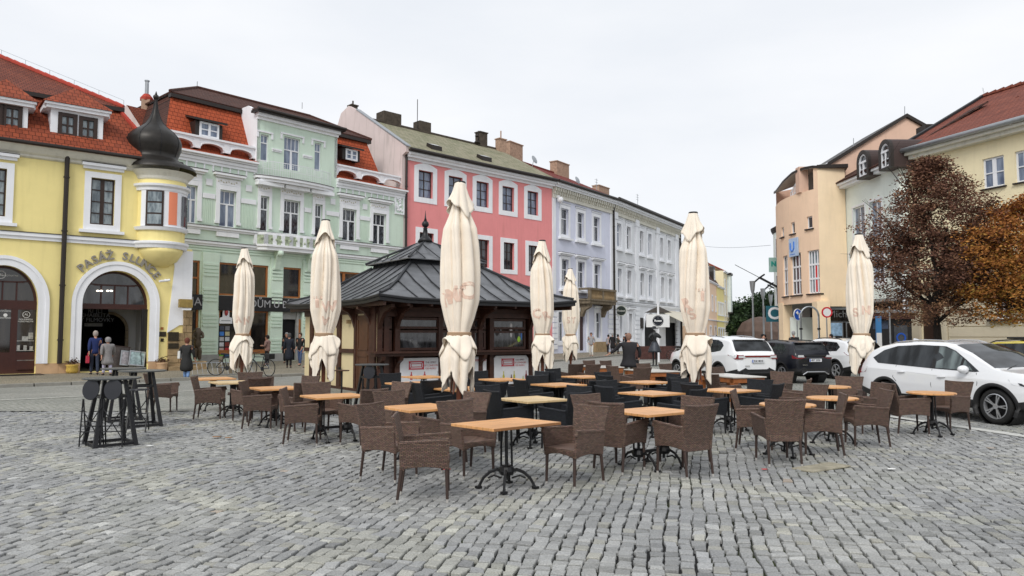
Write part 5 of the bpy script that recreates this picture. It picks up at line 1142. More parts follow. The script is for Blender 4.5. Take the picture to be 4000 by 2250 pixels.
for q in cw+mid: window(Cr, q, 'whiteframe', 'g_sky', cols=2, bars=(.5,), fw=.09, sill=(.1, .07, 'darkbrown', .12), yin=.12, midw=.1)
for q in low: window(Cr, q, 'whiteframe', 'g_dark', cols=2, bars=(.6,), fw=.08, sill=(.25, .12, 'darkbrown', .25), yin=.12)
mb = MB(); z = .1; k = 0
segs = [(cL+.05, dr[0]-.55), (dr[1]+.55, cR)]
while z < 4.9:
    for a, b in segs:
        cuts = [a, b]
        for q in low:
            if z+.5 > q[2]-.35 and z < q[3]+.1 and a < q[0] < b: cuts += [q[0]-.02, q[1]+.02]
        cuts.sort()
        for i in range(0, len(cuts)-1, 2): mb.box(cuts[i], cuts[i+1], -.07, .012, z, z+.5)
    z += .535; k += 1
mb.obj('rustication', M_['cream_low'], Cr)
band(Cr, cL, cR, 5.05, 5.3, .2, 'cream_trim', 'string_course')
mb = MB(); mb.box(dr[0]-.5, dr[0], -.14, .012, .1, 4.2); mb.box(dr[1], dr[1]+.5, -.14, .012, .1, 4.2); mb.box(dr[0]-.6, dr[1]+.6, -.2, .012, 4.2, 4.6); mb.box(dr[0], dr[1], -.1, .012, 3.6, 4.2); mb.obj('door_surround', M_['cream_low'], Cr)
mb = MB(); mb.box(dr[0], dr[1], .15, .22, .1, dr[3]); mb.obj('door', M_['brownframe'], Cr)
dc = 7.2; zcr = fc.Z(3858, 374, dc)
roofplane(Cr, [(cL-.1, -.6, zcg-.1), (cR, -.6, zcg-.1), (cR, dc, zcr), (cL-.1, dc, zcr)], 't_right'); roofplane(Cr, [(cL-.1, dc, zcr), (cR, dc, zcr), (cR, 14.5, zcg), (cL-.1, 14.5, zcg)], 't_right', 'roof_back')
mb = MB(); mb.add([(cL, 0, zcg-.3), (cL, 14, zcg-.3), (cL, dc, zcr-.15)], [(0, 1, 2)]); mb.obj('gable', M_['cream'], Cr)
mb = MB(); mb.tube([(cL-.1, -.6, zcg-.02), (cL-.1, dc, zcr+.08)], .1, 5); mb.obj('verge_flashing', M_['zincdark'], Cr)
mb = MB()
for k in range(30): mb.tube([(cL-.3+k*.5, dc, zcr+.06), (cL-.3+k*.5+.52, dc, zcr+.1)], [.1, .14], 6)
mb.obj('ridge_tiles', M_['t_right'], Cr)
mb = MB(); mb.tube([(cL-.12, -.72, zcg-.12), (cR, -.72, zcg-.12)], .14, 10); mb.obj('gutter', M_['galv'], Cr, smooth=True)
mb = MB(); mb.box(cL, cR, -.4, .012, zcg-.6, zcg-.4); mb.box(cL-.05, cR, -.62, .012, zcg-.4, zcg-.24); mb.obj('eaves_soffit', M_['cream_trim'], Cr)
mb = MB(); mb.tube([(cL+.15, -.7, zcg-.2), (cL+.3, -.45, zcg-.6), (cL+.45, -.16, zcg-1.0), (cL+.45, -.16, .2)], .09, 8); mb.obj('downpipe', M_['galv'], Cr)
s_, z_ = fc.sz(3846, 372, dc); mb = MB(); mb.tube([(s_, dc, z_), (s_-.1, dc, fc.Z(3846, 341, dc))], .03, 5); mb.obj('lightning_rod', M_['galv'], Cr)
s_, z_ = fc.sz(3983, 415, 4.5); mb = MB(); mb.tube([(s_, 4.5, z_-.5), (s_, 4.5, z_+.45)], .12, 8); mb.tube([(s_, 4.5, z_+.45), (s_, 4.5, z_+.5)], .2, 8); mb.obj('roof_vent', M_['t_right'], Cr)
fm = Fac((21.29, 47.6), (-.03*-1, -1)); Mi = fm.root('pale_mint_house', 'pale mint house with dark steep roof and two arched dormers')
mL, mR = 0, fm.S(3520, 900); zmg = 11.15
mw = [fm.rect(3332, 3378, 806, 866), (3.6, 4.9, 0, 0)]; mw[0] = (mw[0][0], mw[0][1], mw[0][3]-2.2, mw[0][3]); mw[1] = (3.6, 4.9, mw[0][2], mw[0][3])
lowm = [(.9, 2.3, 4.8, 6.9), (3.6, 5.0, 4.8, 6.9)]
mb = MB(); shell(mb, mL, mR, 3.9, zmg, mw+lowm, 9, .25); mb.obj('wall', M_['mint2'], Mi)
for q in mw+lowm: window(Mi, q, 'whiteframe', 'g_sky', cols=2, fw=.08, yin=.14, sur=(.12, 'white', .02))
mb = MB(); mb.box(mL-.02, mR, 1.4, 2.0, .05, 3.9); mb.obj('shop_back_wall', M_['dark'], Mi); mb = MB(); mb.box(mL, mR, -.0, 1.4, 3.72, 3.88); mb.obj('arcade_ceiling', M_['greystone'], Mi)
mb = MB(); mb.box(mL, mR, -.45, .012, zmg-.05, zmg+.12); mb.box(mL-.6, mR, -.6, .2, zmg+.12, zmg+.3); mb.obj('cornice', M_['white'], Mi)
rfm = roofplane(Mi, [(mL-.55, -.7, zmg+.32), (mR, -.7, zmg+.32), (mR, 5.2, 14.9), (mL-.1, 5.2, 14.9)], 't_dark')
for (x0, x1, y0, y1) in ((3368, 3400, 602, 688), (3455, 3488, 561, 654)):
    q = fm.rect(x0, x1, y0, y1, -.5); a, b, c, d = q; hw = (b-a)/2; cx = (a+b)/2
    arc = lambda e, yy: [(a-e, yy-0)]+[]
    n = 12; out_ = [(a-.2, c-.1)]+[(cx-(hw+.2)*math.cos(math.pi*j/n), d-hw+(hw+.24)*math.sin(math.pi*j/n)) for j in range(n+1)]+[(b+.2, c-.1)]
    mb = MB(); mb.prism(out_, -.55, 3.0); o = mb.obj('arched_dormer', mat('brown_dormer', (.05, .03, .027), .6, var=.2), Mi)
    inn = [(a, c)]+[(cx-hw*math.cos(math.pi*j/n), d-hw+hw*math.sin(math.pi*j/n)) for j in range(n+1)]+[(b, c)]
    mb = MB(); mb.ring(out_, inn, -.75, -.55); mb.obj('dormer_surround', M_['darkbrown'], o)
    i2 = [(a+.09, c+.09)]+[(cx-(hw-.09)*math.cos(math.pi*j/n), d-hw+(hw-.09)*math.sin(math.pi*j/n)) for j in range(n+1)]+[(b-.09, c+.09)]
    mb = MB(); mb.ring(inn, i2, -.7, -.6); mb.box(cx-.05, cx+.05, -.7, -.6, c, d-hw); mb.box(a, b, -.71, -.6, d-hw-.06, d-hw+.06); mb.box(a, b, -.68, -.6, (c+d-hw)/2-.02, (c+d-hw)/2+.02); wv = mb.obj('dormer_window', M_['whiteframe'], o)
    mb = MB(); mb.poly([(x, -.62, z) for x, z in i2]); mb.obj('pane', M_['g_dark'], wv)
s_, z_ = fm.sz(3640, 487, 3); mb = MB(); 
fo = Fac((19.4, 46.6), (2.0, 1.0)); 
Or = thing('peach_corner_building', 'peach rounded corner building with open roof loggia and curved canopy', 'building')
c0 = Vector((19.4, 46.6)); c1 = Vector((21.27, 46.9)); e0 = Vector((19.72, 54.9))
def bez(t): 
    mid_ = Vector((17.75, 50.6)); return e0*(1-t)**2+mid_*2*t*(1-t)+c0*t*t
n = 24; cur = [bez(k/n) for k in range(n+1)]
zlin = 3.85; zpa = 11.1; ztop = 12.45
cumL = [0]
for k in range(n): cumL.append(cumL[-1]+(cur[k+1]-cur[k]).length)
def along(px, py=1000):
    """curve parameter seen at this pixel column"""
    r = ray(px, py); best = None
    for k in range(n*8+1):
        p = bez(k/(n*8)); v = abs(r.x*p.y-r.y*p.x)/p.y
        if best is None or v < best[0]: best = (v, k/(n*8))
    return best[1]
def zat(t, px, py): p = bez(t); d = ray(px, py); return CAMH+d.z*p.y/d.y
mb = MB()
wins = []
for (x0, x1, y0, y1, cols) in ((3076-18, 3076, 1028, 1186, 2), (3090, 3128, 1010, 1180, 3), (3155, 3200, 995, 1165, 4), (3154, 3176, 845, 892, 1), (3093, 3108, 868, 912, 1), (3054, 3064, 888, 925, 1)):
    t0, t1 = along(x0), along(x1); zc = [zat((t0+t1)/2, (x0+x1)/2, y) for y in (y1, y0)]; wins.append((t0, t1, zc[0], zc[1], cols))
for w_ in (0, 1, 2): wins[w_] = (wins[w_][0], wins[w_][1], 4.45, 7.2, wins[w_][4])
ts = sorted(set([k/n for k in range(n+1)]+[t for w_ in wins for t in w_[:2]]))
for i in range(len(ts)-1):
    tm = (ts[i]+ts[i+1])/2; a, b = bez(ts[i]), bez(ts[i+1]); here = sorted([(w_[2], w_[3]) for w_ in wins if w_[0] < tm < w_[1]]); z = zlin
    for q in here: mb.poly([(*a, z), (*b, z), (*b, q[0]), (*a, q[0])]); z = q[1]
    mb.poly([(*a, z), (*b, z), (*b, zpa), (*a, zpa)])
    nn = Vector((-(b-a).y, (b-a).x)).normalized()*-.3
    if tm > .965: mb.poly([(*a, zpa), (*b, zpa), (*b, ztop), (*a, ztop)])
    aa, bb = a-nn, b-nn
    mb.poly([(*a, zpa), (*b, zpa), (*bb, zpa), (*aa, zpa)]); 
for (t0, t1, za, zb2, c_) in wins:
    a, b = bez(t0), bez(t1); nn = Vector(((b-a).y, -(b-a).x)).normalized()*-.25
    for p in (a, b): mb.poly([(*p, za), (*(p+nn), za), (*(p+nn), zb2), (*p, zb2)])
    mb.poly([(*a, za), (*b, za), (*(b+nn), za), (*(a+nn), za)]); mb.poly([(*a, zb2), (*b, zb2), (*(b+nn), zb2), (*(a+nn), zb2)])
back = [c1, Vector((24, 56)), e0]
mb.obj('curved_wall', M_['peach'], Or)
mb = MB(); mb.poly([(*c0, 3.6), (*c1, 3.6), (*c1, ztop), (*c0, ztop)]); mb.poly([(*c1, .0), (23.5, 56, 0), (23.5, 56, ztop), (*c1, ztop)]); mb.poly([(*c1, .0), (*c1+Vector((0.01, .9)), 0), (*c1, 3.6)]) if False else None
mb.obj('flat_wall', M_['yel2'], Or)
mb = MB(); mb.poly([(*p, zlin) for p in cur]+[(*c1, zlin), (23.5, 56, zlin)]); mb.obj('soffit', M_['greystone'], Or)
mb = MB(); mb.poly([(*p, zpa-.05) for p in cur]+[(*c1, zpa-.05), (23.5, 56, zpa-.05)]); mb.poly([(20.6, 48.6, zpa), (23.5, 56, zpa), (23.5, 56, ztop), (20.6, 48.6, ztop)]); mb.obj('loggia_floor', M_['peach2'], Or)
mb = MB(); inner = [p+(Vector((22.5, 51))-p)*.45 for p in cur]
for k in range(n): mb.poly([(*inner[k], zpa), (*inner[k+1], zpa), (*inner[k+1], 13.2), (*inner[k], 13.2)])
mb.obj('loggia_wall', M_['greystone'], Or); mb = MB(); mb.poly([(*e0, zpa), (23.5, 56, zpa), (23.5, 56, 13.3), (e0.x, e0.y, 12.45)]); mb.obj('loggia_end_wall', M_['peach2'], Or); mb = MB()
for k in range(n):
    pass
for (px, wd) in ((3128, .55),): 
    p = bez(along(px)); mb.box(p.x-.1, p.x+.5, p.y-.3, p.y+.3, zpa, ztop+.35)
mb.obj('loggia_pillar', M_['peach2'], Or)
mb = MB(); t_ = 6
for k in range(6):
    p = bez(.60+.03*k)+Vector((.25, 0)); mb.tube([(*p, zpa), (*p, zpa+.3+k*.17)], .03, 4)
p, q = bez(.60)+Vector((.25, 0)), bez(.76)+Vector((.25, 0)); mb.tube([(*p, zpa+.3), (*q, zpa+1.25)], .04, 4); mb.tube([(*p, zpa+.05), (*q, zpa+.4)], .03, 4); mb.obj('loggia_railing', M_['whiteframe'], Or)
mb = MB(); ms = MB(); vs = []
for k in range(n+1):
    o_ = cur[k]+(cur[k]-Vector((22.5, 51))).normalized()*.12; px_ = 2000+F*o_.x/o_.y; yy_ = float(np.interp(px_, [3025, 3040, 3070, 3108, 3150, 3190, 3230], [752, 741, 702, 668, 650, 643, 645])); h = CAMH+ray(px_, yy_).z*o_.y/ray(px_, yy_).y-.22
    vs.append((o_, h))
for k in range(n):
    (a, ha), (b, hb) = vs[k], vs[k+1]; ia, ib = cur[k].lerp(Vector((23.2, 52)), .75), cur[k+1].lerp(Vector((23.2, 52)), .75)
    mb.add([(*a, ha), (*b, hb), (*ib, 13.2), (*ia, 13.2), (*a, ha+.17), (*b, hb+.17), (*ib, 13.5), (*ia, 13.5)], [(4, 5, 6, 7), (0, 1, 5, 4)]); ms.poly([(*a, ha), (*b, hb), (*ib, 13.2), (*ia, 13.2)])
mb.add([(*vs[-1][0], vs[-1][1]), (c1.x+.1, c1.y-.3, ztop), (23.5, 52, 13.2), (*vs[-1][0], vs[-1][1]+.22), (c1.x+.1, c1.y-.3, ztop+.22), (23.5, 52, 13.42)], [(0, 1, 2), (3, 4, 5), (0, 1, 4, 3)])
mb.obj('roof_canopy', M_['darkbrown'], Or); ms.obj('canopy_soffit', plaster('pale_soffit', (.62, .58, .54)), Or)
for (t0, t1, za, zb2, c_) in wins:
    a, b = bez(t0), bez(t1); d = (b-a).normalized(); nn = Vector((d.y, -d.x))*-.14
    A = a+nn; L = (b-a).length; T = Matrix.Translation((A.x, A.y, 0)) @ Matrix.Rotation(math.atan2(d.y, d.x), 4, 'Z')
    mb = MB(); mb.M = T; mb.rect(0, L, za, zb2, .07, -.04, .05)
    for j in range(1, c_): mb.box(L*j/c_-.04, L*j/c_+.04, -.04, .05, za, zb2)
    if c_ > 1:
        for qq in (.34, .67): mb.box(0, L, -.05, .05, za+(zb2-za)*qq-.06, za+(zb2-za)*qq+.06)
    wv = mb.obj('window', M_['whiteframe'], Or)
    mb = MB(); mb.M = T; mb.box(.02, L-.02, .0, .02, za+.02, zb2-.02); mb.obj('pane', M_['g_dark'] if c_ < 4 else M_['g_curt'], wv)
    mb = MB(); mb.M = T; mb.box(-.12, L+.12, -.25, .05, za-.1, za-.02); mb.obj('sill', M_['darkbrown'], wv)
    if c_ == 4: mb = MB(); mb.M = T; mb.box(L*.52, L*.73, -.012, -.002, za+.1, za+(zb2-za)*.64); mb.obj('red_banner', mat('red_banner', (.6, .02, .02), .6, var=.1), wv)
a, b = bez(along(3088)), bez(along(3122)); d = (b-a).normalized(); T = Matrix.Translation((a.x, a.y, 0)) @ Matrix.Rotation(math.atan2(d.y, d.x), 4, 'Z'); L = (b-a).length
zq0, zq1 = zat(along(3105), 3105, 1010)+.15, zat(along(3105), 3105, 930)
mb = MB(); mb.M = T; mb.box(0, L, -.1, -.03, zq0, zq1); ps = mb.obj('blue_white_poster', mat('pale_blue_board', (.45, .58, .78), .6, n1=1.4, var=.2), Or)
mb = MB(); mb.M = T; mb.tube([(L*(.2+.4*x_), -.11, zq1-.3-.55*y_) for x_, y_ in ((0, 0), (0, .7), (.3, 1), (.7, 1), (1, .7), (1, -.1))], .05, 5); mb.box(L*.12, L*.7, -.11, -.1, zq0+.12, zq0+.16); mb.obj('blue_emblem', mat('blue_emblem', (.05, .2, .65), .5, var=0), ps)
mb = MB()
for px in (3052, 3212):
    t = along(px); p = bez(min(t, .985)); mb.box(p.x-.1, p.x+.55, p.y-.3, p.y+.5, 0, zlin+.15)
mb.box(c0.x-.35, c0.x+.35, c0.y-.25, c0.y+.5, 0, 3.9)
mb.parts('arcade_pillar', M_['yel2'], Or)
mb = MB(); mb.poly([(20.4, 57, 0), (21.9, 48.4, 0), (21.9, 48.4, zlin), (20.4, 57, zlin)]); mb.obj('arcade_back_wall', M_['greystone'], Or)
p = atY(3160, 1240, 50); mb = MB(); mb.box(p.x-1.1, p.x+1.2, 50.3, 50.5, 0, 3.0); mb.obj('white_shutter', M_['mint2'], Or)
p = atY(3186, 1222, 50); mb = MB(); mb.box(p.x-.35, p.x+.6, 49.9, 50.1, p.z-.3, p.z+.4); mb.obj('shop_sign', M_['black'], Or)
mb = MB(); mb.box(c0.x+.4, c1.x+.9, 46.95, 47.2, 0, 3.55); shp = mb.obj('shop_front', M_['galv'], Or)
mb = MB(); mb.box(c0.x+.55, c1.x+.9, 46.85, 46.95, 2.7, 3.4); mb.obj('shop_fascia', M_['g_shop'], shp)
me = text_mesh('Michalo', .62, .01, mat('dim_shop_letters', (.12, .12, .12), .6, var=0)); me.transform(Matrix.Translation((c0.x+1.5, 46.83, 3.1)) @ Matrix.Rotation(R(90), 4, 'X')); link('shop_lettering', me, shp)
mb = MB(); mb.box(c0.x+1.5, c0.x+1.65, 46.87, 46.95, 0, 2.6); mb.box(c0.x+1.75, c1.x+.9, 46.9, 46.95, .1, 2.55); mb.obj('door', M_['g_shop'], shp)
for (a_, b_, z0, z1, m_) in ((.62, 1.42, 1.75, 2.55, mat('shop_poster_blue', (.3, .45, .62), .5, n1=3, var=.6)), (.62, .95, 1.0, 1.7, mat('shop_poster_white', (.6, .58, .56), .5, n1=8, var=.4)), (1.02, 1.42, 1.0, 1.7, M_['black'])):
    mb = MB(); mb.box(c0.x+a_, c0.x+b_, 46.88, 46.94, z0, z1); mb.obj('shop_poster', m_, shp)
gbw = Vector((0, 49.2)); pts = [atY(px, py, 49.2) for px, py in ((3228, 652), (3538, 460), (3640, 517), (3640, 760), (3228, 760))]
Gb = thing('peach_gable_house', 'tall dull peach gable wall rising behind the arched dormers', 'building', (pts[0].x, 49.2, 0))
mb = MB(); mb.prism([(p.x-pts[0].x, p.z if k < 3 else 6) for k, p in enumerate(pts)], 0, 6); mb.obj('gable_wall', M_['peach2'], Gb)
mb = MB()
for a, b in ((0, 1), (1, 2)):
    A, B = pts[a], pts[b]; x0, x1 = A.x-pts[0].x, B.x-pts[0].x
    mb.add([(x0, -.2, A.z+.02), (x1, -.2, B.z+.02), (x1, 6.2, B.z+.02), (x0, 6.2, A.z+.02), (x0, -.2, A.z+.25), (x1, -.2, B.z+.25), (x1, 6.2, B.z+.25), (x0, 6.2, A.z+.25)], [(0, 1, 2, 3), (4, 5, 6, 7), (0, 1, 5, 4)])
mb.obj('roof', M_['darkbrown'], Gb)
for px, y0, y1 in ((3534, 415, 460), (3334, 540, 582)):
    p = atY(px, y1, 49.3); q = atY(px, y0, 49.3); mb = MB(); mb.tube([(p.x-pts[0].x, .1, p.z), (q.x-pts[0].x, .1, q.z)], .025, 4); mb.obj('lightning_rod', M_['galv'], Gb)
p = atY(3655, 486, 46); mb = MB(); mb.box(p.x-pts[0].x-.7, p.x-pts[0].x+.6, -3.3, -2.2, p.z-1.2, p.z); mb.obj('roof_hatch', M_['darkbrown'], Gb)
fr = thing('round_mint_building', 'rounded pale mint building with dark windows left of the peach corner', 'building', (24.75, 60.5, 0))
mb = MB(); mb.lathe([(3.15, 3.6), (3.15, 10.3)], 32); mb.poly([(-.5, -3, 3.6), (4, -3, 3.6), (4, -3, 10.3), (-.5, -3, 10.3)]); mb.obj('wall', M_['mint2'], fr, smooth=False)
mb = MB(); mb.lathe([(2.3, 0), (2.3, 3.6)], 24); mb.obj('ground_floor', M_['cream_low'], fr)
mb = MB(); mb.lathe([(3.2, 10.2), (3.3, 10.4), (3.35, 10.6), (2.5, 11.1), (.1, 11.3)], 32); mb.obj('roof', M_['darkbrown'], fr)
for (a, z0, z1) in ((215, 7.6, 9.6), (215, 4.3, 6.6), (237, 7.6, 9.6), (237, 4.3, 6.6), (193, 7.6, 9.6), (193, 4.3, 6.6)):
    mb = MB(); mb.M = Matrix.Rotation(R(a), 4, 'Z'); mb.box(3.05, 3.2, -.45, .45, z0, z1); o = mb.obj('window', M_['g_dark'], fr); mb = MB(); mb.M = Matrix.Rotation(R(a), 4, 'Z')
    mb.box(3.1, 3.24, -.03, .03, z0, z1); mb.box(3.1, 3.24, -.5, -.45, z0, z1); mb.box(3.1, 3.24, .45, .5, z0, z1); mb.box(3.1, 3.24, -.5, .5, z0-.05, z0); mb.box(3.1, 3.24, -.5, .5, z1, z1+.05); mb.obj('frame', M_['whiteframe'], o)
for (px, py, Yd, ch, col_, sz_) in ((3021, 1226, 56, 'C', (.02, .12, .16), 1.25), (3022, 1032, 56, 'N', (.35, .55, .5), .5)):
    p = atY(px, py, Yd); T = thing('projecting_sign', ('square dark teal sign with a white letter C' if ch == 'C' else 'small pale green sign with letter N high on the round building'), 'sign', (p.x, Yd, p.z))
    mb = MB(); mb.box(-.55, .5, -.06, .06, -.6, .6) if ch == 'C' else mb.box(-.35, .35, -.06, .06, -.6, .5); mb.box(.3, 1.3, -.02, .02, .5, .55); mb.obj('board', mat('sign_'+ch, col_, .5, var=.1), T)
    if ch == 'C': mb = MB(); mb.box(-.78, -.68, -.08, .08, -.75, .6); mb.obj('side_rail', M_['galv'], T)
    text(ch, sz_, -.02, -.07, 0, M_['whiteframe'] if ch == 'C' else mat('sign_teal', (.02, .3, .25), .5, var=0), T, 'letter', bold=.03)
for k, (px, yt, Yd, lab) in enumerate(((2939, 1098, 60, 'tall grey street lamp with slanting flat panel, nearest of the three'), (2980, 1127, 69, 'middle grey street lamp with slanting panel'), (3010, 1152, 80, 'rearmost grey street lamp close to the round building'))):
    p = atY(px, yt, Yd); T = thing('street_lamp', lab, 'street lamp', (p.x, Yd, 0), group='slanting street lamps'); h = p.z
    mb = MB(); mb.tube([(0, 0, 0), (0, 0, h*.3), (0, 0, h-.9)], [.11, .09, .065], 10); mb.obj('pole', M_['galv'], T)
    mb = MB(); mb.lathe([(.1, h-1.0), (.17, h-.7), (.24, h), (.02, h+.02)], 12); mb.obj('lamp_head', M_['galv'], T)
    mb = MB(); mb.tube([(.15, 0, h-.1), (.55, 0, h+.25), (1.0, 0, h+.55)], .07, 6); mb.obj('arm', M_['zincdark'], T)
    mb = MB(); mb.M = Matrix.Translation((.55, 0, h+.3)) @ Matrix.Rotation(R(28), 4, 'Y'); 
    if k < 1: mb.box(.1, 4.2, -.15, .15, -.06, .06); mb.box(-2.2, .1, -.02, .02, -.02, .02)
    else: mb.box(-.1, 2.9, -.12, .12, -.05, .05)
    mb.obj('slanting_panel', M_['zincdark'], T)
a = atY(2652, 940, 96); b = atY(3010, 958, 58.5); mb = MB(); mb.tube([a.lerp(b, k/12)+Vector((0, 0, -.5*math.sin(math.pi*k/12))) for k in range(13)], .02, 4)
tag(mb.obj('overhead_wire', M_['galv']), 'thin overhead wire spanning the street opening', 'wire')
def disc(mb, c, r0, r1, y0, y1, n=28):
    mb.ring([(c[0]+r1*math.cos(2*math.pi*k/n), c[1]+r1*math.sin(2*math.pi*k/n)) for k in range(n)], [(c[0]+r0*math.cos(2*math.pi*k/n), c[1]+r0*math.sin(2*math.pi*k/n)) for k in range(n)], y0, y1)
redm, bluem, wsm = mat('sign_red', (.55, .02, .03), .4, var=0), mat('sign_blue', (.01, .08, .42), .4, var=0), mat('sign_white', (.72, .72, .72), .4, var=0)
p = atY(3230, 1220, 44); T = thing('no_entry_sign', 'round white traffic sign with red rim on a grey post', 'traffic sign', (p.x, 44, 0)); z = p.z
mb = MB(); disc(mb, (0, z), .001, .24, -.02, .02); mb.obj('sign_face', wsm, T); mb = MB(); disc(mb, (0, z), .235, .32, -.03, .02); mb.obj('sign_rim', redm, T)
mb = MB(); mb.tube([(0, .06, 0), (0, .06, z+.3)], .035, 8); mb.obj('post', M_['galv'], T)
p = atY(3116, 1229, 44); T = thing('turn_left_sign', 'round blue traffic sign with white arrow beside a hoop', 'traffic sign', (p.x, 44, 0), .5); z = p.z
mb = MB(); disc(mb, (0, z), .001, .33, -.02, .02); mb.obj('sign_face', bluem, T); mb = MB(); disc(mb, (0, z), .32, .35, -.025, .02); mb.obj('sign_rim', wsm, T)
mb = MB(); mb.tube([(.09, -.04, z-.22), (.09, -.04, z-.02), (.04, -.04, z+.08), (-.04, -.04, z+.09)], .035, 6); mb.prism([(-.2, z+.1), (-.04, z+.22), (-.04, z-.02)], -.06, -.03); mb.obj('arrow', wsm, T); mb = MB(); mb.tube([(0, .06, 0), (0, .06, z+.3)], .035, 8); mb.obj('post', M_['galv'], T)
a = atY(3129, 1290, 43); b = atY(3199, 1290, 43); zt = atY(3163, 1198, 43).z; T = thing('steel_hoop', 'arched galvanised steel pipe hoop between the two traffic signs', 'street furniture', ((a.x+b.x)/2, 43, 0)); hw = (b.x-a.x)/2
mb = MB(); mb.tube([(-hw, 0, 0), (-hw, 0, zt-hw)]+[(-hw*math.cos(math.pi*k/12), 0, zt-hw+hw*math.sin(math.pi*k/12)) for k in range(13)]+[(hw, 0, zt-hw), (hw, 0, 0)], .055, 8); mb.obj('hoop_pipe', M_['galv'], T, smooth=True)
for x in (-hw, hw): mb = MB(); mb.tube([(x, 0, 2.1), (x, 0, 2.2)], .09, 8); mb.obj('clamp', M_['black'], T)
p = atY(3465, 1300, 39.3); T = thing('news_kiosk', 'dark little shop kiosk with dark red fascia under the brown tree', 'kiosk', (p.x, 39.0, 0))
mb = MB(); mb.box(-1.25, 1.15, 0, 1.6, 0, 2.9); mb.obj('body', M_['black'], T); mb = MB(); mb.box(-1.3, 1.2, -.3, 0, 2.62, 2.95); mb.obj('fascia', M_['maroon'], T); mb = MB(); mb.box(-1.35, 1.25, -.35, 1.7, 2.95, 3.1); mb.obj('roof_edge', M_['galv'], T)
mb = MB(); mb.box(-.9, -.1, -.04, -.0, 2.1, 2.55); mb.obj('dim_sign', mat('dim_blue_sign', (.05, .07, .12), .5, n1=20, var=.6), T); mb = MB(); mb.box(.2, .9, -.05, 0, .8, 2.3); pn = mb.obj('poster_panel', mat('dim_grey_poster', (.06, .065, .075), .5, n1=4, var=.5), T)
mb = MB(); mb.lathe([(.26, -.06), (.2, -.06), (.2, -.05), (.26, -.05)], 16) if False else disc(mb, (.55, 1.65), .18, .26, -.07, -.05, 18); mb.obj('blue_ring', bluem, pn)
mb = MB(); mb.box(-1.35, 1.0, -.4, -.02, .3, .85); mb.obj('display_shelf', mat('newspaper_shelf', (.14, .15, .16), .7, n1=6, var=.6), T)
p = atY(3425, 1300, 38.2); T = thing('blue_banner_post', 'tall narrow blue and white banner post beside the dark kiosk', 'banner', (p.x, 38.0, 0))
mb = MB(); mb.box(-.13, .13, -.05, .05, 0, 2.75); mb.obj('post_banner', mat('blue_banner', (.05, .2, .45), .6, var=.1), T); mb = MB(); mb.box(-.14, .12, -.07, -.05, .9, 1.9); mb.obj('white_stripe', wsm, T)
mb = MB(); mb.tube([(0, 0, 0), (0, 0, 3.2)], .04, 8); p = atY(3477, 1300, 37); o = mb.obj('thin_post', M_['galv']); o.location = (p.x, 37, 0); tag(o, 'thin grey post standing in front of the dark kiosk', 'post')
mb = MB(); mb.tube([(0, 0, 0), (0, 0, 6.0)], .07, 8); p = atY(3536, 1300, 40); o = mb.obj('white_pole', M_['whiteframe']); o.location = (p.x, 40, 0); tag(o, 'white pole against the cream house corner under brown tree', 'post')
# ================================================================ KIOSK
kc = W(-3.77, 21.1); kr = W(2.05, 25.3)
kux = (kr-kc).normalized(); krz = math.atan2(kux.y, kux.x)
Ki = thing('drinks_kiosk', 'square dark timber drinks kiosk with standing seam metal roof and ball finial', 'kiosk', (kc.x, kc.y, 0), krz)
class KF:   # planes of the kiosk in its own frame
    pass
front = Fac((kc+Vector((-kux.y, kux.x, 0))*1.25)[:2], kux[:2])       # serving side, local y = 1.25
side_u = Vector((kux.y, -kux.x, 0))                                   # runs toward the near corner
RX, RY = 7.25, 7.8
fx0, fx1 = .5, front.S(2078, 1250)
fy0, fy1 = 1.25, 7.2
ez = 2.86
def ring_pts(ins, z, flare=0):
    return [(ins, ins*RY/RX, z+flare), (RX-ins, ins*RY/RX, z+flare), (RX-ins, RY-ins*RY/RX, z+flare), (ins, RY-ins*RY/RX, z+flare)]
def seg_ring(ins, z, corner=0, n=8):
    P = [Vector(p) for p in ring_pts(ins, z)]; out_ = []
    for i in range(4):
        a, b = P[i], P[(i+1) % 4]
        for k in range(n):
            t = k/n; q = a.lerp(b, t); e = abs(t-.5)*2; q.z += corner*e**6; out_.append(q)
    return out_
def surf(rings, m, name, parent):
    n = len(rings[0]); mb = MB(); mb.add([tuple(p) for r in rings for p in r], [(i*n+k, i*n+(k+1) % n, (i+1)*n+(k+1) % n, (i+1)*n+k) for i in range(len(rings)-1) for k in range(n)])
    return mb.obj(name, m, parent)
inB = 2.25; zB = 4.17; inT = 2.2; zT = 4.33; zA = 5.15
lowr = [seg_ring(-.02, ez, .12), seg_ring(.55, ez+.26, .03), seg_ring(1.2, ez+.6, 0), seg_ring(inB, zB, 0)]
roof = surf(lowr, M_['zinc'], 'roof', Ki)
surf([seg_ring(inB, zB-.02), seg_ring(inT+.1, zT-.02)], M_['zincdark'], 'roof_band', roof)
mid_ = [seg_ring(inT-.12, zT-.03), seg_ring(inT-.12, zT)]; ap = [Vector((RX/2, RY/2, zA))]*32
surf(mid_+[seg_ring(inT+.5, zT+.26), seg_ring(RX/2-.12, zA)], M_['zinc'], 'upper_roof', roof)
mb = MB()
def slope_pts(i, t, rings):   # point at fraction t along side i on each ring
    out_ = []
    for ins, z, c in rings:
        P = [Vector(p) for p in ring_pts(ins, z)]; q = P[i].lerp(P[(i+1) % 4], t); out_.append(q)
    return out_
LR = [(-.02, ez+.03, 0), (.55, ez+.29, 0), (1.2, ez+.63, 0), (inB, zB+.02, 0)]
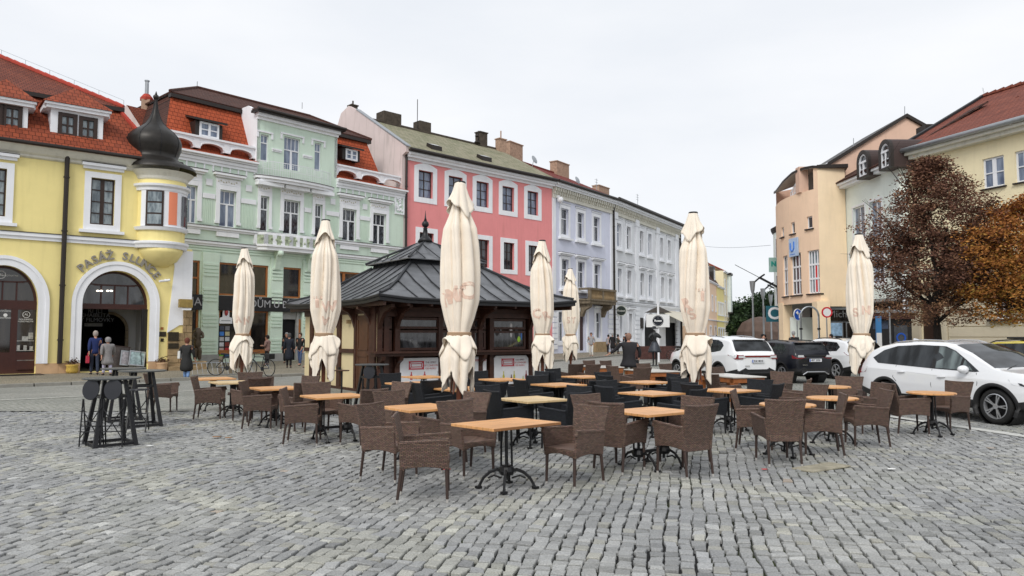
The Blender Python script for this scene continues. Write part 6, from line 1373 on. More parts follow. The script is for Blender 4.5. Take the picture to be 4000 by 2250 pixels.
for i in range(4):
    Ls = RX if i % 2 == 0 else RY; n = 12
    for k in range(1, n):
        pos = Ls*k/n
        pts = []
        for ins, z, c in LR:
            insk = ins*(RY/RX if i % 2 else 1)
            if insk > pos or Ls-insk < pos: break
            P = ring_pts(ins, z); a, b = Vector(P[i]), Vector(P[(i+1) % 4]); pts.append(a+(b-a).normalized()*(pos-insk))
        if 1 <= len(pts) < len(LR):
            j = len(pts); ins0, z0, _ = LR[j-1]; ins1, z1, _ = LR[j]; kx = (RY/RX if i % 2 else 1); lim = min(pos, Ls-pos)/kx; f_ = (lim-ins0)/(ins1-ins0)
            if 0 < f_ < 1:
                ins, z = lim, z0+(z1-z0)*f_; P = ring_pts(ins, z); a, b = Vector(P[i]), Vector(P[(i+1) % 4]); pts.append(a+(b-a).normalized()*(pos-ins*kx))
        if len(pts) > 1: mb.tube(pts, .02, 4)
    P0, P1 = [Vector(q) for q in (ring_pts(inT-.12, zT+.02)[i], ring_pts(inT-.12, zT+.02)[(i+1) % 4])]
    c_ = Vector((RX/2, RY/2, zA+.02))
    for k in range(1, 5):
        t = k/5; a = P0.lerp(P1, t); m_ = min(t, 1-t)*2; e = (P0 if t < .5 else P1).lerp(c_, m_) if m_ < 1 else c_
        mb.tube([a, a.lerp(c_, .02)+(e-a)*.0, e], .018, 4)
    for t in [q/9 for q in range(1, 9)]:
        a = Vector(ring_pts(inB, zB)[i]).lerp(Vector(ring_pts(inB, zB)[(i+1) % 4]), t); b = Vector(ring_pts(inT+.1, zT)[i]).lerp(Vector(ring_pts(inT+.1, zT)[(i+1) % 4]), t); mb.tube([a, b], .015, 4)
mb.obj('standing_seams', M_['zincdark'], roof)
mb = MB()
for i in range(4):
    pts = [Vector(ring_pts(ins, z+(.12 if j == 0 else .02))[i]) for j, (ins, z, c) in enumerate(LR)]; mb.tube(pts, .045, 6)
    mb.tube([Vector(ring_pts(inT-.12, zT+.03)[i]), Vector((RX/2, RY/2, zA+.03))], .04, 6)
mb.obj('hip_ridge', M_['zincdark'], roof)
mb = MB(); er = seg_ring(-.06, ez-.03, .1); n = len(er); e2 = seg_ring(-.06, ez-.16, .08); mb.add([tuple(p) for p in er+e2], [(k, (k+1) % n, n+(k+1) % n, n+k) for k in range(n)]); mb.tube(er+[er[0]], .05, 6); mb.obj('gutter', M_['black'], roof)
mb = MB(); cA = (RX/2, RY/2, 0); mb.lathe([(.28, zA-.02), (.2, zA+.1), (.1, zA+.2), (.07, zA+.45), (.09, zA+.47), (.05, zA+.5)], 12, cA); mb.ball((RX/2, RY/2, zA+.62), .13, 14); mb.lathe([(.06, zA+.74), (.03, zA+.85), (.004, zA+1.12)], 8, cA); mb.obj('finial', M_['black'], roof, smooth=True)
mb = MB(); mb.poly([(0, 0, ez-.1), (RX, 0, ez-.1), (RX, RY, ez-.1), (0, RY, ez-.1)])
for k in range(10): mb.box(.1+k*.78, .18+k*.78, 0, RY, ez-.22, ez-.1)
mb.obj('soffit', M_['kwood'], Ki)
kfz = lambda px, py: (front.sz(px, py)[0], front.sz(px, py)[1])
zsh = 1.25
mb = MB()
mb.box(fx0, fx1, fy0+.12, fy0+.2, 0, 1.2)               # lower boarding
mb.box(fx0, fx1, fy0-.06, fy0+.2, 2.5, ez-.2); mb.box(fx0, fx1, fy0-.1, fy0+.2, 2.35, 2.5)
posts = [fx0, front.S(1500, 1250), front.S(1560, 1250)-.15, front.S(1712, 1250), front.S(1870, 1250)-.02, front.S(1912, 1250), fx1-.16]
for x in posts: mb.box(x, x+.17, fy0-.03, fy0+.2, 0, 2.5)
mb.obj('front_frame', M_['kwood'], Ki)
mb = MB(); mb.box(fx0-.25, fx1+.05, fy0-.42, fy0+.2, zsh-.03, zsh+.03); mb.box(fx0-.2, fx1, fy0-.3, fy0, zsh-.12, zsh-.035); mb.obj('serving_shelf', M_['kwood'], Ki)
for x in (posts[0]+.0, posts[2], posts[4], posts[6]):
    mb = MB(); prof = [(fy0-.03, zsh-.12), (fy0-.36, zsh-.12), (fy0-.3, zsh-.24), (fy0-.12, zsh-.34), (fy0-.03, zsh-.5)]
    mb.add([(x+.02, y, z) for y, z in prof]+[(x+.14, y, z) for y, z in prof], [tuple(range(5)), tuple(range(9, 4, -1))]+[(i, i+5, (i+1) % 5+5, (i+1) % 5) for i in range(5)]); mb.obj('shelf_bracket', M_['kwood'], Ki)
    mb = MB(); prof = [(fy0-.03, 2.62), (fy0-.9, 2.7), (fy0-.9, 2.6), (fy0-.4, 2.45), (fy0-.15, 2.2), (fy0-.03, 1.95)]
    mb.add([(x+.02, y, z) for y, z in prof]+[(x+.14, y, z) for y, z in prof], [tuple(range(6)), tuple(range(11, 5, -1))]+[(i, i+6, (i+1) % 6+6, (i+1) % 6) for i in range(6)]); mb.obj('eaves_bracket', M_['kwood'], Ki)
kw = [(1484, 1524), (1562, 1710), (1730, 1850), (1852, 1892), (1930, 2048)]
for (xl, xr) in kw:
    a, b = front.S(xl, 1250), front.S(xr, 1250)
    for (z0, z1) in ((zsh+.05, 1.93), (1.97, 2.33)):
        mb = MB(); mb.rect(a-.07, b+.07, z0, z1, .08, fy0+.02, fy0+.1); wv = mb.obj('window', M_['kwood'], Ki)
        mb = MB(); mb.box(a, b, fy0+.06, fy0+.07, z0+.03, z1-.03); mb.obj('pane', M_['g_kiosk'], wv)
gl = [(2000, 1290, .12, .5, (.65, .62, .62)), (2022, 1300, .16, .45, (.02, .02, .025)), (2030, 1325, .14, .2, (.45, .75, .05)), (2040, 1310, .06, .35, (.05, .2, .6)), (1946, 1295, .16, .3, (.03, .02, .02)), (1522, 1340, .035, .22, (.7, .7, .7)), (1960, 1296, .03, .3, (.6, .6, .62))]
for k, (px, py, w_, h_, c_) in enumerate(gl):
    s_, z_ = front.sz(px, py); mb = MB(); mb.ball((s_, fy0+.045, z_), .5, 8); me = mb.mesh('interior_glimpse', mat('seen_through_%d' % k, c_, .4, var=0)); me.transform(Matrix.Translation((s_, fy0+.052, z_)) @ Matrix.Diagonal((w_, .006, h_, 1)) @ Matrix.Translation((-s_, -(fy0+.045), -z_))); link('glimpsed_shape', me, Ki)  # flat coloured blobs on the panes suggest the kiosk interior
bw = mat('poster_white', (.70, .70, .72), .5, n1=3, var=.1); pr = mat('poster_red', (.5, .03, .05), .5, var=.1); prd = mat('poster_pale_red', (.62, .25, .25), .5, var=.1)
def poster(xl, xr, yt, yb, big):
    a, b, c, d = front.rect(xl, xr, yt, yb, -.02); ch = .1; mb = MB(); y0 = fy0-.02
    mb.prism([(a, c), (b, c), (b, d-ch), (b-ch, d), (a+ch, d), (a, d-ch)], y0, y0+.05); P = mb.obj('drinks_poster', bw, Ki); w_ = b-a
    if big:
        x0, z1 = a+.22*w_, d-.1; mb = MB(); mb.rect(x0, x0+.36*w_, z1-.26, z1, .035, y0-.012, y0-.002); mb.rect(x0+.07, x0+.36*w_-.07, z1-.19, z1-.07, .02, y0-.012, y0-.002)
        for (p, q) in (((x0, z1), (x0+.07, z1-.07)), ((x0+.36*w_, z1), (x0+.36*w_-.07, z1-.07)), ((x0, z1-.26), (x0+.07, z1-.19)), ((x0+.36*w_, z1-.26), (x0+.36*w_-.07, z1-.19))): mb.tube([(p[0], y0-.008, p[1]), (q[0], y0-.008, q[1])], .012, 4)
        mb.obj('red_framed_emblem', pr, P)
        for k, t_ in enumerate(('THE SPIRIT', 'OF LONDON', 'OD ROKU')): text(t_, .085, a+.75*w_, y0-.006, d-.15-.095*k, prd if k else mat('poster_grey', (.3, .2, .22), .5, var=0), P, 'poster_lettering', ext=.003)
        cols_ = [((.5, .05, .07), .5), ((.5, .05, .07), .5), ((.55, .56, .58), .5)] if big == 1 else [((.1, .3, .04), .2), ((.5, .45, .05), .9), ((.08, .015, .02), .5), ((.5, .45, .05), .9), ((.45, .5, .2), .3), ((.2, .01, .02), .9)]
        for k, (c_, tall) in enumerate(cols_):
            x = a+w_*((.28, .6, .92)[k] if big == 1 else (.2, .28, .5, .58, .84, .93)[k]); h_ = .28*tall+.08; r_ = .04; mb = MB(); zb_ = c+.08
            mb.prism([(x-r_, zb_), (x+r_, zb_), (x+r_, zb_+h_*.6), (x+r_*.35, zb_+h_*.8), (x+r_*.35, zb_+h_*1.1), (x-r_*.35, zb_+h_*1.1), (x-r_*.35, zb_+h_*.8), (x-r_, zb_+h_*.6)], y0-.01, y0-.003)
            mb.obj('printed_bottle', mat('bottle_print', c_, .4, n1=20, var=.3), P)
    else: text('BEEFEATER', .1, (a+b)/2, y0-.006, d-.12, pr, P, 'poster_lettering', ext=.003)
poster(1560, 1722, 1398, 1492, 1); poster(1850, 1900, 1393, 1475, 0); poster(1928, 2064, 1389, 1500, 2)
sidef = Fac(((kc+kux*.5+Vector((-kux.y, kux.x, 0))*fy1))[:2], side_u[:2])
sy = lambda px, py=1400: fy1-sidef.S(px, py)     # local y for a pixel column
def sbox(mb, px0, px1, z0, z1, d0, d1):
    a, b = sy(px0), sy(px1); mb.box(.5-d1, .5-d0, min(a, b), max(a, b), z0, z1)
mb = MB(); mb.box(.5, .56, fy0, fy1, 0, ez-.15); mb.box(.5, fx1, fy1, fy1+.1, 0, ez-.15); mb.box(fx1-.1, fx1, fy0+.2, fy1, 0, ez-.15)
mb.obj('cream_panel', M_['kcream'], Ki)
mb = MB()
for (a, b) in ((1321, 1334), (1388, 1396), (1447, 1470), (1215, 1226)): sbox(mb, a, b, 0, 2.6, 0, .07)
mb.box(.42, .5, fy0, fy1, 2.45, 2.7); mb.box(.42, .5, sy(1388), fy1, 1.2, 1.33); mb.box(.42, .5, fy0, fy1, 0, .08)
mb.obj('side_frame', M_['kwood'], Ki)
mb = MB(); sbox(mb, 1396, 1447, .05, 2.4, 0, .04); dr_ = mb.obj('door', M_['kdoor'], Ki)
mb = MB()
for (z0, z1) in ((.15, 1.15), (1.3, 2.3)):
    a, b = sy(1401), sy(1442); y0, y1 = min(a, b), max(a, b); mb.box(.44, .46, y0, y1, z0, z0+.05); mb.box(.44, .46, y0, y1, z1-.05, z1); mb.box(.44, .46, y0, y0+.06, z0, z1); mb.box(.44, .46, y1-.06, y1, z0, z1)
mb.obj('door_moulding', M_['kdoor'], dr_)
mb = MB(); mb.box(.36, .44, sy(1337)-.06, sy(1337)+.02, .55, .72); mb.obj('socket_box', M_['black'], Ki)
mb = MB(); mb.box(.36, .5, sy(1365), sy(1372)+.04, 2.15, 2.27); mb.obj('vent_box', M_['stone'], Ki)
for px in (1321, 1388, 1450):
    y = sy(px); mb = MB(); mb.prism([(.45, 2.0), (.45, 2.6), (.02, 2.66), (.0, 2.58), (.2, 2.5), (.35, 2.3)], y-.06, y+.06); mb.obj('eaves_bracket', M_['kwood'], Ki)
# ================================================================ FURNITURE
def wicker(name, c):
    m = bpy.data.materials.new(name); m.use_nodes = True; t = m.node_tree; b = t.nodes['Principled BSDF']; b.inputs['Roughness'].default_value = .6; b.inputs['Specular IOR Level'].default_value = .35
    tcn = N(t, 'ShaderNodeTexCoord'); sp = N(t, 'ShaderNodeSeparateXYZ'); cb = N(t, 'ShaderNodeCombineXYZ'); ad = N(t, 'ShaderNodeMath', operation='ADD')
    t.links.new(tcn.outputs['Object'], sp.inputs[0]); t.links.new(sp.outputs[0], ad.inputs[0]); t.links.new(sp.outputs[1], ad.inputs[1]); t.links.new(ad.outputs[0], cb.inputs[0]); t.links.new(sp.outputs[2], cb.inputs[1])
    br = N(t, 'ShaderNodeTexBrick'); br.inputs['Scale'].default_value = 1; br.inputs['Brick Width'].default_value = .042; br.inputs['Row Height'].default_value = .0145
    br.inputs['Mortar Size'].default_value = .0032; br.inputs['Mortar Smooth'].default_value = .6
    br.inputs['Color1'].default_value = (*[v*1.35 for v in c], 1); br.inputs['Color2'].default_value = (*[v*.75 for v in c], 1); br.inputs['Mortar'].default_value = (*[v*.16 for v in c], 1)
    t.links.new(cb.outputs[0], br.inputs['Vector'])
    n = N(t, 'ShaderNodeTexNoise'); n.inputs['Scale'].default_value = 60; t.links.new(tcn.outputs['Object'], n.inputs['Vector'])
    mxn = N(t, 'ShaderNodeMix', data_type='RGBA', blend_type='MULTIPLY'); mxn.inputs[0].default_value = .5; t.links.new(br.outputs['Color'], mxn.inputs[6]); t.links.new(n.outputs['Color'], mxn.inputs[7])
    oi = N(t, 'ShaderNodeObjectInfo'); rp = N(t, 'ShaderNodeMapRange'); rp.inputs['To Min'].default_value = .9; rp.inputs['To Max'].default_value = 1.25
    s2 = N(t, 'ShaderNodeVectorMath', operation='SCALE'); t.links.new(oi.outputs['Random'], rp.inputs[0]); t.links.new(mxn.outputs[2], s2.inputs[0]); t.links.new(rp.outputs[0], s2.inputs['Scale'])
    t.links.new(s2.outputs[0], b.inputs['Base Color'])
    bp = N(t, 'ShaderNodeBump'); bp.invert = True; bp.inputs['Strength'].default_value = 1; bp.inputs['Distance'].default_value = .01
    t.links.new(br.outputs['Fac'], bp.inputs['Height']); t.links.new(bp.outputs[0], b.inputs['Normal'])
    return m
M_['wbrown'] = wicker('brown_wicker', (.215, .138, .106)); M_['wblack'] = wicker('black_wicker', (.026, .029, .036))
M_['legbrown'] = mat('brown_leg', (.05, .03, .024), .5, var=.2, n1=9); M_['legblack'] = mat('black_leg', (.012, .012, .013), .5, var=.1)
M_['tip'] = mat('metal_leg_tip', (.5, .48, .45), .4, metal=.4, var=.1)
def sheet(mb, grid, th, nrm):
    """thick curved panel from a grid of points; nrm(p)->offset direction"""
    h, w_ = len(grid), len(grid[0]); A = [Vector(p) for r in grid for p in r]; B = [p+nrm(p)*th for p in A]; n = h*w_
    fs = [(i*w_+j, i*w_+j+1, (i+1)*w_+j+1, (i+1)*w_+j) for i in range(h-1) for j in range(w_-1)]
    fs += [(n+i*w_+j, n+(i+1)*w_+j, n+(i+1)*w_+j+1, n+i*w_+j+1) for i in range(h-1) for j in range(w_-1)]
    for j in range(w_-1): fs += [(j, n+j, n+j+1, j+1), ((h-1)*w_+j, (h-1)*w_+j+1, n+(h-1)*w_+j+1, n+(h-1)*w_+j)]
    for i in range(h-1): fs += [(i*w_, (i+1)*w_, n+(i+1)*w_, n+i*w_), (i*w_+w_-1, n+i*w_+w_-1, n+(i+1)*w_+w_-1, (i+1)*w_+w_-1)]
    mb.add(A+B, fs)
def make_chair(kind):
    wm = M_['wbrown'] if kind == 'brown' else M_['wblack']; lm = M_['legbrown'] if kind == 'brown' else M_['legblack']
    t = thing('wicker_armchair', 'x', 'armchair', (0, 0, -50))
    mb = MB(); g = []
    for z in (.33, .42, .52, .63, .72, .80, .87, .885):
        f = max(0, (z-.42)/.46); hw = .225+.055*f**1.3; bx = -.255-.10*f**1.2
        g.append([(bx-.015*(1-(y/hw)**2)*1.0, y, z+(.012*(y/hw)**2 if z > .8 else 0)) for y in [hw*q for q in (-1, -.6, -.2, .2, .6, 1)]])
    sheet(mb, g, .032, lambda p: Vector((1, 0, 0)))
    mb.tube([(p[0]+.016, p[1], p[2]) for p in g[-1]], .021, 6)
    mb.obj('backrest', wm, t, bevel=.006)
    for s in (-1, 1):
        mb = MB(); g = []
        for z in (.345, .45, .56, .625):
            f = (z-.345)/.28; g.append([(x, s*(.235+.035*f+.012*q), z+(.035*q if z > .6 else 0)+(.0 if z > .4 else .03*math.sin(math.pi*q))) for q, x in ((0, -.27), (.25, -.13), (.5, .0), (.75, .13), (1, .245))])
        sheet(mb, g, .034, lambda p: Vector((0, -s, 0)))
        mb.tube([(p[0], p[1]-s*.017, p[2]) for p in g[-1]]+[(.255, s*.265, .60)], .024, 6)
        mb.obj('armrest', wm, t, bevel=.006)
    mb = MB(); mb.box(-.24, .25, -.235, .235, .40, .445); g = [[(.255, y, z) for y in (-.24, -.12, 0, .12, .24)] for z in (.34, .44)]
    g[0] = [(x, y, .34+.045*(1-(y/.24)**2)) for x, y, z in g[0]]; sheet(mb, g, -.03, lambda p: Vector((1, 0, 0)))
    mb.obj('seat', wm, t, bevel=.012)
    for sx, sy_ in ((-1, -1), (-1, 1), (1, -1), (1, 1)):
        a = Vector((.235*sx-.01, .215*sy_, .40)); b = Vector((.235*sx+(.0 if sx > 0 else -.055), .22*sy_, .035)); mb = MB(); mb.tube([a, b], [.021, .016], 6)
        l_ = mb.obj('leg', lm, t, smooth=False); mb = MB(); mb.tube([b, b+Vector((-.003 if sx < 0 else 0, 0, -.035))], .0155, 8); mb.obj('leg_tip', M_['tip'], l_)
    return t
chairB, chairK = make_chair('brown'), make_chair('black')
used = {'brown': False, 'black': False}
def woodtop(name, c, pl=.1):
    m = bpy.data.materials.new(name); m.use_nodes = True; t = m.node_tree; b = t.nodes['Principled BSDF']; b.inputs['Roughness'].default_value = .42; b.inputs['Specular IOR Level'].default_value = .5
    tcn = N(t, 'ShaderNodeTexCoord'); mp = N(t, 'ShaderNodeMapping'); mp.inputs['Scale'].default_value = (1.2, 9, 1)
    n = N(t, 'ShaderNodeTexNoise'); n.inputs['Scale'].default_value = 3; n.inputs['Detail'].default_value = 8; n.inputs['Distortion'].default_value = .6
    r = N(t, 'ShaderNodeValToRGB'); r.color_ramp.elements[0].position = .3; r.color_ramp.elements[0].color = (*[v*.8 for v in c], 1); r.color_ramp.elements[1].position = .7; r.color_ramp.elements[1].color = (*[min(1, v*1.1) for v in c], 1)
    br = N(t, 'ShaderNodeTexBrick'); br.offset = 0; br.inputs['Scale'].default_value = 1; br.inputs['Brick Width'].default_value = 4; br.inputs['Row Height'].default_value = pl; br.inputs['Mortar Size'].default_value = .0022
    br.inputs['Color1'].default_value = (1, 1, 1, 1); br.inputs['Color2'].default_value = (.86, .85, .82, 1); br.inputs['Mortar'].default_value = (.35, .3, .25, 1)
    mxn = N(t, 'ShaderNodeMix', data_type='RGBA', blend_type='MULTIPLY'); mxn.inputs[0].default_value = 1
    t.links.new(tcn.outputs['Object'], mp.inputs[0]); t.links.new(mp.outputs[0], n.inputs['Vector']); t.links.new(n.outputs['Fac'], r.inputs[0]); t.links.new(tcn.outputs['Object'], br.inputs['Vector'])
    t.links.new(r.outputs[0], mxn.inputs[6]); t.links.new(br.outputs['Color'], mxn.inputs[7]); t.links.new(mxn.outputs[2], b.inputs['Base Color'])
    return m
M_['top_o'] = woodtop('orange_acacia_top', (.78, .40, .16)); M_['top_y'] = woodtop('pale_wood_top', (.76, .56, .30)); M_['iron'] = mat('black_cast_iron', (.008, .008, .009), .4, var=.1)
def tabletop(t, a, b, m, z=.75):
    mb = MB(); th = .032; fw = .085
    mb.box(-a/2+fw, a/2-fw, -b/2+fw, b/2-fw, z-th, z-.001); o = mb.obj('tabletop', m, t, bevel=.003)
    mb = MB(); mb.box(-a/2, -a/2+fw-.002, -b/2, b/2, z-th, z+.001); mb.box(a/2-fw+.002, a/2, -b/2, b/2, z-th, z+.001); mb.box(-a/2+fw, a/2-fw, -b/2, -b/2+fw-.002, z-th, z+.001); mb.box(-a/2+fw, a/2-fw, b/2-fw+.002, b/2, z-th, z+.001)
    mb.obj('tabletop_frame', m, t, bevel=.004)
def ironbase(t, double=0, z=.715):
    xs = (-double, double) if double else (0,)
    for x in xs:
        mb = MB()
        for dx, dy in ((-.045, -.045), (.045, -.045), (-.045, .045), (.045, .045)): mb.tube([(x+dx, dy, .2), (x+dx*.9, dy*.9, z)], .013, 6)
        mb.lathe([(.075, .16), (.095, .2), (.08, .25), (.05, .27)], 12, (x, 0, 0)); mb.tube([(x, 0, .1), (x, 0, z)], .02, 8); mb.lathe([(.07, z-.04), (.1, z-.01), (.1, z)], 12, (x, 0, 0))
        mb.obj('pedestal', M_['iron'], t)
        dirs = [R(45+90*k) for k in range(4)] if not double else [R(90), R(-90)]
        for a in dirs:
            dx, dy = math.cos(a), math.sin(a); mb = MB(); mb.tube([(x+dx*r, dy*r, zz) for r, zz in ((.04, .2), (.12, .215), (.2, .185), (.27, .12), (.31, .05), (.32, .018))], [.022, .02, .018, .017, .016, .02], 6)
            mb.tube([(x+dx*r, dy*r, zz) for r, zz in ((.06, .12), (.15, .15), (.22, .12))], .011, 5); mb.box(x+dx*.33-.03, x+dx*.33+.03, dy*.33-.03, dy*.33+.03, .0, .028); mb.obj('foot', M_['iron'], t)
    mb = MB(); mb.box(-.28, .28, -.03, .03, z-.006, z+.002); mb.box(-.03, .03, -.25, .25, z-.006, z+.002)
    mb.obj('top_plate', M_['iron'], t)
    if double: mb = MB(); mb.box(-double, double, -.02, .02, .2, .24); mb.obj('stretcher', M_['iron'], t)
def square_table(a, b, m, dbl=0):
    t = thing('terrace_table', 'x', 'table', (0, 0, -50)); tabletop(t, a, b, m); ironbase(t, dbl); return t
def round_table(m):
    t = thing('round_table', 'x', 'table', (0, 0, -50)); mb = MB(); mb.lathe([(.38, .718), (.4, .724), (.4, .745), (.39, .75), (.001, .75)], 36); mb.obj('tabletop', m, t); ironbase(t); return t
protos = {'F': square_table(1.0, .80, M_['top_o']), 'S': square_table(.84, .84, M_['top_o']), 'Y': square_table(.84, .84, M_['top_y']), 'D': square_table(.92, .78, M_['top_o'], .24), 'O': round_table(M_['top_o'])}
pused = {}
GA = math.degrees(krz)
TB = {}
def place_table(key, kind, x, y, desc, ang=None, z=0, tilt=0):
    p = W(x, y); ang = GA if ang is None else ang; label = desc
    grp = 'round tables with iron feet' if kind == 'O' else 'square wooden tables with iron feet'
    if kind not in pused: pused[kind] = protos[kind]; o = protos[kind]; root_tree(o); o.location = (p.x, p.y, 0); o.rotation_euler = (0, 0, R(ang)); o['label'] = label; o['group'] = grp
    else: o = dup(protos[kind], (p.x, p.y, 0), R(ang), label, grp)
    if tilt: o.rotation_euler = (R(tilt), 0, R(ang))
    TB[key] = Vector((p.x, p.y)); return o
place_table('T1', 'F', -.06, 8.55, 'foremost and largest looking wooden table, empty, on black pedestal with curved iron feet', 40, tilt=-.9)
place_table('T2', 'S', -1.3, 10.5, 'wooden table directly left of and behind the foremost table', 38)
place_table('T3', 'Y', .33, 11.85, 'pale yellow wooden table ringed by black armchairs behind the foremost table')
place_table('T4', 'S', .97, 15.4, 'orange table next behind the pale yellow table')
place_table('T5', 'S', -.2, 17.2, 'orange table nearest the bottle poster on the right of the kiosk')
place_table('T6', 'S', -2.15, 15.8, 'orange table left of the big parasol below the red bottle poster')
place_table('T7', 'S', -2.18, 18.3, 'rearmost orange table touching the red bottle poster view')
place_table('T8', 'S', 2.47, 13.1, 'orange table among black armchairs right of centre')
place_table('T9', 'D', 1.87, 9.95, 'wooden table with twin iron legs right of the foremost table')
place_table('T10', 'S', 4.03, 13.8, 'pale orange table under the right big parasol')
place_table('T11', 'S', 2.95, 16.2, 'orange table behind black armchairs before the timber benches')
place_table('T12', 'S', 1.81, 18.4, 'far orange table left of the timber tables')
place_table('T13', 'D', -3.0, 12.5, 'wooden table with twin iron legs in front of the kiosk door')
place_table('T14', 'S', -4.6, 14.4, 'orange table between left brown armchairs')
place_table('T15', 'Y', -6.1, 16.2, 'pale yellow table in the far left seating group')
place_table('T16', 'S', -7.1, 17.6, 'leftmost small orange table near the bicycles')
place_table('T17', 'S', -.98, 14.2, 'table mostly hidden by the tallest front parasol')
place_table('T18', 'O', 4.08, 10.95, 'round table mostly hidden behind the right front armchair')
place_table('T19', 'O', 5.24, 12.1, 'round table in the middle of the right seating group')
place_table('T20', 'O', 7.48, 13.2, 'round table beside the near white car')
place_table('T21', 'O', 6.35, 14.8, 'furthest round table behind the right seating group')
TD = {'T1': 'the foremost table', 'T2': 'the second table from the front', 'T3': 'the pale yellow table', 'T4': 'the table behind the pale yellow one', 'T5': 'the table by the bottle poster', 'T6': 'the table left of the tallest parasol',
      'T8': 'the orange table right of centre', 'T9': 'the twin legged table right of centre', 'T10': 'the table under the right big parasol', 'T11': 'the table before the timber tables', 'T12': 'the far table left of timber tables',
      'T13': 'the twin legged table by the kiosk', 'T14': 'the orange table left of the kiosk', 'T15': 'the pale table at far left', 'T16': 'the small leftmost table', 'T17': 'the table hidden by the tallest parasol', 'T18': 'the nearly hidden round table',
      'T19': 'the middle round table', 'T20': 'the round table by the white car', 'T21': 'the furthest round table', 'P1': 'the left timber table', 'P2': 'the middle timber table', 'P3': 'the right timber table', 'B2': 'the middle bar table', 'T7': 'the table at the red bottle poster'}
CH = [('b','T1',-.93,8.03,5),('b','T2',-1.5,9.17,-25),('b','T1',-.55,9.42,-55),('b','T2',-.98,10.1,150),('b','T2',-1.7,11.2,-52),('b','T2',-.75,10.9,230),
('k','T3',-.2,12.45,-45),('k','T3',-.02,11.65,28),('k','T3',.78,11.35,140),('k','T3',.9,12.3,225),('k','T4',.45,14.4,30),('k','T4',.72,15.5,-55),('k','T4',1.38,14.35,140),
('k','T5',-.58,17.6,-52),('k','T5',.25,16.15,140),('k','T5',.45,17.5,218),('k','T12',1.15,17.75,30),('k','T12',1.28,18.9,-52),('k','T6',-2.55,16.5,-52),('k','T6',-1.42,15.0,218),('k','T17',-1.45,13.6,25),('k','T6',-1.78,14.4,140),
('b','T13',-2.25,13.35,225),('k','T5',-.78,16.4,30),('k','T8',1.85,12.6,30),('k','T8',2.0,13.8,-50),('k','T8',2.72,12.0,140),('k','T8',2.92,13.35,220),('b','T9',1.27,10.5,-52),('b','T9',1.42,9.72,48),('b','T9',2.17,9.4,120),
('b','T1',.73,8.8,225),('b','T9',2.35,10.15,220),('k','T11',2.35,17.1,-45),('k','T11',2.3,16.0,30),('k','T11',3.4,16.3,220),('k','T11',3.1,15.5,140),('k','T10',4.45,13.3,140),('k','T10',3.45,13.15,30),('k','T10',4.58,14.2,220),
('k','T10',3.55,14.5,-52),('b','T18',3.78,11.45,-22),('b','T18',3.67,10.25,88),('b','T18',4.55,10.95,165),('b','T19',5.6,11.75,176),('b','T19',6.35,13.3,190),('b','T20',7.1,13.25,-5),('b','T20',8.05,13.7,200),('b','T21',5.55,14.7,150),
('b','T21',6.85,15.2,235),('b','T19',5.05,12.9,200),('b','P3',6.2,17.3,235),('b','T14',-3.95,13.7,135),('b','T13',-3.38,12.05,5),('b','T13',-3.35,13.15,-50),('b','T13',-2.45,12.0,140),('b','T14',-4.72,13.95,8),('b','T15',-5.35,15.1,140),
('b','T14',-4.95,15.0,-50),('b','T14',-4.45,15.4,235),('b','T15',-6.32,15.55,8),('b','T15',-6.0,16.95,-70),('b','B2',-7.95,16.9,5),('b','P3',4.75,16.6,20),
('b','P1',1.75,22.5,120),('b','P1',2.25,22.3,120),('b','P1',2.85,25.2,-55),('b','P1',3.4,25.0,-55),('b','P2',3.12,21.1,30),('b','P2',3.35,20.0,110),('b','P2',4.2,22.4,-55),('b','P2',4.85,22.2,-55),('b','P3',5.75,19.9,-60),('k','T17',-.5,13.7,150)]
TB['P1'] = Vector((2.6, 24.2)); TB['P2'] = Vector((3.95, 21.6)); TB['P3'] = Vector((5.1, 19)); TB['B2'] = Vector((-7.25, 14.5))
seen = {}
for k, (kd, tk, x, y, th) in enumerate(CH):
    p = W(x, y); kind = 'brown' if kd == 'b' else 'black'; tp = TB[tk]; d = Vector((p.x-tp.x, p.y-tp.y)); dep_ = 'far' if d.y > .12 else ('near' if d.y < -.12 else '')
    lat = 'left' if d.x < 0 else 'right'; side = (dep_+' '+lat).strip(); col_ = kind
    key = (tk, side); seen[key] = seen.get(key, 0)+1
    extra = '' if seen[key] == 1 else {2: ', second one', 3: ', third one'}[seen[key]]
    lab = '%s wicker armchair, %s side of %s%s' % (col_, side, TD[tk], extra); grp = 'wicker armchairs around the terrace tables'
    src = chairB if kd == 'b' else chairK; jit = rng.uniform(-4, 4)
    if not used[kind]:
        used[kind] = True; o = src; root_tree(o); o.location = (p.x, p.y, 0); o.rotation_euler = (0, 0, R(th+jit)); o['label'] = lab; o['group'] = grp
    else: o = dup(src, (p.x, p.y, 0), R(th+jit), lab, grp)
def timber(p, rz, lab, a=.95, b=1.7):
    t = thing('timber_table', lab, 'table', (p.x, p.y, 0), rz, 'heavy timber tables with white tops'); ow = mat('orange_timber', (.36, .12, .035), .55, n1=6, var=.3)
    mb = MB(); mb.box(0, a, 0, b, .72, .75); mb.obj('tabletop', mat('white_oilcloth', (.60, .57, .52), .3, n1=4, var=.1), t, bevel=.004)
    mb = MB(); mb.rect(0, 1, 0, 1, .1, 0, .1) if False else None
    for (x0, x1, y0, y1) in ((.03, a-.03, .04, .08), (.03, a-.03, b-.08, b-.04), (.03, .07, .08, b-.08), (a-.07, a-.03, .08, b-.08)): mb.box(x0, x1, y0, y1, .60, .718)
    mb.obj('apron', ow, t)
    for x, y in ((.05, .08), (a-.15, .08), (.05, b-.2), (a-.15, b-.2)): mb = MB(); mb.box(x-.02, x+.12, y-.02, y+.12, 0, .72); mb.obj('leg', ow, t, bevel=.006)
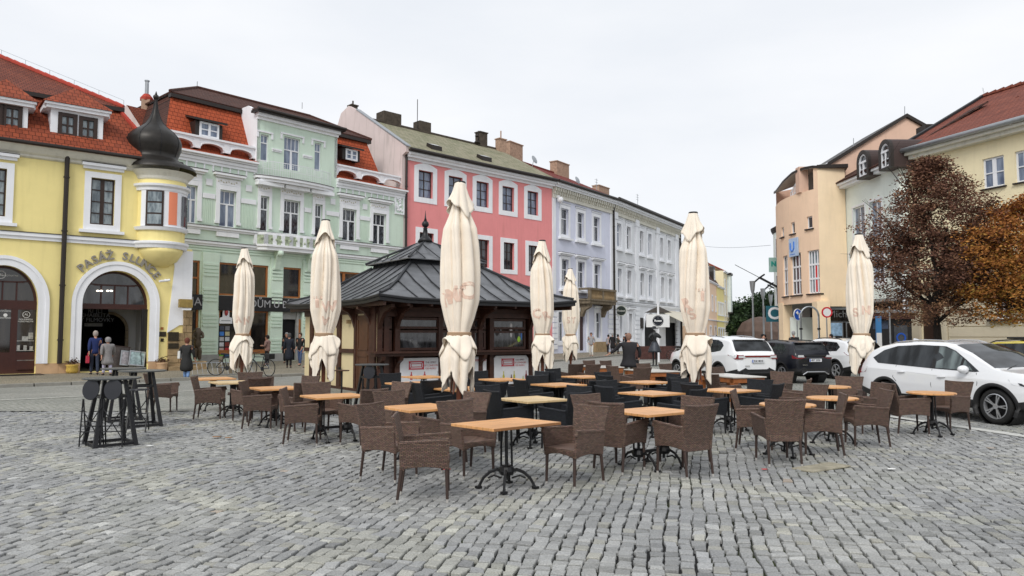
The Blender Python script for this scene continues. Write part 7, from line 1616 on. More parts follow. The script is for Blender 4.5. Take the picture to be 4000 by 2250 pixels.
for (x, y, lab) in ((2.73, 23.6, 'heavy orange timber table with white top, leftmost and furthest'), (3.9, 20.8, 'heavy orange timber table with white top behind black armchairs'), (5.39, 18.0, 'heavy orange timber table with white top in front of the white car')):
    timber(W(x, y), R(18), lab)
def bar_table(x, y, lab, rz=0, d=.87, stools=True):
    p = W(x, y); t = thing('bar_table', lab, 'bar table', (p.x, p.y, 0), rz, 'tall black bar tables'); mb = MB(); mb.lathe([(d/2-.02, 1.055), (d/2, 1.062), (d/2, 1.078), (d/2-.01, 1.083), (.001, 1.083)], 36); mb.obj('tabletop', mat('dark_grey_top', (.07, .075, .075), .35, n1=3, var=.3), t)
    B_, T_ = .30, .15
    for sx, sy_ in ((-1, -1), (1, -1), (1, 1), (-1, 1)):
        mb = MB(); w0, w1 = .032, .026; a = Vector((sx*B_, sy_*B_, 0)); b = Vector((sx*T_, sy_*T_, 1.055)); mb.add([(a.x-w0, a.y-w0, 0), (a.x+w0, a.y-w0, 0), (a.x+w0, a.y+w0, 0), (a.x-w0, a.y+w0, 0), (b.x-w1, b.y-w1, b.z), (b.x+w1, b.y-w1, b.z), (b.x+w1, b.y+w1, b.z), (b.x-w1, b.y+w1, b.z)], [(0, 3, 2, 1), (4, 5, 6, 7), (0, 1, 5, 4), (1, 2, 6, 5), (2, 3, 7, 6), (3, 0, 4, 7)]); mb.obj('leg', M_['black'], t)
    for zz, q in ((.03, B_-.0), (.78, .19)):
        mb = MB()
        for a, b in (((-q, -q), (q, -q)), ((q, -q), (q, q)), ((q, q), (-q, q)), ((-q, q), (-q, -q))): mb.tube([(*a, zz), (*b, zz)], .03, 4)
        mb.obj('cross_rails', M_['black'], t)
    return p
def stool(p, rz, lab, folded=False):
    t = thing('bar_stool', lab, 'bar stool', (p[0], p[1], 0), rz, 'black metal bar stools'); sm = mat('stool_seat_black', (.014, .015, .02), .35, var=.1)
    mb = MB()
    if folded: mb.M = Matrix.Translation((0, 0, .91)) @ Matrix.Rotation(R(82), 4, 'X') @ Matrix.Diagonal((.82, 1, 1, 1)); mb.lathe([(.15, -.012), (.165, 0), (.16, .014), (.001, .016)], 24)
    else: mb.lathe([(.15, .755), (.165, .765), (.16, .78), (.001, .782)], 24)
    mb.obj('seat', sm, t)
    for s in (-1, 1):
        mb = MB(); mb.tube([(s*.16, -.0 if folded else -.2, .01), (s*.15, .05 if folded else .12, .76)], .012, 6); mb.obj('leg', M_['black'], t); mb = MB(); mb.tube([(s*.14, .16 if folded else .2, .01), (s*.13, .03 if folded else -.12, .76)], .012, 6); mb.obj('leg', M_['black'], t)
    mb = MB(); 
    for zz in (.25, .34): mb.tube([(-.155, .0 if folded else -.14, zz), (.155, .0 if folded else -.14, zz)], .009, 5)
    mb.tube([(-.14, .1, .4), (.14, .1, .4)], .009, 5); mb.tube([(-.15, .0, .15), (.15, .02, .62)], .009, 5); mb.tube([(.15, .0, .15), (-.15, .02, .62)], .009, 5); mb.obj('cross_bars', M_['black'], t)
bar_table(-6.5, 12.0, 'nearest tall black bar table with two folded stools under its top', R(44)); bar_table(-7.25, 14.5, 'tall black bar table with an upright round stool beside it', R(38)); bar_table(-8.14, 15.5, 'rear tall black bar table closest to the passage arch', R(38))
bar_table(-3.33, 17.6, 'tall black bar table standing beside the kiosk door', R(38), .8)
p = W(-6.62, 11.62); stool((p.x, p.y), 0, 'folded black stool, left one hung under the nearest bar table', True); p = W(-6.29, 11.65); stool((p.x, p.y), R(8), 'folded black stool, right one hung under the nearest bar table', True)
p = W(-6.85, 13.6); stool((p.x, p.y), R(15), 'upright black stool with round seat right of the nearest bar table')
p = W(-3.33, 17.25); stool((p.x, p.y), R(10), 'folded black stool against the bar table by the kiosk', True)
p = W(-3.75, 16.3); t = thing('small_side_table', 'small brown topped side table at the foot of the second parasol', 'side table', (p.x, p.y, 0)); mb = MB(); mb.lathe([(.16, .98), (.17, 1.0), (.001, 1.0)], 20); mb.obj('tabletop', M_['kdoor'], t); mb = MB(); mb.tube([(0, 0, 0), (0, 0, .98)], .02, 6); mb.tube([(-.15, -.1, 0), (0, 0, .5), (.15, .1, 0)], .012, 5); mb.obj('leg_frame', M_['black'], t)
# ================================================================ PARASOLS
def fabric():
    m = mat('cream_parasol_fabric', (.88, .79, .67), .9, n1=1.6, var=.12); t = m.node_tree; b = t.nodes['Principled BSDF']
    b.inputs['Sheen Weight'].default_value = .2; return m
FAB = fabric(); FADE = mat('faded_red_print', (.78, .58, .47), .9, n1=6, var=.2); TIE = mat('tan_strap', (.36, .24, .15), .8, var=.1)
M_['pole'] = mat('red_brown_pole', (.16, .05, .025), .5, n1=5, var=.3)
def parasol(x, y, lab, seed, letters, zt=4.4, sc=1.0):
    rr = random.Random(seed); p = W(x, y); t = thing('closed_parasol', lab, 'parasol', (p.x, p.y, 0), 0, 'closed cream parasols on the terrace'); n = 144
    ph = [rr.uniform(0, 6.28) for _ in range(8)]; nf = 8
    def fold(a, z):     # pleats: deep soft gathered folds that wander with height
        w_ = a+.16*math.sin(z*1.3+ph[0])+.10*math.sin(2*a+ph[1]+z*.5)
        v = abs(math.sin(nf/2*w_+ph[2])); u = abs(math.sin(5.5*w_+ph[3]+.35*math.sin(z*2)))
        return (v**.55)*.72+(u**.7)*.28
    def surf_(zs, rad, amp, ragged=None):
        vs = []; fs = []
        for i, z in enumerate(zs):
            for k in range(n):
                a = 2*math.pi*k/n; zz = z
                if ragged: zz = z+ragged(a, i/(len(zs)-1))
                f = fold(a, zz); am = amp(z); r_ = rad(z)*(1-am+am*f*1.15)
                r_ *= 1+.07*math.sin(a+ph[4]+z*1.1)+.05*math.sin(2*a+ph[5]-z*1.7)
                vs.append((r_*math.cos(a), r_*math.sin(a), zz))
        for i in range(len(zs)-1):
            for k in range(n): fs.append((i*n+k, i*n+(k+1) % n, (i+1)*n+(k+1) % n, (i+1)*n+k))
        return vs, fs
    ip = lambda xs, ys: (lambda z: float(np.interp(z, xs, ys)))
    ztie = 1.76
    rad = ip([ztie, ztie+.08, ztie+.28, 2.35, 2.8, 3.3, 3.6, 3.85, 4.05, 4.3], [.175, .19, .25, .315, .315, .30, .275, .18, .12, .09]); amp = ip([ztie, 2.0, 2.6, 3.4, 3.9, 4.3], [.14, .34, .55, .66, .58, .22])
    zs = list(np.linspace(ztie, 4.28, 46)); mb = MB(); mb.add(*surf_(zs, rad, amp)); can = mb.obj('canopy', FAB, t, smooth=True)
    radc = ip([3.85, 4.0, 4.2, zt], [.27, .22, .145, .09]); ampc = ip([3.85, 4.1, zt], [.38, .26, .04]); rg = lambda a, q: (1-q)**2*(.16*math.sin(2*a+ph[6])*abs(math.sin(2*a+ph[6]))-.02*math.sin(5*a))
    mb = MB(); zs = list(np.linspace(3.93, zt, 14)); mb.add(*surf_(zs, radc, ampc, rg)); mb.obj('crown_flounce', FAB, t, smooth=True).modifiers.new('th', 'SOLIDIFY').thickness = .006
    mb = MB(); mb.lathe([(.099, zt-.01), (.101, zt+.006), (.09, zt+.02), (.001, zt+.025)], 20); mb.obj('top_cap', M_['black'], t)
    rads = ip([.75, 1.0, 1.3, 1.5, 1.62, ztie], [.30, .29, .31, .29, .235, .18]); amps = ip([.7, 1.2, 1.6, ztie], [.52, .42, .25, .08])
    def rg2(a, q):
        e = (1-q); s_ = abs(((a*4/(2*math.pi)+ph[7]) % 1)-.5)*2; return e**1.3*(.46*(s_**1.1)-.10+.05*math.sin(3*a+ph[1]))
    mb = MB(); zs = list(np.linspace(.85, ztie, 30)); mb.add(*surf_(zs, rads, amps, rg2)); o = mb.obj('skirt', FAB, t, smooth=True); o.modifiers.new('th', 'SOLIDIFY').thickness = .006
    radr = ip([1.35, 1.5, 1.65, ztie+.02], [.31, .325, .26, .2]); rg3 = lambda a, q: (1-q)*(.14*math.sin(3*a+ph[2])+.10*math.sin(a+ph[3])+.03*math.sin(7*a))
    mb = MB(); zs = list(np.linspace(1.45, ztie+.01, 10)); mb.add(*surf_(zs, lambda z: radr(z)*1.03, ip([1.3, ztie], [.35, .06]), rg3)); mb.obj('ruffle', FAB, t, smooth=True).modifiers.new('th', 'SOLIDIFY').thickness = .006
    mb = MB(); mb.lathe([(.197, ztie-.02), (.207, ztie-.01), (.207, ztie+.05), (.197, ztie+.06)], 28); mb.obj('strap', TIE, t, smooth=False)
    mb = MB(); mb.tube([(0, 0, 0), (0, 0, 1.8)], .045, 10); mb.obj('pole', M_['pole'], t, smooth=True)
    for k in range(4):
        a = ph[7]+k*math.pi/2+.5; mb = MB(); mb.tube([(.05*math.cos(a), .05*math.sin(a), 1.75), (.17*math.cos(a), .17*math.sin(a), .78)], .016, 5); mb.obj('rib', M_['pole'], t)
    mb = MB(); mb.box(-.3, .3, -.3, .3, .0, .09); mb.lathe([(.09, .09), (.08, .5), (.055, .52)], 12); mb.obj('base', mat('parasol_base', (.06, .04, .035), .6, var=.2), t, bevel=.02)
    cam_a = math.atan2(-p.y, -p.x)
    for j, (ch, da, z0, s_, ro) in enumerate(letters):
        me = text_mesh(ch, s_, 0, FADE, .012)
        bm = __import__('bmesh').new(); bm.from_mesh(me); bme = __import__('bmesh')
        bme.ops.triangulate(bm, faces=bm.faces[:]); bme.ops.subdivide_edges(bm, edges=[e for e in bm.edges if e.calc_length() > .03], cuts=3, use_grid_fill=True)
        for v in bm.verts:
            u_, v_ = v.co.x, v.co.y; u2 = u_*math.cos(ro)-v_*math.sin(ro); v2 = u_*math.sin(ro)+v_*math.cos(ro); z = z0+v2; R0 = rad(z); a = cam_a+da+u2/R0
            f = fold(a, z); am = amp(z); r_ = R0*(1-am+am*f*1.15)*(1+.07*math.sin(a+ph[4]+z*1.1)+.05*math.sin(2*a+ph[5]-z*1.7))+.005; v.co = (r_*math.cos(a), r_*math.sin(a), z)
        bm.to_mesh(me); bm.free(); link('faded_lettering', me, can)
    return t
parasol(-8.1, 22.2, 'leftmost closed cream parasol, in front of the green shopfront', 1, [('A', -.5, 2.25, .3, 0), ('N', .5, 2.2, .3, .2)])
parasol(-4.27, 16.75, 'closed cream parasol second from left, beside the kiosk side wall', 2, [('T', -.55, 2.5, .34, 0), ('W', .35, 2.4, .34, .1), ('A', .1, 2.1, .25, 3)])
parasol(-.9, 12.55, 'tallest looking closed cream parasol, in front of the kiosk at centre', 3, [('Y', -.95, 2.35, .34, .1), ('M', -.45, 2.42, .34, .2), ('T', .05, 2.45, .36, 0), ('O', .55, 2.5, .40, 0)])
parasol(.84, 20.4, 'closed cream parasol at the right corner of the kiosk', 4, [('C', -.5, 2.35, .36, 0), ('R', .4, 2.3, .34, .4)])
parasol(2.3, 29.1, 'smallest looking closed parasol, in front of the lavender house', 5, [('S', -.3, 2.35, .34, 0), ('T', .5, 2.35, .34, 0)])
parasol(3.9, 15.7, 'closed cream parasol right of centre against the sky, by the parked white car', 6, [('R', -.6, 2.4, .4, .2), ('T', .5, 2.6, .36, 0), ('S', -.2, 2.2, .3, .5)])
parasol(9.05, 19.1, 'rightmost closed cream parasol, between the parked cars and brown tree', 7, [('S', -.5, 2.35, .3, .2), ('N', .4, 2.4, .3, 0)])
# ================================================================ CARS
def carpaint(name, c): return mat(name, c, .25, spec=.5, var=0, coat=.8)
cglass = glassm('car_glass', (.006, .007, .008), (.04, .045, .05), 2.2); cglass.node_tree.nodes['Principled BSDF'].inputs['Specular IOR Level'].default_value = .35; cglass2 = glassm('tinted_green_glass', (.02, .03, .03), (.16, .2, .2), 2)
ctrim = mat('black_car_plastic', (.018, .018, .019), .6, var=.1, n1=8); tyre = mat('tyre_rubber', (.014, .014, .014), .8, var=.1); alloy = mat('alloy_wheel', (.5, .51, .53), .3, metal=.7, var=.05)
tail_r = mat('tail_light_red', (.16, .008, .01), .15, var=0); lclear = mat('clear_lamp', (.55, .56, .58), .12, var=0); platem = mat('number_plate', (.68, .69, .72), .5, var=.05); chrome = mat('chrome_strip', (.6, .6, .62), .2, metal=.9, var=0)
def cr(xs, ys, x): return float(np.interp(x, xs, ys))
def make_car(label, name, L, Wd, H, wb, paint, top, belt, ax_f, ax_r, side_poly, wr=.355, x_ws=(0, 0), x_rg=(0, 0), clad=True, rails=True, darkroof=False, wheelstyle=5, rim=.25):
    """x forward. top: [(x,z)] roofline rear->front; belt: [(x,z)]"""
    car = thing(name, label, 'car'); hw = Wd/2
    xs_t = [p[0] for p in top]; zs_t = [p[1] for p in top]; xs_b = [p[0] for p in belt]; zs_b = [p[1] for p in belt]
    xr, xf = -L/2, L/2
    def taper(x):   # half width factor in plan
        u = (x-xr)/(xf-xr); return 1-.16*max(0, (.12-u)/.12)**2-.30*max(0, (u-.80)/.20)**2
    def ring(x):
        zt = cr(xs_t, zs_t, x); zb = min(cr(xs_b, zs_b, x), zt-.015); w = hw*taper(x); z0 = .26+.10*max(0, (x-xf+.5)/.5)+.14*max(0, (xr+.6-x)/.6)
        g = zt-zb                                   # greenhouse height
        wt = w-.05-.30*min(1, g/.65)*.62 if g > .02 else w-.05
        pts = [(0, z0), (w*.80, z0), (w*.94, z0+.05), (w*.985, z0+.22), (w, z0+(zb-z0)*.55), (w*.99, zb-.10), (w*.955, zb)]
        if g > .06: pts += [(w*.955+(wt-w*.955)*.5, zb+g*.48), (wt, zb+g*.88), (wt*.90, zb+g*.965), (wt*.6, zt-.004), (0, zt+.006)]
        else: pts += [(w*.93, zb+g*.3), (w*.86, zb+g*.7), (w*.7, zt-.006), (w*.4, zt), (0, zt+.004)]
        return pts
    NX = 130; XS = list(np.linspace(xr+.04, xf-.04, NX)); nv = 6
    def dens(pts):
        out_ = []
        for i in range(len(pts)-1):
            for k in range(nv): t = k/nv; out_.append((pts[i][0]*(1-t)+pts[i+1][0]*t, pts[i][1]*(1-t)+pts[i+1][1]*t))
        return out_+[pts[-1]]
    G = [dens(ring(x)) for x in XS]; m = len(G[0])
    def surf_y(x, z, side=1):
        r_ = ring(x); best = r_[4][0]
        for i in range(2, len(r_)-1):
            if r_[i][1] <= z <= r_[i+1][1]: t = (z-r_[i][1])/max(1e-6, r_[i+1][1]-r_[i][1]); best = r_[i][0]*(1-t)+r_[i+1][0]*t; break
        return side*best
    wheels = [(ax_f, 1), (ax_r, 1)]; RA = wr+.055
    V = {}
    for i, x in enumerate(XS):
        for j, (y, z) in enumerate(G[i]):
            px, pz = x, z
            V[i, j] = (px, y, pz)
    groups = {'body': MB(), 'window_glass': MB(), 'cladding': MB()}
    def top_z(x, y):
        r_ = ring(x)
        for i in range(len(r_)-1, 3, -1):
            if r_[i][0] <= y <= r_[i-1][0]: t = (y-r_[i][0])/max(1e-6, r_[i-1][0]-r_[i][0]); return r_[i][1]*(1-t)+r_[i-1][1]*t
        return r_[-1][1]
    def zspan(x, P):
        hs = []
        for i in range(len(P)):
            (x0, z0), (x1, z1) = P[i-1], P[i]
            if min(x0, x1) <= x <= max(x0, x1) and x0 != x1: hs.append(z0+(z1-z0)*(x-x0)/(x1-x0))
        return (min(hs), max(hs)) if len(hs) > 1 else None
    gm = groups['window_glass']
    px0, px1 = min(p[0] for p in side_poly)+1e-4, max(p[0] for p in side_poly)-1e-4; xs_ = sorted([px0+(px1-px0)*k/60 for k in range(61)]+[p[0]+1e-4 for p in side_poly if px0 < p[0]+1e-4 < px1])
    for s in (1, -1):
        prev = None
        for x in xs_:
            h_ = zspan(x, side_poly); col = [(x, s*(surf_y(x, h_[0]+(h_[1]-h_[0])*k/8)+.006), h_[0]+(h_[1]-h_[0])*k/8) for k in range(9)] if h_ else None
            if prev and col: gm.add(prev+col, [(k, k+1, k+10, k+9) if s < 0 else (k+9, k+10, k+1, k) for k in range(8)])
            prev = col
    for (xa, xb, in0, in1) in ((*x_ws, .10, .09), (*x_rg, .09, .14)):
        prev = None
        for k in range(17):
            x = xa+(xb-xa)*k/16; r_ = ring(x); ym = r_[8][0]-(in0+(in1-in0)*k/16)*.6 if r_[-1][1]-r_[6][1] > .06 else r_[7][0]-.10; col = [(x, y, top_z(x, abs(y))+.007) for y in [ym*(q/8) for q in range(-8, 9)]]
            if prev: gm.add(prev+col, [(j, j+1, j+18, j+17) for j in range(16)])
            prev = col
    gc = groups['cladding']
    for s in (1, -1):
        for ax in (ax_f, ax_r):
            prev = None
            for k in range(41):
                a = R(-25)+R(230)*k/40; col = []
                for rr_ in (RA-.02, RA-.004, RA+.03, RA+.058):
                    x, z = ax+rr_*math.cos(a), wr+rr_*math.sin(a); col.append((x, s*(surf_y(x, max(z, .3))+(.008 if rr_ > RA-.01 else -.06)+(.006 if rr_ < RA+.05 else -.004)), z))
                if prev: gc.add(prev+col, [(j, j+1, j+5, j+4) if s > 0 else (j+4, j+5, j+1, j) for j in range(3)])
                prev = col
    for i in range(NX-1):
        for j in range(m-1):
            q = [V[i, j], V[i+1, j], V[i+1, j+1], V[i, j+1]]; cx = sum(p[0] for p in q)/4; cy = sum(p[1] for p in q)/4; cz = sum(p[2] for p in q)/4
            dmin = min(math.hypot(cx-ax, cz-wr) for ax, _ in wheels); lvl = j/nv
            if cy > hw*.55 and dmin < RA and lvl > .9: continue
            if cy > hw*.55:
                for n_, p in enumerate(q):
                    for ax, _ in wheels:
                        d = math.hypot(p[0]-ax, p[2]-wr)
                        if d < RA: q[n_] = (ax+(p[0]-ax)*RA/d, p[1], wr+(p[2]-wr)*RA/d)
            g = 'body'; r_ = ring(cx); zb = r_[6][1]; zt = r_[-1][1]
            if lvl < 2.7: g = 'cladding'
            for s in (1, -1): groups[g].add([(p[0], p[1]*s, p[2]) for p in q], [(0, 1, 2, 3) if s > 0 else (3, 2, 1, 0)])
    for i, d in ((0, -1), (NX-1, 1)):
        rg_ = [V[i, j] for j in range(m)]; cz = sum(p[2] for p in rg_)/m
        prev = rg_
        for f, dx in ((.97, .022), (.90, .036), (.6, .044), (0.02, .046)):
            nx = [(p[0]+d*dx-0*d, p[1]*f, cz+(p[2]-cz)*f) for p in rg_]
            for j in range(m-1):
                zc = (prev[j][2]+prev[j+1][2])/2; g = 'cladding' if (clad and zc < .52 and d < 0) or zc < .36 else 'body'
                for s in (1, -1): groups[g].add([(p[0], p[1]*s, p[2]) for p in (prev[j], nx[j], nx[j+1], prev[j+1])], [(0, 1, 2, 3) if s*d > 0 else (3, 2, 1, 0)])
            prev = nx
    for g, mm in (('body', paint), ('window_glass', cglass), ('cladding', ctrim)):
        mb = groups[g]; o = mb.obj(g, mm, car, smooth=True)
        bm_ = __import__('bmesh'); b_ = bm_.new(); b_.from_mesh(o.data); bm_.ops.remove_doubles(b_, verts=b_.verts[:], dist=.0006); b_.to_mesh(o.data); b_.free()
        o.data.polygons.foreach_set('use_smooth', [True]*len(o.data.polygons))
    for ax in (ax_f, ax_r):
        for s in (1, -1):
            mb = MB(); T = Matrix.Translation((ax, s*(hw-.30), wr)) @ Matrix.Rotation(R(-90*s), 4, 'X'); mb.M = T; mb.lathe([(.02, -.1), (RA+.01, -.1), (RA+.01, .24)], 28, caps=False); mb.obj('wheel_well', ctrim, car)
            mb = MB(); T = Matrix.Translation((ax, s*(hw-.145), wr)) @ Matrix.Rotation(R(-90*s), 4, 'X'); mb.M = T
            mb.lathe([(rim, -.1), (wr-.03, -.11), (wr, -.07), (wr, .07), (wr-.03, .11), (rim+.01, .105), (rim, .09)], 32, caps=False); w_ = mb.obj('wheel', tyre, car, smooth=True)
            mb = MB(); mb.M = T; mb.lathe([(rim+.003, .10), (rim-.012, .108), (rim-.02, .085), (rim-.025, -.05)], 32, caps=False); mb.lathe([(.05, .07), (.055, .095), (.001, .1)], 12)
            for k in range(wheelstyle):
                a = 2*math.pi*k/wheelstyle
                for off in (-.13, .13):
                    x0, y0 = .05*math.cos(a), .05*math.sin(a); x1, y1 = (rim-.01)*math.cos(a+off), (rim-.01)*math.sin(a+off); mb.tube([(x0, y0, .08), (x1, y1, .095)], [.018, .014], 4)
            mb.obj('rim', alloy, w_, smooth=False)
            mb = MB(); mb.M = T; mb.lathe([(.001, .02), (rim-.02, .02)], 24); mb.obj('brake_shadow', ctrim, w_)
    def seam(pts, s, r_=.006, mname='door_seam', mm=ctrim):
        mb = MB(); mb.tube([(x, s*(surf_y(x, z)+.001), z) for x, z in pts], r_, 4); return mb.obj(mname, mm, car)
    car['_dummy'] = 0; del car['_dummy']
    return car, surf_y, seam
def handle(car, sy_, x, z, s, m):
    mb = MB(); y = sy_(x, z); mb.tube([(x-.10, s*(y+.012), z-.005), (x, s*(y+.03), z), (x+.10, s*(y+.012), z+.005)], .016, 6); mb.obj('door_handle', m, car)
def mirror(car, x, z, y, s, m):
    mb = MB(); mb.add([], []); T = Matrix.Translation((x, s*(y+.13), z)) @ Matrix.Diagonal((.10, .13, .085, 1)); mb.M = T; mb.ball((0, 0, 0), 1, 12); mr = mb.obj('wing_mirror', m, car, smooth=True)
    mb = MB(); mb.tube([(x+.02, s*(y-.02), z-.05), (x, s*(y+.08), z-.05)], .03, 5); mb.obj('mirror_foot', ctrim, mr)
def plate(car, x, z, text_, s=-1):
    mb = MB(); mb.box(min(x, x+.012*s), max(x, x+.012*s), -.26, .26, z-.055, z+.055); P = mb.obj('number_plate', platem, car)
    me = text_mesh(text_, .1, .001, ctrim, .002); me.transform(Matrix.Translation((x+.016*s, 0, z)) @ Matrix.Rotation(R(-90 if s < 0 else 90), 4, 'Z') @ Matrix.Rotation(R(90), 4, 'X')); link('plate_lettering', me, P)
    mb = MB(); mb.box(min(x, x+.014*s), max(x, x+.014*s), .215 if s < 0 else -.255, .255 if s < 0 else -.215, z-.05, z+.05); mb.obj('plate_blue_band', bluem, P)
def rails(car, x0, x1, zf, yw, m):
    for s in (1, -1): mb = MB(); n = 8; mb.tube([(x0+(x1-x0)*k/n, s*yw, zf(x0+(x1-x0)*k/n)+(.035 if 0 < k < n else .0)) for k in range(n+1)], .018, 6); mb.obj('roof_rail', m, car)
def place(car, pos, head): car.location = (pos.x, pos.y, 0); car.rotation_euler = (0, 0, head)
white = carpaint('white_car_paint', (.78, .79, .81)); blackp = mat('dark_blue_black_paint', (.006, .007, .012), .3, spec=.4, var=0, coat=.35); yellowp = carpaint('yellow_car_paint', (.62, .50, .05))
top = [(-2.24, .85), (-2.17, 1.02), (-2.05, 1.14), (-1.78, 1.44), (-1.62, 1.52), (-1.2, 1.60), (-.5, 1.645), (.05, 1.63), (.35, 1.585), (.75, 1.42), (1.28, 1.12), (1.40, 1.075), (1.8, 1.02), (2.05, .95), (2.16, .86), (2.24, .70)]
belt = [(-2.24, .84), (-2.1, 1.02), (-1.9, 1.10), (-1.2, 1.07), (0, 1.01), (1.25, .97), (1.9, .92), (2.24, .68)]
sp = [(-1.72, 1.24), (-1.55, 1.12), (-1.15, 1.10), (0, 1.045), (.93, 1.015), (1.02, 1.03), (.72, 1.24), (.40, 1.44), (.15, 1.53), (-.5, 1.555), (-1.1, 1.52), (-1.45, 1.42)]
pr_ = W(*( (3469-2000)/F*17.3, 17.3)); pf_ = gp(3903, 1657)
hd = math.atan2(pf_.y-pr_.y, pf_.x-pr_.x)
car, sf, seam = make_car('large white SUV parked nearest on the right, seen from its right side', 'parked_car', 4.48, 1.86, 1.645, 2.67, white, top, belt, 1.34, -1.33, sp, wr=.352, x_ws=(.36, 1.30), x_rg=(-2.04, -1.74), wheelstyle=5)
for s in (1, -1):
    seam([(.96, 1.0), (1.0, .8), (.92, .45), (.85, .36)], s); seam([(-.08, 1.03), (-.09, .7), (-.05, .40)], s); seam([(-1.02, 1.08), (-1.10, .82), (-1.0, .72)], s); seam([(.85, .37), (0, .40), (-.85, .42)], s)
    seam([(-1.75, .98), (-.9, .96), (0, .90), (.9, .86)], s, .004, 'body_crease', white)
    handle(car, sf, .18, .88, s, white); handle(car, sf, -.85, .94, s, white); mirror(car, .74, 1.06, sf(.74, 1.03)-.03, s, white)
    mb = MB(); zz = [(x, z) for x, z in ((-.10, 1.06), (-.10, 1.54), (-.02, 1.54), (-.02, 1.05))]
    mb.add([(x, s*(sf(x, z)+.012), z) for x, z in zz], [(0, 1, 2, 3)]); mb.obj('door_pillar', ctrim, car)
    P = [(.0, 1.065), (.88, 1.04), (.66, 1.26), (.38, 1.43), (.14, 1.51), (.0, 1.52)]; mb = MB(); mb.add([(x, s*(sf(x, z)+.010), z) for x, z in P]+[(.35, s*(sf(.35, 1.24)+.010), 1.24)], [(k, (k+1) % 6, 6) for k in range(6)]); mb.obj('front_door_glass', cglass2, car)
    mb = MB(); mb.add([(x, s*(sf(x, z)+.014), z) for x, z in ((.62, 1.05), (.66, 1.28), (.60, 1.30), (.56, 1.05))], [(0, 1, 2, 3)]); mb.obj('quarter_pillar', ctrim, car)
    mb = MB(); pts = [(2.08, .86), (1.62, .90), (1.70, .80), (1.95, .73), (2.16, .70)]; mb.add([(x, s*(sf(min(x, 2.15), z)+.006), z) for x, z in pts], [tuple(range(5))]); hl = mb.obj('headlight', lclear, car)
    mb = MB(); mb.add([(x, s*(sf(min(x, 2.15), z)+.010), z) for x, z in ((2.02, .80), (1.80, .84), (1.84, .79), (1.98, .75))], [(0, 1, 2, 3)]); mb.obj('lamp_lens', cglass, hl)
    mb = MB(); mb.add([(x, s*(sf(max(x, -2.15), z)+.006), z) for x, z in ((-2.16, .98), (-1.85, 1.02), (-1.9, .9), (-2.18, .86))], [(0, 1, 2, 3)]); mb.obj('tail_light', tail_r, car)
rails(car, -1.5, .1, lambda x: cr([p[0] for p in top], [p[1] for p in top], x)-.02, .56, chrome)
mb = MB(); mb.prism([(-1.35, 1.60), (-1.05, 1.64), (-1.3, 1.70)], -.015, .015); mb.obj('roof_fin', white, car)
mb = MB(); mb.tube([(1.38, -.55, 1.085), (1.2, 0, 1.17), (1.1, .3, 1.22)], .008, 4); mb.obj('wiper', ctrim, car)
mb = MB(); mb.box(2.2, 2.26, -.45, .45, .45, .78); mb.obj('grille', ctrim, car)
mid_ = (pr_+pf_)/2+Vector((-math.sin(hd), math.cos(hd), 0))*.82; place(car, mid_, hd)
top2 = [(-2.39, 1.0), (-2.34, 1.12), (-2.22, 1.20), (-1.98, 1.55), (-1.86, 1.62), (-1.4, 1.69), (-.6, 1.735), (.1, 1.72), (.4, 1.66), (.9, 1.42), (1.38, 1.18), (1.6, 1.14), (2.0, 1.08), (2.25, .98), (2.34, .85), (2.39, .7)]
belt2 = [(-2.39, 1.0), (-2.2, 1.17), (-1.9, 1.18), (-1, 1.12), (0, 1.08), (1.3, 1.05), (2.0, 1.0), (2.39, .7)]
sp2 = [(-1.62, 1.40), (-1.5, 1.22), (-1.1, 1.16), (0, 1.11), (.98, 1.08), (1.05, 1.1), (.5, 1.45), (.25, 1.60), (-.5, 1.63), (-1.2, 1.60), (-1.48, 1.52)]
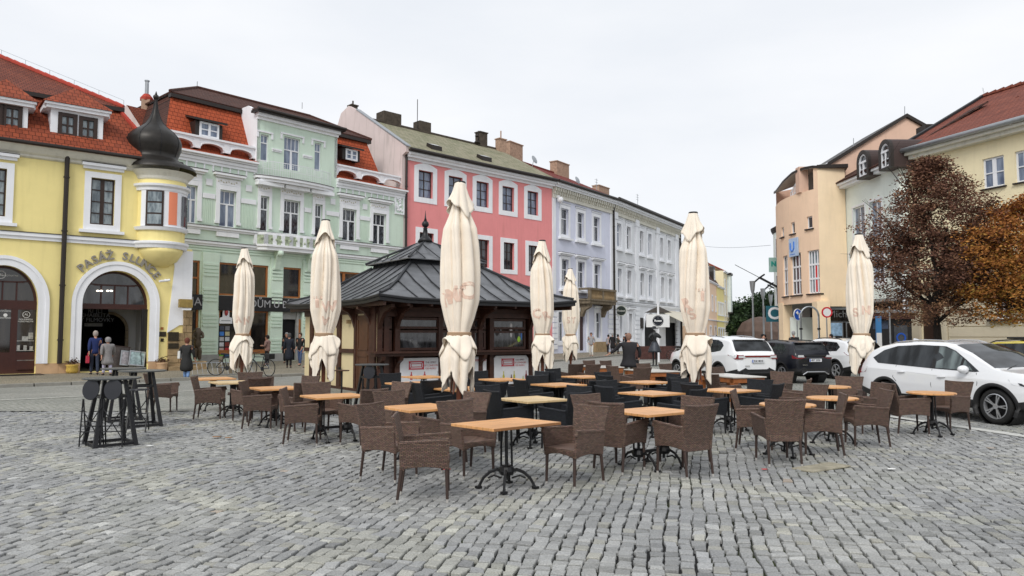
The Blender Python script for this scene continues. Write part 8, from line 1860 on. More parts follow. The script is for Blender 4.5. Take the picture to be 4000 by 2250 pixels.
def suv(label, pr, hd, paint, tp, bt, spp, L, Wd, H, wb, ptxt, style):
    car, sf, seam = make_car(label, 'parked_car', L, Wd, H, wb, paint, tp, bt, wb/2+.02, -wb/2+.02, spp, wr=.365 if style != 'small' else .345, x_ws=(.40, 1.42), x_rg=(-L/2+.17, -L/2+.50), wheelstyle=5)
    xb = -L/2
    for s in (1, -1):
        seam([(.0, 1.08), (-.02, .7), (.0, .42)], s); seam([(-1.0, 1.12), (-1.15, .85), (-1.0, .75)], s); handle(car, sf, -.85, 1.0, s, paint); mirror(car, .82, 1.12, sf(.8, 1.08)-.03, s, paint)
    y0 = Wd*.42
    for s in (1, -1):
        if style == 'edge': P = [(xb+.42, 1.08), (xb+.06, 1.10), (xb-.01, 1.06), (xb-.02, .93), (xb+.10, .92)]
        elif style == 'small': P = [(xb+.22, 1.05), (xb+.03, 1.05), (xb-.01, .92), (xb+.18, .92)]
        else: P = [(xb+.45, 1.10), (xb+.05, 1.06), (xb+.0, .90), (xb+.28, 1.0)]
        mb = MB(); A = [(x, s*(sf(max(x, xb+.05), z)+.012), z) for x, z in P]; B = [(x-.01, s*(sf(max(x, xb+.05), z)-.22), z) for x, z in P]; k = len(P); mb.add(A+B, [tuple(range(k)), tuple(range(2*k-1, k-1, -1))]+[(i, (i+1) % k, (i+1) % k+k, i+k) for i in range(k)])
        tl_ = mb.obj('tail_light', tail_r, car)
        mb = MB(); mb.box(xb-.03, xb-.02, min(s*y0*.62, s*y0*.98), max(s*y0*.62, s*y0*.98), .97, 1.05) ; mb.obj('clear_strip', lclear, tl_)
        if style == 'edge': mb = MB(); mb.add([(x, s*(sf(max(x, xb+.05), z)+.016), z) for x, z in ((xb+.34, 1.065), (xb+.09, 1.07), (xb+.10, .96), (xb+.14, .955))], [(0, 1, 2, 3)]); mb.obj('clear_strip', lclear, tl_)
    mb = MB(); mb.box(xb-.035, xb+.02, -y0*.66, y0*.66, 1.0, 1.055); mb.obj('tail_strip', tail_r if style == 'edge' else (chrome if style == 'x' else ctrim), car)
    plate(car, xb-.045, .86, ptxt)
    mb = MB(); mb.box(xb-.045, xb+.02, -y0*.8, y0*.8, .40, .50); mb.obj('bumper_insert', ctrim, car)
    mb = MB(); mb.tube([(xb-.05, -y0*.75, .34), (xb-.055, -y0*.5, .44), (xb-.055, y0*.5, .44), (xb-.05, y0*.75, .34)], .022, 5); mb.obj('bumper_trim', alloy if style == 'small' else ctrim, car)
    zz = tp[4][1]; mb = MB(); mb.box(tp[4][0]-.14, tp[4][0]+.08, -y0*.78, y0*.78, zz-.015, zz+.022); mb.obj('roof_spoiler', paint, car, bevel=.01)
    if style == 'edge': mb = MB(); mb.tube([(xb+.27, -.1, 1.22), (xb+.30, .3, 1.30)], .01, 4); mb.obj('wiper', ctrim, car)
    for k, (y, w_) in enumerate(((.45, .2),)): mb = MB(); mb.box(xb-.05, xb-.044, y-w_/2, y+w_/2, .68, .705); mb.obj('badge', chrome, car)
    rails(car, -1.4, .2, lambda x: cr([p[0] for p in tp], [p[1] for p in tp], x)-.02, Wd*.33, ctrim if style != 'edge' else chrome)
    place(car, pr, hd); return car
HD = R(109)
def centre(rearpx, rearpy, Ly, hd): p = gp(rearpx, rearpy); return p
fw_ = gp(2651, 1484); c_ = Vector((fw_.x, fw_.y))
ux = Vector((math.cos(HD), math.sin(HD))); lft = Vector((-ux.y, ux.x))
ce = c_-ux*1.44-lft*.85; suv('white SUV parked left of the dark one, seen from behind', Vector((ce.x, ce.y, 0)), HD, white, top2, belt2, sp2, 4.78, 1.93, 1.74, 2.85, '2LK 8010', 'edge')
top3 = [(-2.05, .98), (-2.0, 1.05), (-1.93, 1.12), (-1.78, 1.42), (-1.68, 1.49), (-1.2, 1.55), (-.5, 1.58), (.1, 1.565), (.4, 1.51), (.8, 1.30), (1.2, 1.08), (1.5, 1.04), (1.8, .98), (1.98, .86), (2.05, .7)]
belt3 = [(-2.05, .97), (-1.9, 1.06), (-1, 1.03), (0, 1.0), (1.1, .97), (1.7, .92), (2.05, .68)]
sp3 = [(-1.45, 1.25), (-1.3, 1.09), (0, 1.03), (.9, 1.0), (.45, 1.34), (.2, 1.46), (-.5, 1.48), (-1.2, 1.44)]
p = gp(3168, 1497); ce2 = Vector((p.x, p.y))+ux*1.7-lft*.0
suv('dark blue black SUV parked between the two white cars', Vector((ce2.x, ce2.y, 0)), HD-R(3), blackp, top3, belt3, sp3, 4.1, 1.76, 1.58, 2.55, '4BT 2350', 'small')
p = gp(3390, 1484); ce3 = Vector((p.x, p.y))+ux*1.9
topn = [(-2.25, .98), (-2.2, 1.08), (-2.1, 1.15), (-1.82, 1.46), (-1.7, 1.54), (-1.2, 1.62), (-.5, 1.655), (.1, 1.64), (.4, 1.58), (.85, 1.36), (1.35, 1.12), (1.6, 1.08), (1.95, 1.0), (2.18, .88), (2.25, .7)]
suv('white SUV half hidden by the rightmost parasol', Vector((ce3.x, ce3.y, 0)), HD-R(4), white, topn, [(x*1.06, z+.03) for x, z in belt3], [(x*1.05, z+.05) for x, z in sp3], 4.5, 1.865, 1.655, 2.68, '3AH 7718', 'x')
p = W((3985-2000)/F*21.5, 21.5); car, sf, seam = make_car('yellow car mostly hidden behind the nearest white SUV', 'parked_car', 4.4, 1.8, 1.6, 2.6, yellowp, [(x, z-.03) for x, z in top], belt, 1.3, -1.3, sp, x_ws=(.36, 1.3), x_rg=(-2.04, -1.74))
rails(car, -1.4, .2, lambda x: cr([q[0] for q in top], [q[1] for q in top], x)-.03, .55, ctrim); mb = MB(); mb.box(-.9, .3, -.5, .5, 1.66, 1.72); mb.obj('roof_box', ctrim, car, bevel=.02); place(car, p+Vector((.9, 0, 0)), hd)
# ================================================================ TREES
def leafmat(name, cs):
    m = bpy.data.materials.new(name); m.use_nodes = True; t = m.node_tree; b = t.nodes['Principled BSDF']; b.inputs['Roughness'].default_value = .7; b.inputs['Specular IOR Level'].default_value = .25
    a = N(t, 'ShaderNodeAttribute', attribute_name='tone'); r = N(t, 'ShaderNodeValToRGB')
    for k, c in enumerate(cs):
        e = r.color_ramp.elements[k] if k < 2 else r.color_ramp.elements.new(.5)
        e.position = k/(len(cs)-1); e.color = (*c, 1)
    t.links.new(a.outputs['Fac'], r.inputs[0]); t.links.new(r.outputs[0], b.inputs['Base Color']); return m
def leaves(name, parent, pts, size, m, seed, tones, flat=.4, asp=1.6):
    r = np.random.RandomState(seed); n = len(pts); P = np.array(pts); d1 = r.normal(size=(n, 3)); d1[:, 2] *= flat; d1 /= np.linalg.norm(d1, axis=1)[:, None]; d2 = r.normal(size=(n, 3)); d2 -= (d2*d1).sum(1)[:, None]*d1; d2 /= np.linalg.norm(d2, axis=1)[:, None]
    s = size*r.uniform(.6, 1.3, n)[:, None]; a = d1*s*asp; b = d2*s
    V = np.stack([P-a, P+b*.8-a*.1, P+a, P-b*.8+a*.1], 1).reshape(-1, 3); me = bpy.data.meshes.new(name); me.from_pydata(V.tolist(), [], [(4*i, 4*i+1, 4*i+2, 4*i+3) for i in range(n)])
    at = me.attributes.new('tone', 'FLOAT', 'FACE'); at.data.foreach_set('value', np.clip(tones, 0, 1).astype(np.float32)); me.materials.append(m); return link(name, me, parent)
def tree(name, lab, x, y, h, cr_, z0, seed, m, bark, nleaf, lsize, fork=1.9, tilt=0, shape=None, group='autumn trees before the cream house', dens=.22):
    r = random.Random(seed); t = thing(name, lab, 'tree', (x, y, 0), 0, group); mb = MB(); tips = []
    mb.tube([(0, 0, 0), (.03, .02, fork*.6), (0, 0, fork)], [.19, .15, .13], 8)
    def grow(p, d, L, rad, lvl):
        n = 4; pts = [p]; q = p.copy(); dd = d.copy()
        for k in range(n):
            dd = (dd+Vector((r.uniform(-.18, .18), r.uniform(-.18, .18), r.uniform(-.06, .14)))).normalized(); q = q+dd*L/n; pts.append(q.copy())
            if lvl >= 2: tips.append((q.copy(), lvl))
        mb.tube(pts, [rad*(1-.5*k/n) for k in range(n+1)], 5 if lvl < 2 else 3, caps=False)
        if lvl < 4:
            for k in range(3 if lvl < 3 else 2):
                j = r.randint(1, n); ax = Vector((r.uniform(-1, 1), r.uniform(-1, 1), r.uniform(-.35, .5))).normalized(); nd = (dd*.75+ax*.75).normalized(); grow(pts[j], nd, L*r.uniform(.55, .75), rad*.5, lvl+1)
    nb = 8
    for k in range(nb):
        a = 2*math.pi*k/nb+r.uniform(-.3, .3); e = r.uniform(.25, 1.3) if k % 2 else r.uniform(.9, 2.4); grow(Vector((0, 0, fork+r.uniform(-.2, .9))), Vector((math.cos(a), math.sin(a), e)).normalized(), (h-fork)*(.36 if e < 1 else .46), .085, 1)
    grow(Vector((0, 0, fork)), Vector((.05, 0, 1)), (h-fork)*.55, .11, 1)
    mb.obj('trunk', bark, t); tp_ = np.array([tuple(q[0]) for q in tips])
    rn = np.random.RandomState(seed); P = []; cl = []; prof = shape or [.6, .95, 1.0, .9, .6, .15]
    lim = lambda q: cr_*float(np.interp((q[2]-z0)/(h-z0), [0, .12, .35, .6, .8, 1], prof))*(1+.13*math.sin(math.atan2(q[1], q[0])*3+seed+q[2]*1.4)+.07*math.sin(math.atan2(q[1], q[0])*7+q[2]*3))
    while len(P) < nleaf:
        if rn.rand() < .45: c = tp_[rn.randint(len(tp_))]
        else:
            u = rn.rand()**.8; a = rn.rand()*6.283; zz = z0+(h-z0)*u; c = np.array([0, 0, zz]); c[:2] = np.array([math.cos(a), math.sin(a)])*lim((math.cos(a), math.sin(a), zz))*rn.uniform(.3, .97)
        u = (c[2]-z0)/(h-z0)
        if u < 0 or u > 1 or math.hypot(c[0], c[1]) > lim(c): continue
        g = math.sin(c[0]*2.6+seed)*math.sin(c[1]*2.9+1)*math.sin(c[2]*3.1+seed*2)
        if g > .09: continue
        tone = rn.normal(.42, .2)+(.3*(.45-u) if 'orange' in name else (.35 if u < .15 else 0)); k = rn.randint(14, 34); q = c+rn.normal(0, dens*.6, (k, 3))*np.array([1.15, 1.15, .5]); P += list(q); cl += list(tone+rn.normal(0, .12, k))
    leaves('crown', t, P, lsize, m, seed, np.array(cl)); return t
bark = mat('dark_bark', (.022, .016, .013), .9, n1=8, var=.3, bump=(20, .6))
lm1 = leafmat('brown_leaves', [(.06, .028, .02), (.16, .074, .046), (.30, .17, .09)]); lm1.node_tree.nodes['Color Ramp'].color_ramp.elements[1].position = .55
lm2 = leafmat('orange_leaves', [(.20, .065, .025), (.42, .18, .04), (.36, .26, .06)])
p = W((3668-2000)/F*29, 29); tree('brown_autumn_tree', 'dark brown leaved autumn tree standing before the cream house', p.x, p.y, 8.75, 3.0, 2.2, 21, lm1, bark, 60000, .034, fork=2.2, dens=.26, shape=[.5, .85, 1.0, .92, .6, .12])
p = W((3985-2000)/F*27, 27); tree('orange_autumn_tree', 'orange and golden autumn tree at the right edge', p.x+.5, p.y, 6.9, 2.7, 2.2, 34, lm2, bark, 55000, .034, fork=2.0, dens=.26, shape=[.5, .85, 1.0, .95, .7, .2])
lm3 = leafmat('dark_green_leaves', [(.008, .018, .008), (.022, .045, .015), (.04, .07, .02)])
for k, (px, py, Yd, rad_, lab) in enumerate(((2862, 1185, 150, 5.5, 'dark green tree left of the distant row, by the tower house'), (2905, 1186, 155, 5.5, 'second distant dark green tree from the left'), (2955, 1166, 160, 6.5, 'distant dark green tree behind the street lamps'), (3000, 1140, 150, 6.5, 'tallest distant dark green tree near the round building'), (3035, 1130, 140, 5.5, 'distant dark green tree partly behind the round building'), (2905, 1240, 125, 2.7, 'small round mid green tree in front of the distant trees'))):
    p = atY(px, py, Yd); h = p.z; r_ = np.random.RandomState(k+50); t = thing('distant_tree', lab, 'tree', (p.x, Yd, 0), 0, 'distant green trees'); mb = MB(); mb.tube([(0, 0, 0), (0, 0, h*.5)], [.4, .25], 6)
    for a in range(5): mb.tube([(0, 0, h*.35), (math.cos(a*1.3)*rad_*.5, math.sin(a*1.3)*rad_*.5, h*.7)], [.2, .06], 4)
    mb.obj('trunk', bark, t); P = []; tn = []; zc = h*.55 if k < 5 else h*.6; rz2 = h-zc
    for c in range(70):
        v = r_.normal(size=3); v /= np.linalg.norm(v); rr_ = r_.uniform(.45, 1)**.5; cc = v*np.array([rad_, rad_*.8, rz2])*rr_*.93+np.array([0, 0, zc]); tone = r_.normal(.4, .2)
        q = cc+r_.normal(0, rad_*.11, (60, 3)); P += list(q); tn += list(tone+r_.normal(0, .12, 60))
    leaves('crown', t, P, .26, lm3, k, np.array(tn), flat=.8, asp=1.1)
mb = MB(); n = 16; a = atY(2900, 1270, 118); 
mb.lathe([(5.5, 0), (5.5, 3.2), (4.2, 5.2), (2, 6.2), (.1, 6.5)], 12, (0, 0, 0)); o = mb.obj('brown_hut', mat('brown_hut', (.11, .075, .06), .9, n1=1, var=.3)); p = atY(2970, 1300, 122); o.location = (p.x, 122, 0); o.scale = (.7, .7, .75)
tag(o, 'low brown domed hut or hedge under the distant trees', 'hut')
# ================================================================ PEOPLE
import bmesh
def skinmesh(verts, edges, radii, name, m, parent, sub=2):
    me = bpy.data.meshes.new(name); me.from_pydata(verts, edges, []); o = bpy.data.objects.new(name, me); COL.objects.link(o)
    sk = o.modifiers.new('s', 'SKIN'); sk.use_smooth_shade = True; ss = o.modifiers.new('u', 'SUBSURF'); ss.levels = sub; ss.render_levels = sub
    for i, r_ in enumerate(radii): me.skin_vertices[0].data[i].radius = (r_, r_) if not isinstance(r_, tuple) else r_
    me.skin_vertices[0].data[0].use_root = True
    dg = bpy.context.evaluated_depsgraph_get(); dg.update(); nm = bpy.data.meshes.new_from_object(o.evaluated_get(dg)); bpy.data.objects.remove(o)
    nm.materials.clear(); nm.materials.append(m); return link(name, nm, parent)
clothes = {}
def cm(name, c):
    if name not in clothes: clothes[name] = mat('cloth_'+name, c, .85, n1=7, var=.2)
    return clothes[name]
def person(lab, p, heading, top_, trou, hair, h=1.74, stride=.18, coat=0, arms='swing', z=.12, build=1.0, shoes=('black', (.02, .02, .02)), hood=None, hat=None, bag=None, lean=0, group=None, collar=None):
    """local +x is forward"""
    t = thing('person', lab, 'person', (p.x, p.y, z), heading, group); s = h/1.74; B = build
    hip, kn, an = .92*s, .50*s, .09*s; sh = 1.43*s; nk = 1.50*s; hd_ = 1.63*s; L = lean
    f = {'L': stride, 'R': -stride*.9}
    J = {'pel': (0, 0, hip), 'wa': (L*.4, 0, 1.10*s), 'ch': (L*.8, 0, 1.30*s), 'nk': (L, 0, nk), 'hb': (L+.015, 0, 1.56*s), 'hd': (L+.02, 0, 1.655*s)}
    for sd_, y in (('L', .09), ('R', -.09)):
        fx = f[sd_]; J['hip'+sd_] = (0, y*B, hip-.04); J['kn'+sd_] = (fx*.5+.03, y*1.02, kn); J['an'+sd_] = (fx, y, an); J['to'+sd_] = (fx+.15, y*1.15, .045)
    for sd_, y in (('L', 1), ('R', -1)):
        J['sh'+sd_] = (L, y*.185*B, sh)
        if arms == 'swing': a = -f[sd_]*.9; J['el'+sd_] = (L+a*.35-.02, y*.235*B, 1.15*s); J['wr'+sd_] = (L+a*1.0+.07, y*.235*B, .92*s)
        elif arms == 'front': J['el'+sd_] = (L+.02, y*.24*B, 1.15*s); J['wr'+sd_] = (L+.24, y*.10, 1.16*s)
        elif arms == 'pockets': J['el'+sd_] = (L-.07, y*.28*B, 1.14*s); J['wr'+sd_] = (L+.08, y*.20, .98*s)
        elif arms == 'reach':
            if sd_ == 'L': J['elL'] = (L+.12, .42, 1.24*s); J['wrL'] = (L+.22, .62, 1.10*s)
            else: J['elR'] = (L-.03, -.26*B, 1.15*s); J['wrR'] = (L+.06, -.25*B, .93*s)
    e = []; names = ['pel', 'wa', 'ch', 'nk', 'hb', 'hd', 'hipL', 'knL', 'anL', 'toL', 'hipR', 'knR', 'anR', 'toR', 'shL', 'elL', 'wrL', 'shR', 'elR', 'wrR']; ix = {n_: i for i, n_ in enumerate(names)}
    for a, b in (('pel', 'wa'), ('wa', 'ch'), ('ch', 'nk'), ('nk', 'hb'), ('hb', 'hd'), ('pel', 'hipL'), ('hipL', 'knL'), ('knL', 'anL'), ('anL', 'toL'), ('pel', 'hipR'), ('hipR', 'knR'), ('knR', 'anR'), ('anR', 'toR'), ('ch', 'shL'), ('shL', 'elL'), ('elL', 'wrL'), ('ch', 'shR'), ('shR', 'elR'), ('elR', 'wrR')): e.append((ix[a], ix[b]))
    rad = dict(pel=.13, wa=.12, ch=.14, nk=.052, hb=.06, hd=.085, hipL=.085, hipR=.085, knL=.055, knR=.055, anL=.038, anR=.038, toL=.03, toR=.03, shL=.06, shR=.06, elL=.04, elR=.04, wrL=.027, wrR=.027)
    V = [J[n_] for n_ in names]; 
    r_ = [rad[n_]*(B if n_ in ('pel', 'wa', 'ch') else 1) for n_ in names]
    for sd_, y in (('L', 1), ('R', -1)):
        w0 = Vector(J['wr'+sd_]); d = (w0-Vector(J['el'+sd_])).normalized(); sidev = Vector((1, 0, 0)) if abs(d.x) < .7 else Vector((0, 0, 1)); sidev = (sidev-d*sidev.dot(d)).normalized(); inn = d.cross(sidev)*(-y)
        pm = w0+d*.07; i0 = len(V); V.append(tuple(pm)); r_.append(.026); e.append((ix['wr'+sd_], i0))
        for k in range(4):
            o_ = sidev*(.024-.016*k); ln = (.075, .085, .08, .06)[k]; a_ = pm+o_+d*.03; b_ = a_+d*ln*.6+inn*.012; c_ = b_+d*ln*.4+inn*.025; j = len(V); V += [tuple(a_), tuple(b_), tuple(c_)]; r_ += [.0095, .0085, .007]; e += [(i0, j), (j, j+1), (j+1, j+2)]
        a_ = pm+sidev*.035-d*.02; b_ = a_+sidev*.02+d*.035+inn*.01; j = len(V); V += [tuple(a_), tuple(b_)]; r_ += [.012, .009]; e += [(i0, j), (j, j+1)]
    body = skinmesh(V, e, r_, 'body', M_['skin'], t, 1)
    hx, hz = L+.02, 1.66*s; bm = bmesh.new(); bm.from_mesh(body.data)
    for (c_, sc_) in (((hx+.012, 0, hz-.03), (.092, .075, .118)), ((hx+.108, 0, hz-.03), (.022, .013, .026)), ((hx-.0, .083, hz-.03), (.022, .012, .033)), ((hx-.0, -.083, hz-.03), (.022, .012, .033)), ((hx+.095, 0, hz-.085), (.012, .028, .008)), ((hx+.07, 0, hz-.115), (.03, .035, .025))):
        bmesh.ops.create_icosphere(bm, subdivisions=2, radius=1, matrix=Matrix.Translation(c_) @ Matrix.Diagonal((*sc_, 1)))
    bm.to_mesh(body.data); bm.free(); body.data.polygons.foreach_set('use_smooth', [True]*len(body.data.polygons))
    mb = MB()
    for y in (-.033, .033): mb.ball((hx+.097, y, hz-.008), .010, 6)
    mb.obj('eyes', M_['black'], t)
    tn = ['pel', 'hipL', 'knL', 'anL', 'hipR', 'knR', 'anR']; ti = {n_: i for i, n_ in enumerate(tn)}
    skinmesh([J[n_] for n_ in tn], [(ti[a], ti[b]) for a, b in (('pel', 'hipL'), ('hipL', 'knL'), ('knL', 'anL'), ('pel', 'hipR'), ('hipR', 'knR'), ('knR', 'anR'))], [.09, .088*min(B, 1.15), .072, .06, .088*min(B, 1.15), .072, .06], 'trousers', cm(*trou), t, 1)
    for sd_ in 'LR':
        a, b = Vector(J['an'+sd_]), Vector(J['to'+sd_]); skinmesh([tuple(a+Vector((-.05, 0, -.045))), tuple(a+Vector((.05, 0, -.04))), tuple(b+Vector((.0, 0, -.005)))], [(0, 1), (1, 2)], [.045, .045, .038], 'shoe', cm(*shoes), t, 1)
    jn = ['wa', 'ch', 'col', 'shL', 'elL', 'wrL', 'shR', 'elR', 'wrR', 'hem']; J['col'] = (L, 0, nk-.02); J['hem'] = (0, 0, hip-.10-coat*.5); ji = {n_: i for i, n_ in enumerate(jn)}; E = [('wa', 'ch'), ('ch', 'col'), ('ch', 'shL'), ('shL', 'elL'), ('elL', 'wrL'), ('ch', 'shR'), ('shR', 'elR'), ('elR', 'wrR'), ('wa', 'hem')]; RR2 = [.155*B, .17*B, .075, .085, .066, .048, .085, .066, .048, .20*B]
    VV = [J[n_] for n_ in jn]
    if coat: VV.append((0, 0, hip-.14-coat)); E2 = [(ji[a], ji[b]) for a, b in E]+[(9, 10)]; RR2[-1] = .235*B; RR2.append(.26*B)
    else: E2 = [(ji[a], ji[b]) for a, b in E]
    for sd_ in (5, 8): VV[sd_] = tuple(Vector(VV[sd_]).lerp(Vector(VV[sd_-1]), .1))
    skinmesh(VV, E2, RR2, 'jacket' if not coat else 'coat', cm(*top_), t, 1)
    hc = cm(*(hood or hat or hair)); mb = MB(); n = 16; vs = []
    mb.M = Matrix.Translation((hx-.012, 0, hz+.0)) @ Matrix.Diagonal((1.14, 1, 1.12, 1)); fs = []
    prof = [(.001, .125), (.05, .115), (.085, .08), (.10, .035), (.10, -.02), (.085, -.07)]
    for r0, zq in prof:
        for k in range(n):
            a = 2*math.pi*k/n; front_ = max(0, math.cos(a)); lift = (.10*front_**1.5 if zq < .03 else 0); rr_ = r0*(1 if not hood else 1.15); vs.append((rr_*math.cos(a)*(1-(.12*front_ if zq < .04 else 0)), rr_*math.sin(a), zq+lift))
    for i in range(5):
        for k in range(n): fs.append((i*n+k, (i+1)*n+k, (i+1)*n+(k+1) % n, i*n+(k+1) % n))
    mb.add(vs, fs); mb.obj('hood' if hood else ('cap' if hat else 'hair'), hc, t, smooth=True)
    if bag:
        y = .27 if bag[2] == 'L' else -.27; mb = MB(); zb_ = bag[3] if len(bag) > 3 else .55
        mb.prism([(-.13, zb_), (.13, zb_), (.11, zb_+.30), (-.11, zb_+.30)], y-.05, y+.05); mb.tube([(-.08, y, zb_+.3), (-.02, y, zb_+.42), (.06, y, zb_+.3)], .01, 5); o = mb.obj('bag', cm(bag[0], bag[1])); o.parent = None
        o.location = (p.x, p.y, z); o.rotation_euler = (0, 0, heading); tag(o, bag[4], 'bag')
    return t
def gz(px, py): return gp(px, py, .12)
tow = math.atan2(.77, -.64)
person('man in dark blue jacket walking into the passage arch', gz(368, 1464), tow, ('navy', (.012, .025, .11)), ('denimdark', (.03, .04, .07)), ('grey', (.35, .3, .27)), h=1.80, bag=('redbag', (.45, .03, .06), 'L', .5, 'red bag carried by the man in dark blue'))
person('person in hooded grey coat and pale trousers entering the passage arch', gz(418, 1466), tow+.1, ('greycoat', (.22, .21, .21)), ('palelilac', (.5, .48, .62)), ('grey', (.3, .3, .3)), h=1.52, coat=.26, hood=('greyhood', (.24, .23, .23)), build=1.1)
person('red haired woman in long black coat and pale blue jeans at the kerb', gp(727, 1484), R(85), ('black', (.006, .006, .007)), ('paleblue', (.20, .34, .62)), ('auburn', (.12, .035, .02)), h=1.62, coat=.42, z=0, build=1.15, stride=.06, bag=('whitebag', (.6, .6, .58), 'L', .85, 'small white handbag held by the woman in black'))
person('woman in dusty pink jacket standing before the green shop window', gz(1043, 1428), R(175), ('dustypink', (.26, .16, .14)), ('black2', (.01, .01, .012)), ('darkhair', (.02, .012, .01)), h=1.62, stride=.03, arms='front', build=1.1)
for (px, py, hd2, top_, tr, hr, h, lab, kw_) in ((1128, 1437, R(95), ('coatblack', (.010, .013, .022)), ('black2', (.01, .01, .012)), ('greyhair', (.2, .2, .2)), 1.72, 'man in long dark coat and cap, back turned, at the green doorway', dict(coat=.42, hat=('capgrey', (.06, .06, .06)), stride=.04)),
    (1172, 1428, R(250), ('blackj', (.01, .01, .012)), ('jeans', (.05, .08, .17)), ('brownhair', (.06, .035, .02)), 1.76, 'man in open black jacket facing the square at the green doorway', dict(stride=.12, arms='pockets')),
    (1199, 1436, R(200), ('blackj', (.01, .01, .012)), ('jeans2', (.06, .1, .22)), ('blackhair', (.01, .01, .01)), 1.70, 'dark haired person in black beside the second parasol', dict(stride=.08)),
    (1118, 1419, R(270), ('blackj', (.01, .01, .012)), ('black2', (.01, .01, .012)), ('greyhair', (.3, .3, .3)), 1.78, 'grey haired person in black deepest in the green doorway', dict(stride=.02))):
    person(lab, gz(px, py), hd2, top_, tr, hr, h=h, **kw_)
def far(px, pytop, pybot): 
    """ground point for a figure whose head and feet pixels are known"""
    Yd = 1.72*F/(pybot-pytop); return W((px-2000)/F*Yd, Yd), Yd
for (px, pt, pb, hd2, top_, tr, hr, h, lab, kw_) in ((2310, 1288, 1375, R(262), ('patterned', (.30, .30, .31)), ('whitetr', (.62, .60, .55)), ('brownhair', (.06, .035, .02)), 1.8, 'man in patterned jacket and white trousers walking from the lavender house', dict(stride=.14, arms='pockets')),
    (2374, 1300, 1374, R(30), ('greytop', (.30, .30, .31)), ('black2', (.01, .01, .012)), ('blackhair', (.01, .01, .01)), 1.66, 'person in pale grey top bending slightly beside the tavern wall', dict(stride=.05, lean=.08)),
    (2393, 1294, 1372, R(80), ('blackj', (.01, .01, .012)), ('greytr', (.12, .12, .13)), ('greyhair', (.3, .3, .3)), 1.78, 'person in long black coat in the tavern group', dict(coat=.3, stride=.05)),
    (2414, 1296, 1372, R(20), ('khaki', (.05, .05, .04)), ('black2', (.01, .01, .012)), ('blackhair', (.01, .01, .01)), 1.66, 'dark haired woman in khaki coat in the tavern group', dict(coat=.12, stride=.08, arms='front')),
    (2446, 1293, 1372, R(250), ('blackj', (.01, .01, .012)), ('black2', (.01, .01, .012)), ('blackhair', (.01, .01, .01)), 1.8, 'person in black behind the broad man in dark jacket', dict(stride=.04))):
    q, Yd = far(px, pt, pb); person(lab, q, hd2, top_, tr, hr, h=h, z=.15, **kw_)
q = W((2458-2000)/F*25.5, 25.5); person('broad bald man in dark jacket seen from behind near the timber tables', q, R(98), ('charcoal', (.018, .017, .02)), ('tan', (.22, .17, .11)), ('thinhair', (.26, .15, .11)), h=1.80, z=0, build=1.5, stride=.08, arms='reach', coat=.16, bag=('blackbag', (.01, .01, .011), 'R', .62, 'black shoulder bag carried by the broad man in dark jacket'))
for (px, py, Yd, lab) in ((2982, 1292, 40, 'person in dark red top beyond the white car roof'), (2800, 1300, 95, 'small dark figure walking by the yellow street house'), (2990, 1300, 60, 'dark clothed figure behind the white car near the lamps'), (2905, 1302, 75, 'small figure far down the street between lamps and tower house')):
    person(lab, W((px-2000)/F*Yd, Yd), R(rng.uniform(0, 360)), ('dkred', (.08, .03, .03)) if 'red' in lab else ('blackj', (.01, .01, .012)), ('black2', (.01, .01, .012)), ('blackhair', (.01, .01, .01)), z=0, h=1.8)
person('person in black standing under the blue turn left sign', W((3103-2000)/F*41, 41), R(100), ('blackj', (.01, .01, .012)), ('black2', (.01, .01, .012)), ('greyhair', (.05, .05, .05)), h=1.98, z=0, build=1.2)
person('person in black by the shop posters right of the no entry sign', W((3250-2000)/F*42, 42), R(190), ('blackj', (.01, .01, .012)), ('black2', (.01, .01, .012)), ('blackhair', (.01, .01, .01)), h=1.8, z=0)
q = W((2558-2000)/F*43, 43); S = thing('bronze_statue', 'dark bronze statue of a woman with hat, flared skirt and long legs', 'statue', (q.x, q.y, 0), R(90)); s = 1.28
V = [(0, 0, 1.05*s), (0, 0, 1.25*s), (0, 0, 1.42*s), (0, 0, 1.52*s), (.02, 0, 1.64*s), (0, .08, .95*s), (0, .09, .52*s), (0, .085, .08*s), (.13, .1, .04*s), (0, -.08, .95*s), (0, -.09, .52*s), (0, -.085, .08*s), (.13, -.1, .04*s), (0, .19, 1.42*s), (-.04, .36, 1.26*s), (.10, .16, 1.14*s), (0, -.19, 1.42*s), (-.02, -.36, 1.28*s), (.16, -.14, 1.34*s)]
E = [(0, 1), (1, 2), (2, 3), (3, 4), (0, 5), (5, 6), (6, 7), (7, 8), (0, 9), (9, 10), (10, 11), (11, 12), (2, 13), (13, 14), (14, 15), (2, 16), (16, 17), (17, 18)]
skinmesh(V, E, [.13, .10, .14, .055, .10, .085, .06, .045, .035, .085, .06, .045, .035, .09, .085, .04, .09, .085, .04], 'figure', M_['bronze'], S, 1)
mb = MB(); mb.lathe([(.15, 1.10*s), (.19, 1.04*s), (.30, .86*s), (.37, .70*s), (.39, .62*s), (.34, .63*s)], 24); mb.obj('skirt', mat('blue_grey_bronze', (.055, .062, .075), .5, metal=.4, n1=5, var=.3), S, smooth=True)
mb = MB(); mb.lathe([(.24, 1.68*s), (.25, 1.69*s), (.12, 1.71*s), (.11, 1.79*s), (.02, 1.81*s)], 20, (.02, 0, 0)); mb.obj('hat', M_['bronze'], S, smooth=True)
mb = MB(); mb.box(-.3, .35, -.3, .3, 0, .03); mb.obj('base_plate', M_['bronze'], S)
mb = MB(); mb.tube([(-.12, .17, 1.5*s), (-.15, 0, 1.25*s), (-.16, -.12, 1.08*s)], .02, 5); mb.obj('strap', M_['bronze'], S)
pn = fy.P0+fy.u*(sR+.55)+fy.b*.6; S = thing('corner_statue', 'brownish statue standing at the stone corner of the yellow house', 'statue', (pn.x, pn.y, .5), R(-60))
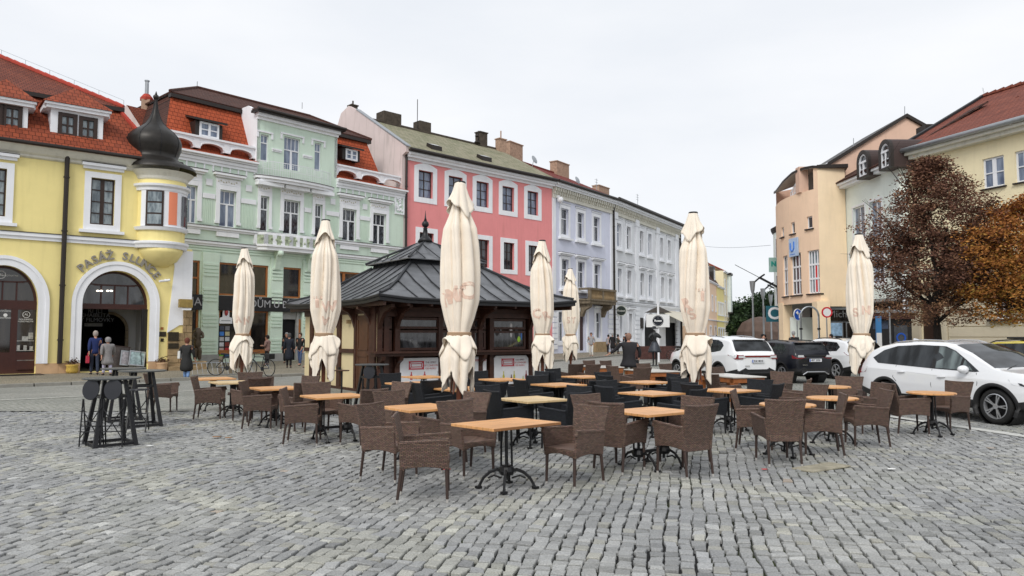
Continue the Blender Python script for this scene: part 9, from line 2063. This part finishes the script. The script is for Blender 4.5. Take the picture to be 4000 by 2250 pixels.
skinmesh([(0, 0, .9), (0, 0, 1.25), (0, 0, 1.5), (0, 0, 1.68), (0, .1, .5), (0, .1, .05), (0, -.1, .5), (0, -.1, .05), (.02, .2, 1.4), (.12, .24, 1.15), (.28, .05, 1.2), (.02, -.2, 1.4), (.1, -.26, 1.15), (.26, -.1, 1.1)], [(0, 1), (1, 2), (2, 3), (0, 4), (4, 5), (0, 6), (6, 7), (2, 8), (8, 9), (9, 10), (2, 11), (11, 12), (12, 13)], [.17, .16, .1, .11, .12, .1, .12, .1, .09, .06, .04, .09, .06, .04], 'figure', M_['bronzeb'], S, 1)
mb = MB(); mb.box(-.4, .4, -.4, .4, -.4, 0); mb.obj('plinth', M_['stone'], S, bevel=.02)
# ================================================================ BICYCLES, RACK, SIGNS, POTS, BOARDS
def bicycle(p, rz, lab, c, basket=False):
    t = thing('bicycle', lab, 'bicycle', (p.x, p.y, p.z), rz); fm_ = mat('bike_frame', c, .4, var=0)
    for x in (-.52, .52):
        mb = MB(); mb.M = Matrix.Translation((x, 0, .34)) @ Matrix.Rotation(R(90), 4, 'X'); n = 28; mb.tube([(.33*math.cos(2*math.pi*k/n), .33*math.sin(2*math.pi*k/n), 0) for k in range(n+1)], .018, 6, caps=False); w_ = mb.obj('wheel', tyre, t)
        mb = MB(); mb.M = Matrix.Translation((x, 0, .34)) @ Matrix.Rotation(R(90), 4, 'X')
        for k in range(10): a = 2*math.pi*k/10; mb.tube([(0, 0, .0), (.32*math.cos(a), .32*math.sin(a), 0)], .0035, 3)
        mb.obj('spokes', M_['galv'], w_)
    mb = MB(); bb = (-.08, 0, .30); st = (-.2, 0, .78); hdt = (.33, 0, .82); fk = (.52, 0, .34); rr_ = (-.52, 0, .34)
    for a, b in ((bb, st), (bb, (.36, 0, .66)), (st, (.33, 0, .78)), (rr_, bb), (rr_, (-.19, 0, .74)), (hdt, fk)): mb.tube([a, b], .016, 6)
    mb.obj('frame', fm_, t); mb = MB(); mb.tube([(.30, -.24, .98), (.36, -.08, .95), (.36, .08, .95), (.30, .24, .98)], .013, 6); mb.tube([(.36, 0, .95), hdt], .014, 6); mb.obj('handlebar', M_['black'], t)
    mb = MB(); mb.prism([(-.33, .84), (-.06, .86), (-.08, .90), (-.33, .92)], -.06, .06); mb.tube([(-.21, 0, .76), (-.22, 0, .86)], .014, 6); mb.obj('saddle', M_['black'], t, bevel=.015); mb = MB(); mb.M = Matrix.Translation((-.08, -.04, .30)) @ Matrix.Rotation(R(90), 4, 'X'); mb.lathe([(.09, -.004), (.09, .004)], 16); mb.obj('chainring', M_['black'], t)
    if basket: mb = MB(); mb.box(-.68, -.42, -.16, .16, .70, .92); mb.obj('rear_bag', M_['black'], t, bevel=.03)
bz = gz(895, 1466); bicycle(bz, R(12), 'dark bicycle standing left behind the leftmost parasol', (.02, .02, .022))
bz = gz(1015, 1470); bicycle(bz, R(150), 'dark bicycle with rear bag right of the leftmost parasol', (.015, .02, .03), True)
bz = W((2650-2000)/F*50, 50); bz.z = .1; bicycle(bz, R(10), 'pale bicycle leaning by the tavern terrace', (.35, .34, .33))
p = gz(840, 1464); t = thing('bicycle_rack', 'low galvanised bicycle rack left of the parked bicycles', 'bicycle rack', (p.x, p.y, p.z), R(35)); mb = MB()
mb.tube([(-1.0, 0, .02), (-1.0, .0, .5), (1.6, 0, .5), (1.6, 0, .02)], .018, 6)
for k in range(13): mb.tube([(-.95+.2*k, 0, .5), (-.95+.2*k, -.35, .02)], .009, 5)
mb.tube([(-1.0, -.35, .02), (1.6, -.35, .02)], .014, 6); mb.obj('rack_bars', M_['galv'], t)
for px in (862, 903): p = gz(px, 1458); mb = MB(); mb.box(-.08, .08, -.06, .06, 0, .75); o = mb.obj('wooden_post', mat('grey_timber_post', (.16, .13, .09), .9, n1=7, var=.3)); o.location = p; tag(o, 'weathered square timber post, %s of the two at the bicycle rack' % ('left' if px < 880 else 'right'), 'post')
Yd = 49.5; a = atY(2524, 1228, Yd); b = atY(2615, 1278, Yd); T = thing('tavern_sign_board', 'white rectangular sign with dark round Rosen emblem above the statue', 'sign', ((a.x+b.x)/2, Yd, 0)); hw_, z0, z1 = (b.x-a.x)/2, b.z, a.z
mb = MB(); mb.box(-hw_, hw_, -.06, .06, z0, z1); mb.obj('board', wsm, T); mb = MB(); mb.tube([(.05, .1, 0), (.05, .1, z1+.7)], .07, 8); mb.obj('pole', M_['whiteframe'], T)
zc = (z0+z1)/2; rd = (z1-z0)*.42; mb = MB(); disc(mb, (0, zc), .001, rd*.86, -.08, -.06); em = mb.obj('emblem_disc', mat('emblem_dark', (.012, .014, .022), .4, var=0), T); mb = MB(); disc(mb, (0, zc), rd*.93, rd, -.08, -.06); mb.obj('emblem_ring', M_['black'], em)
mb = MB(); mb.box(-rd*.98, rd*.98, -.10, -.081, zc-rd*.24, zc+rd*.24); mb.obj('emblem_band', mat('emblem_dark2', (.012, .014, .022), .4, var=0), em); text('Rosen', rd*.55, 0, -.11, zc, wsm, em, 'emblem_lettering', ext=.003, bold=.008)
text('III', rd*.25, 0, -.09, zc+rd*.5, M_['galv'], em, 'emblem_mark', ext=.003)
p = W((2568-2000)/F*56, 56); t = thing('dark_terrace_awning', 'dark pitched terrace canopy behind the white tavern sign', 'awning', (p.x, p.y, 0), fw.rz*.2)
mb = MB(); mb.add([(-.75, -.6, 3.5), (.95, -.6, 3.5), (.95, .6, 3.5), (-.75, .6, 3.5), (.1, 0, 4.0)], [(0, 1, 4), (1, 2, 4), (2, 3, 4), (3, 0, 4), (3, 2, 1, 0)]); mb.obj('canopy', awd, t); mb = MB(); mb.tube([(.1, 0, 0), (.1, 0, 4.4)], .05, 8); mb.obj('pole', M_['whiteframe'], t)
for k in range(2): mb = MB(); mb.box(-2.6+k*3.2, .5+k*3.2, -2.2, -2.1, .05, 1.0); mb.obj('terrace_screen', mat('dark_red_hedge%d' % k, ((.09, .04, .035) if k == 0 else (.03, .026, .024)), .9, n1=5, var=.5), t)
for px, lab in ((276, 'yellow draped flower pot with brown plants left of the passage'), (625, 'small flower pot with brown plants right of the passage')):
    p = gz(px, 1466 if px < 400 else 1440); p = fy.P0+fy.u*fy.S(px, 1440)-fy.b*.35; t = thing('flower_pot', lab, 'plant pot', (p.x, p.y, .12)); mb = MB(); mb.lathe([(.20, 0), (.24, .12), (.22, .3), (.27, .36), (.22, .37)], 14); mb.obj('pot', mat('yellow_cloth_pot', (.62, .42, .09), .9, n1=9, var=.3, bump=(20, .8)) if px < 400 else M_['stone2'], t, smooth=True)
    P = [(rng.gauss(0, .13), rng.gauss(0, .1), .42+abs(rng.gauss(0, .09))) for _ in range(160)]; leaves('dry_plant', t, P, .03, leafmat('dry_plant', [(.04, .02, .015), (.12, .06, .04), (.1, .08, .03)]), 3, np.random.RandomState(2).rand(160))
for k, (px, c_) in enumerate(((470, (.07, .055, .05)), (503, (.35, .33, .36)), (533, (.30, .40, .42)))):
    s_ = fy.S(px, 1420, -.05); p = fy.P0+fy.u*s_+fy.b*(.5-.2*k); t = thing('poster_stand', ['dark tilted poster board leaning in the passage arch', 'framed picture stand in the passage arch, middle one', 'pale green framed poster stand at the right of the passage arch'][k], 'poster stand', (p.x, p.y, .12), fy.rz)
    mb = MB(); mb.M = Matrix.Rotation(R(-14), 4, 'X') @ Matrix.Rotation(R(8), 4, 'Y'); w_ = .42 if k == 0 else .34; zb_ = .25 if k else .05; zt2 = .95 if k else 1.2; mb.rect(-w_, w_, zb_, zt2, .05, -.02, .02); o = mb.obj('frame', M_['galv'] if k else M_['brownframe'], t); T2 = mb.M
    mb = MB(); mb.M = T2; mb.box(-w_+.04, w_-.04, -.005, .005, zb_+.04, zt2-.04); mb.obj('picture', mat('picture_%d' % k, c_, .5, n1=5, var=.7), t)
    mb = MB(); mb.tube([(-w_+.05, .0, 0), (-w_+.1, .25, 1.0)], .02, 4); mb.tube([(w_-.05, .0, 0), (w_-.1, .25, 1.0)], .02, 4); mb.obj('stand_legs', M_['black'], t)
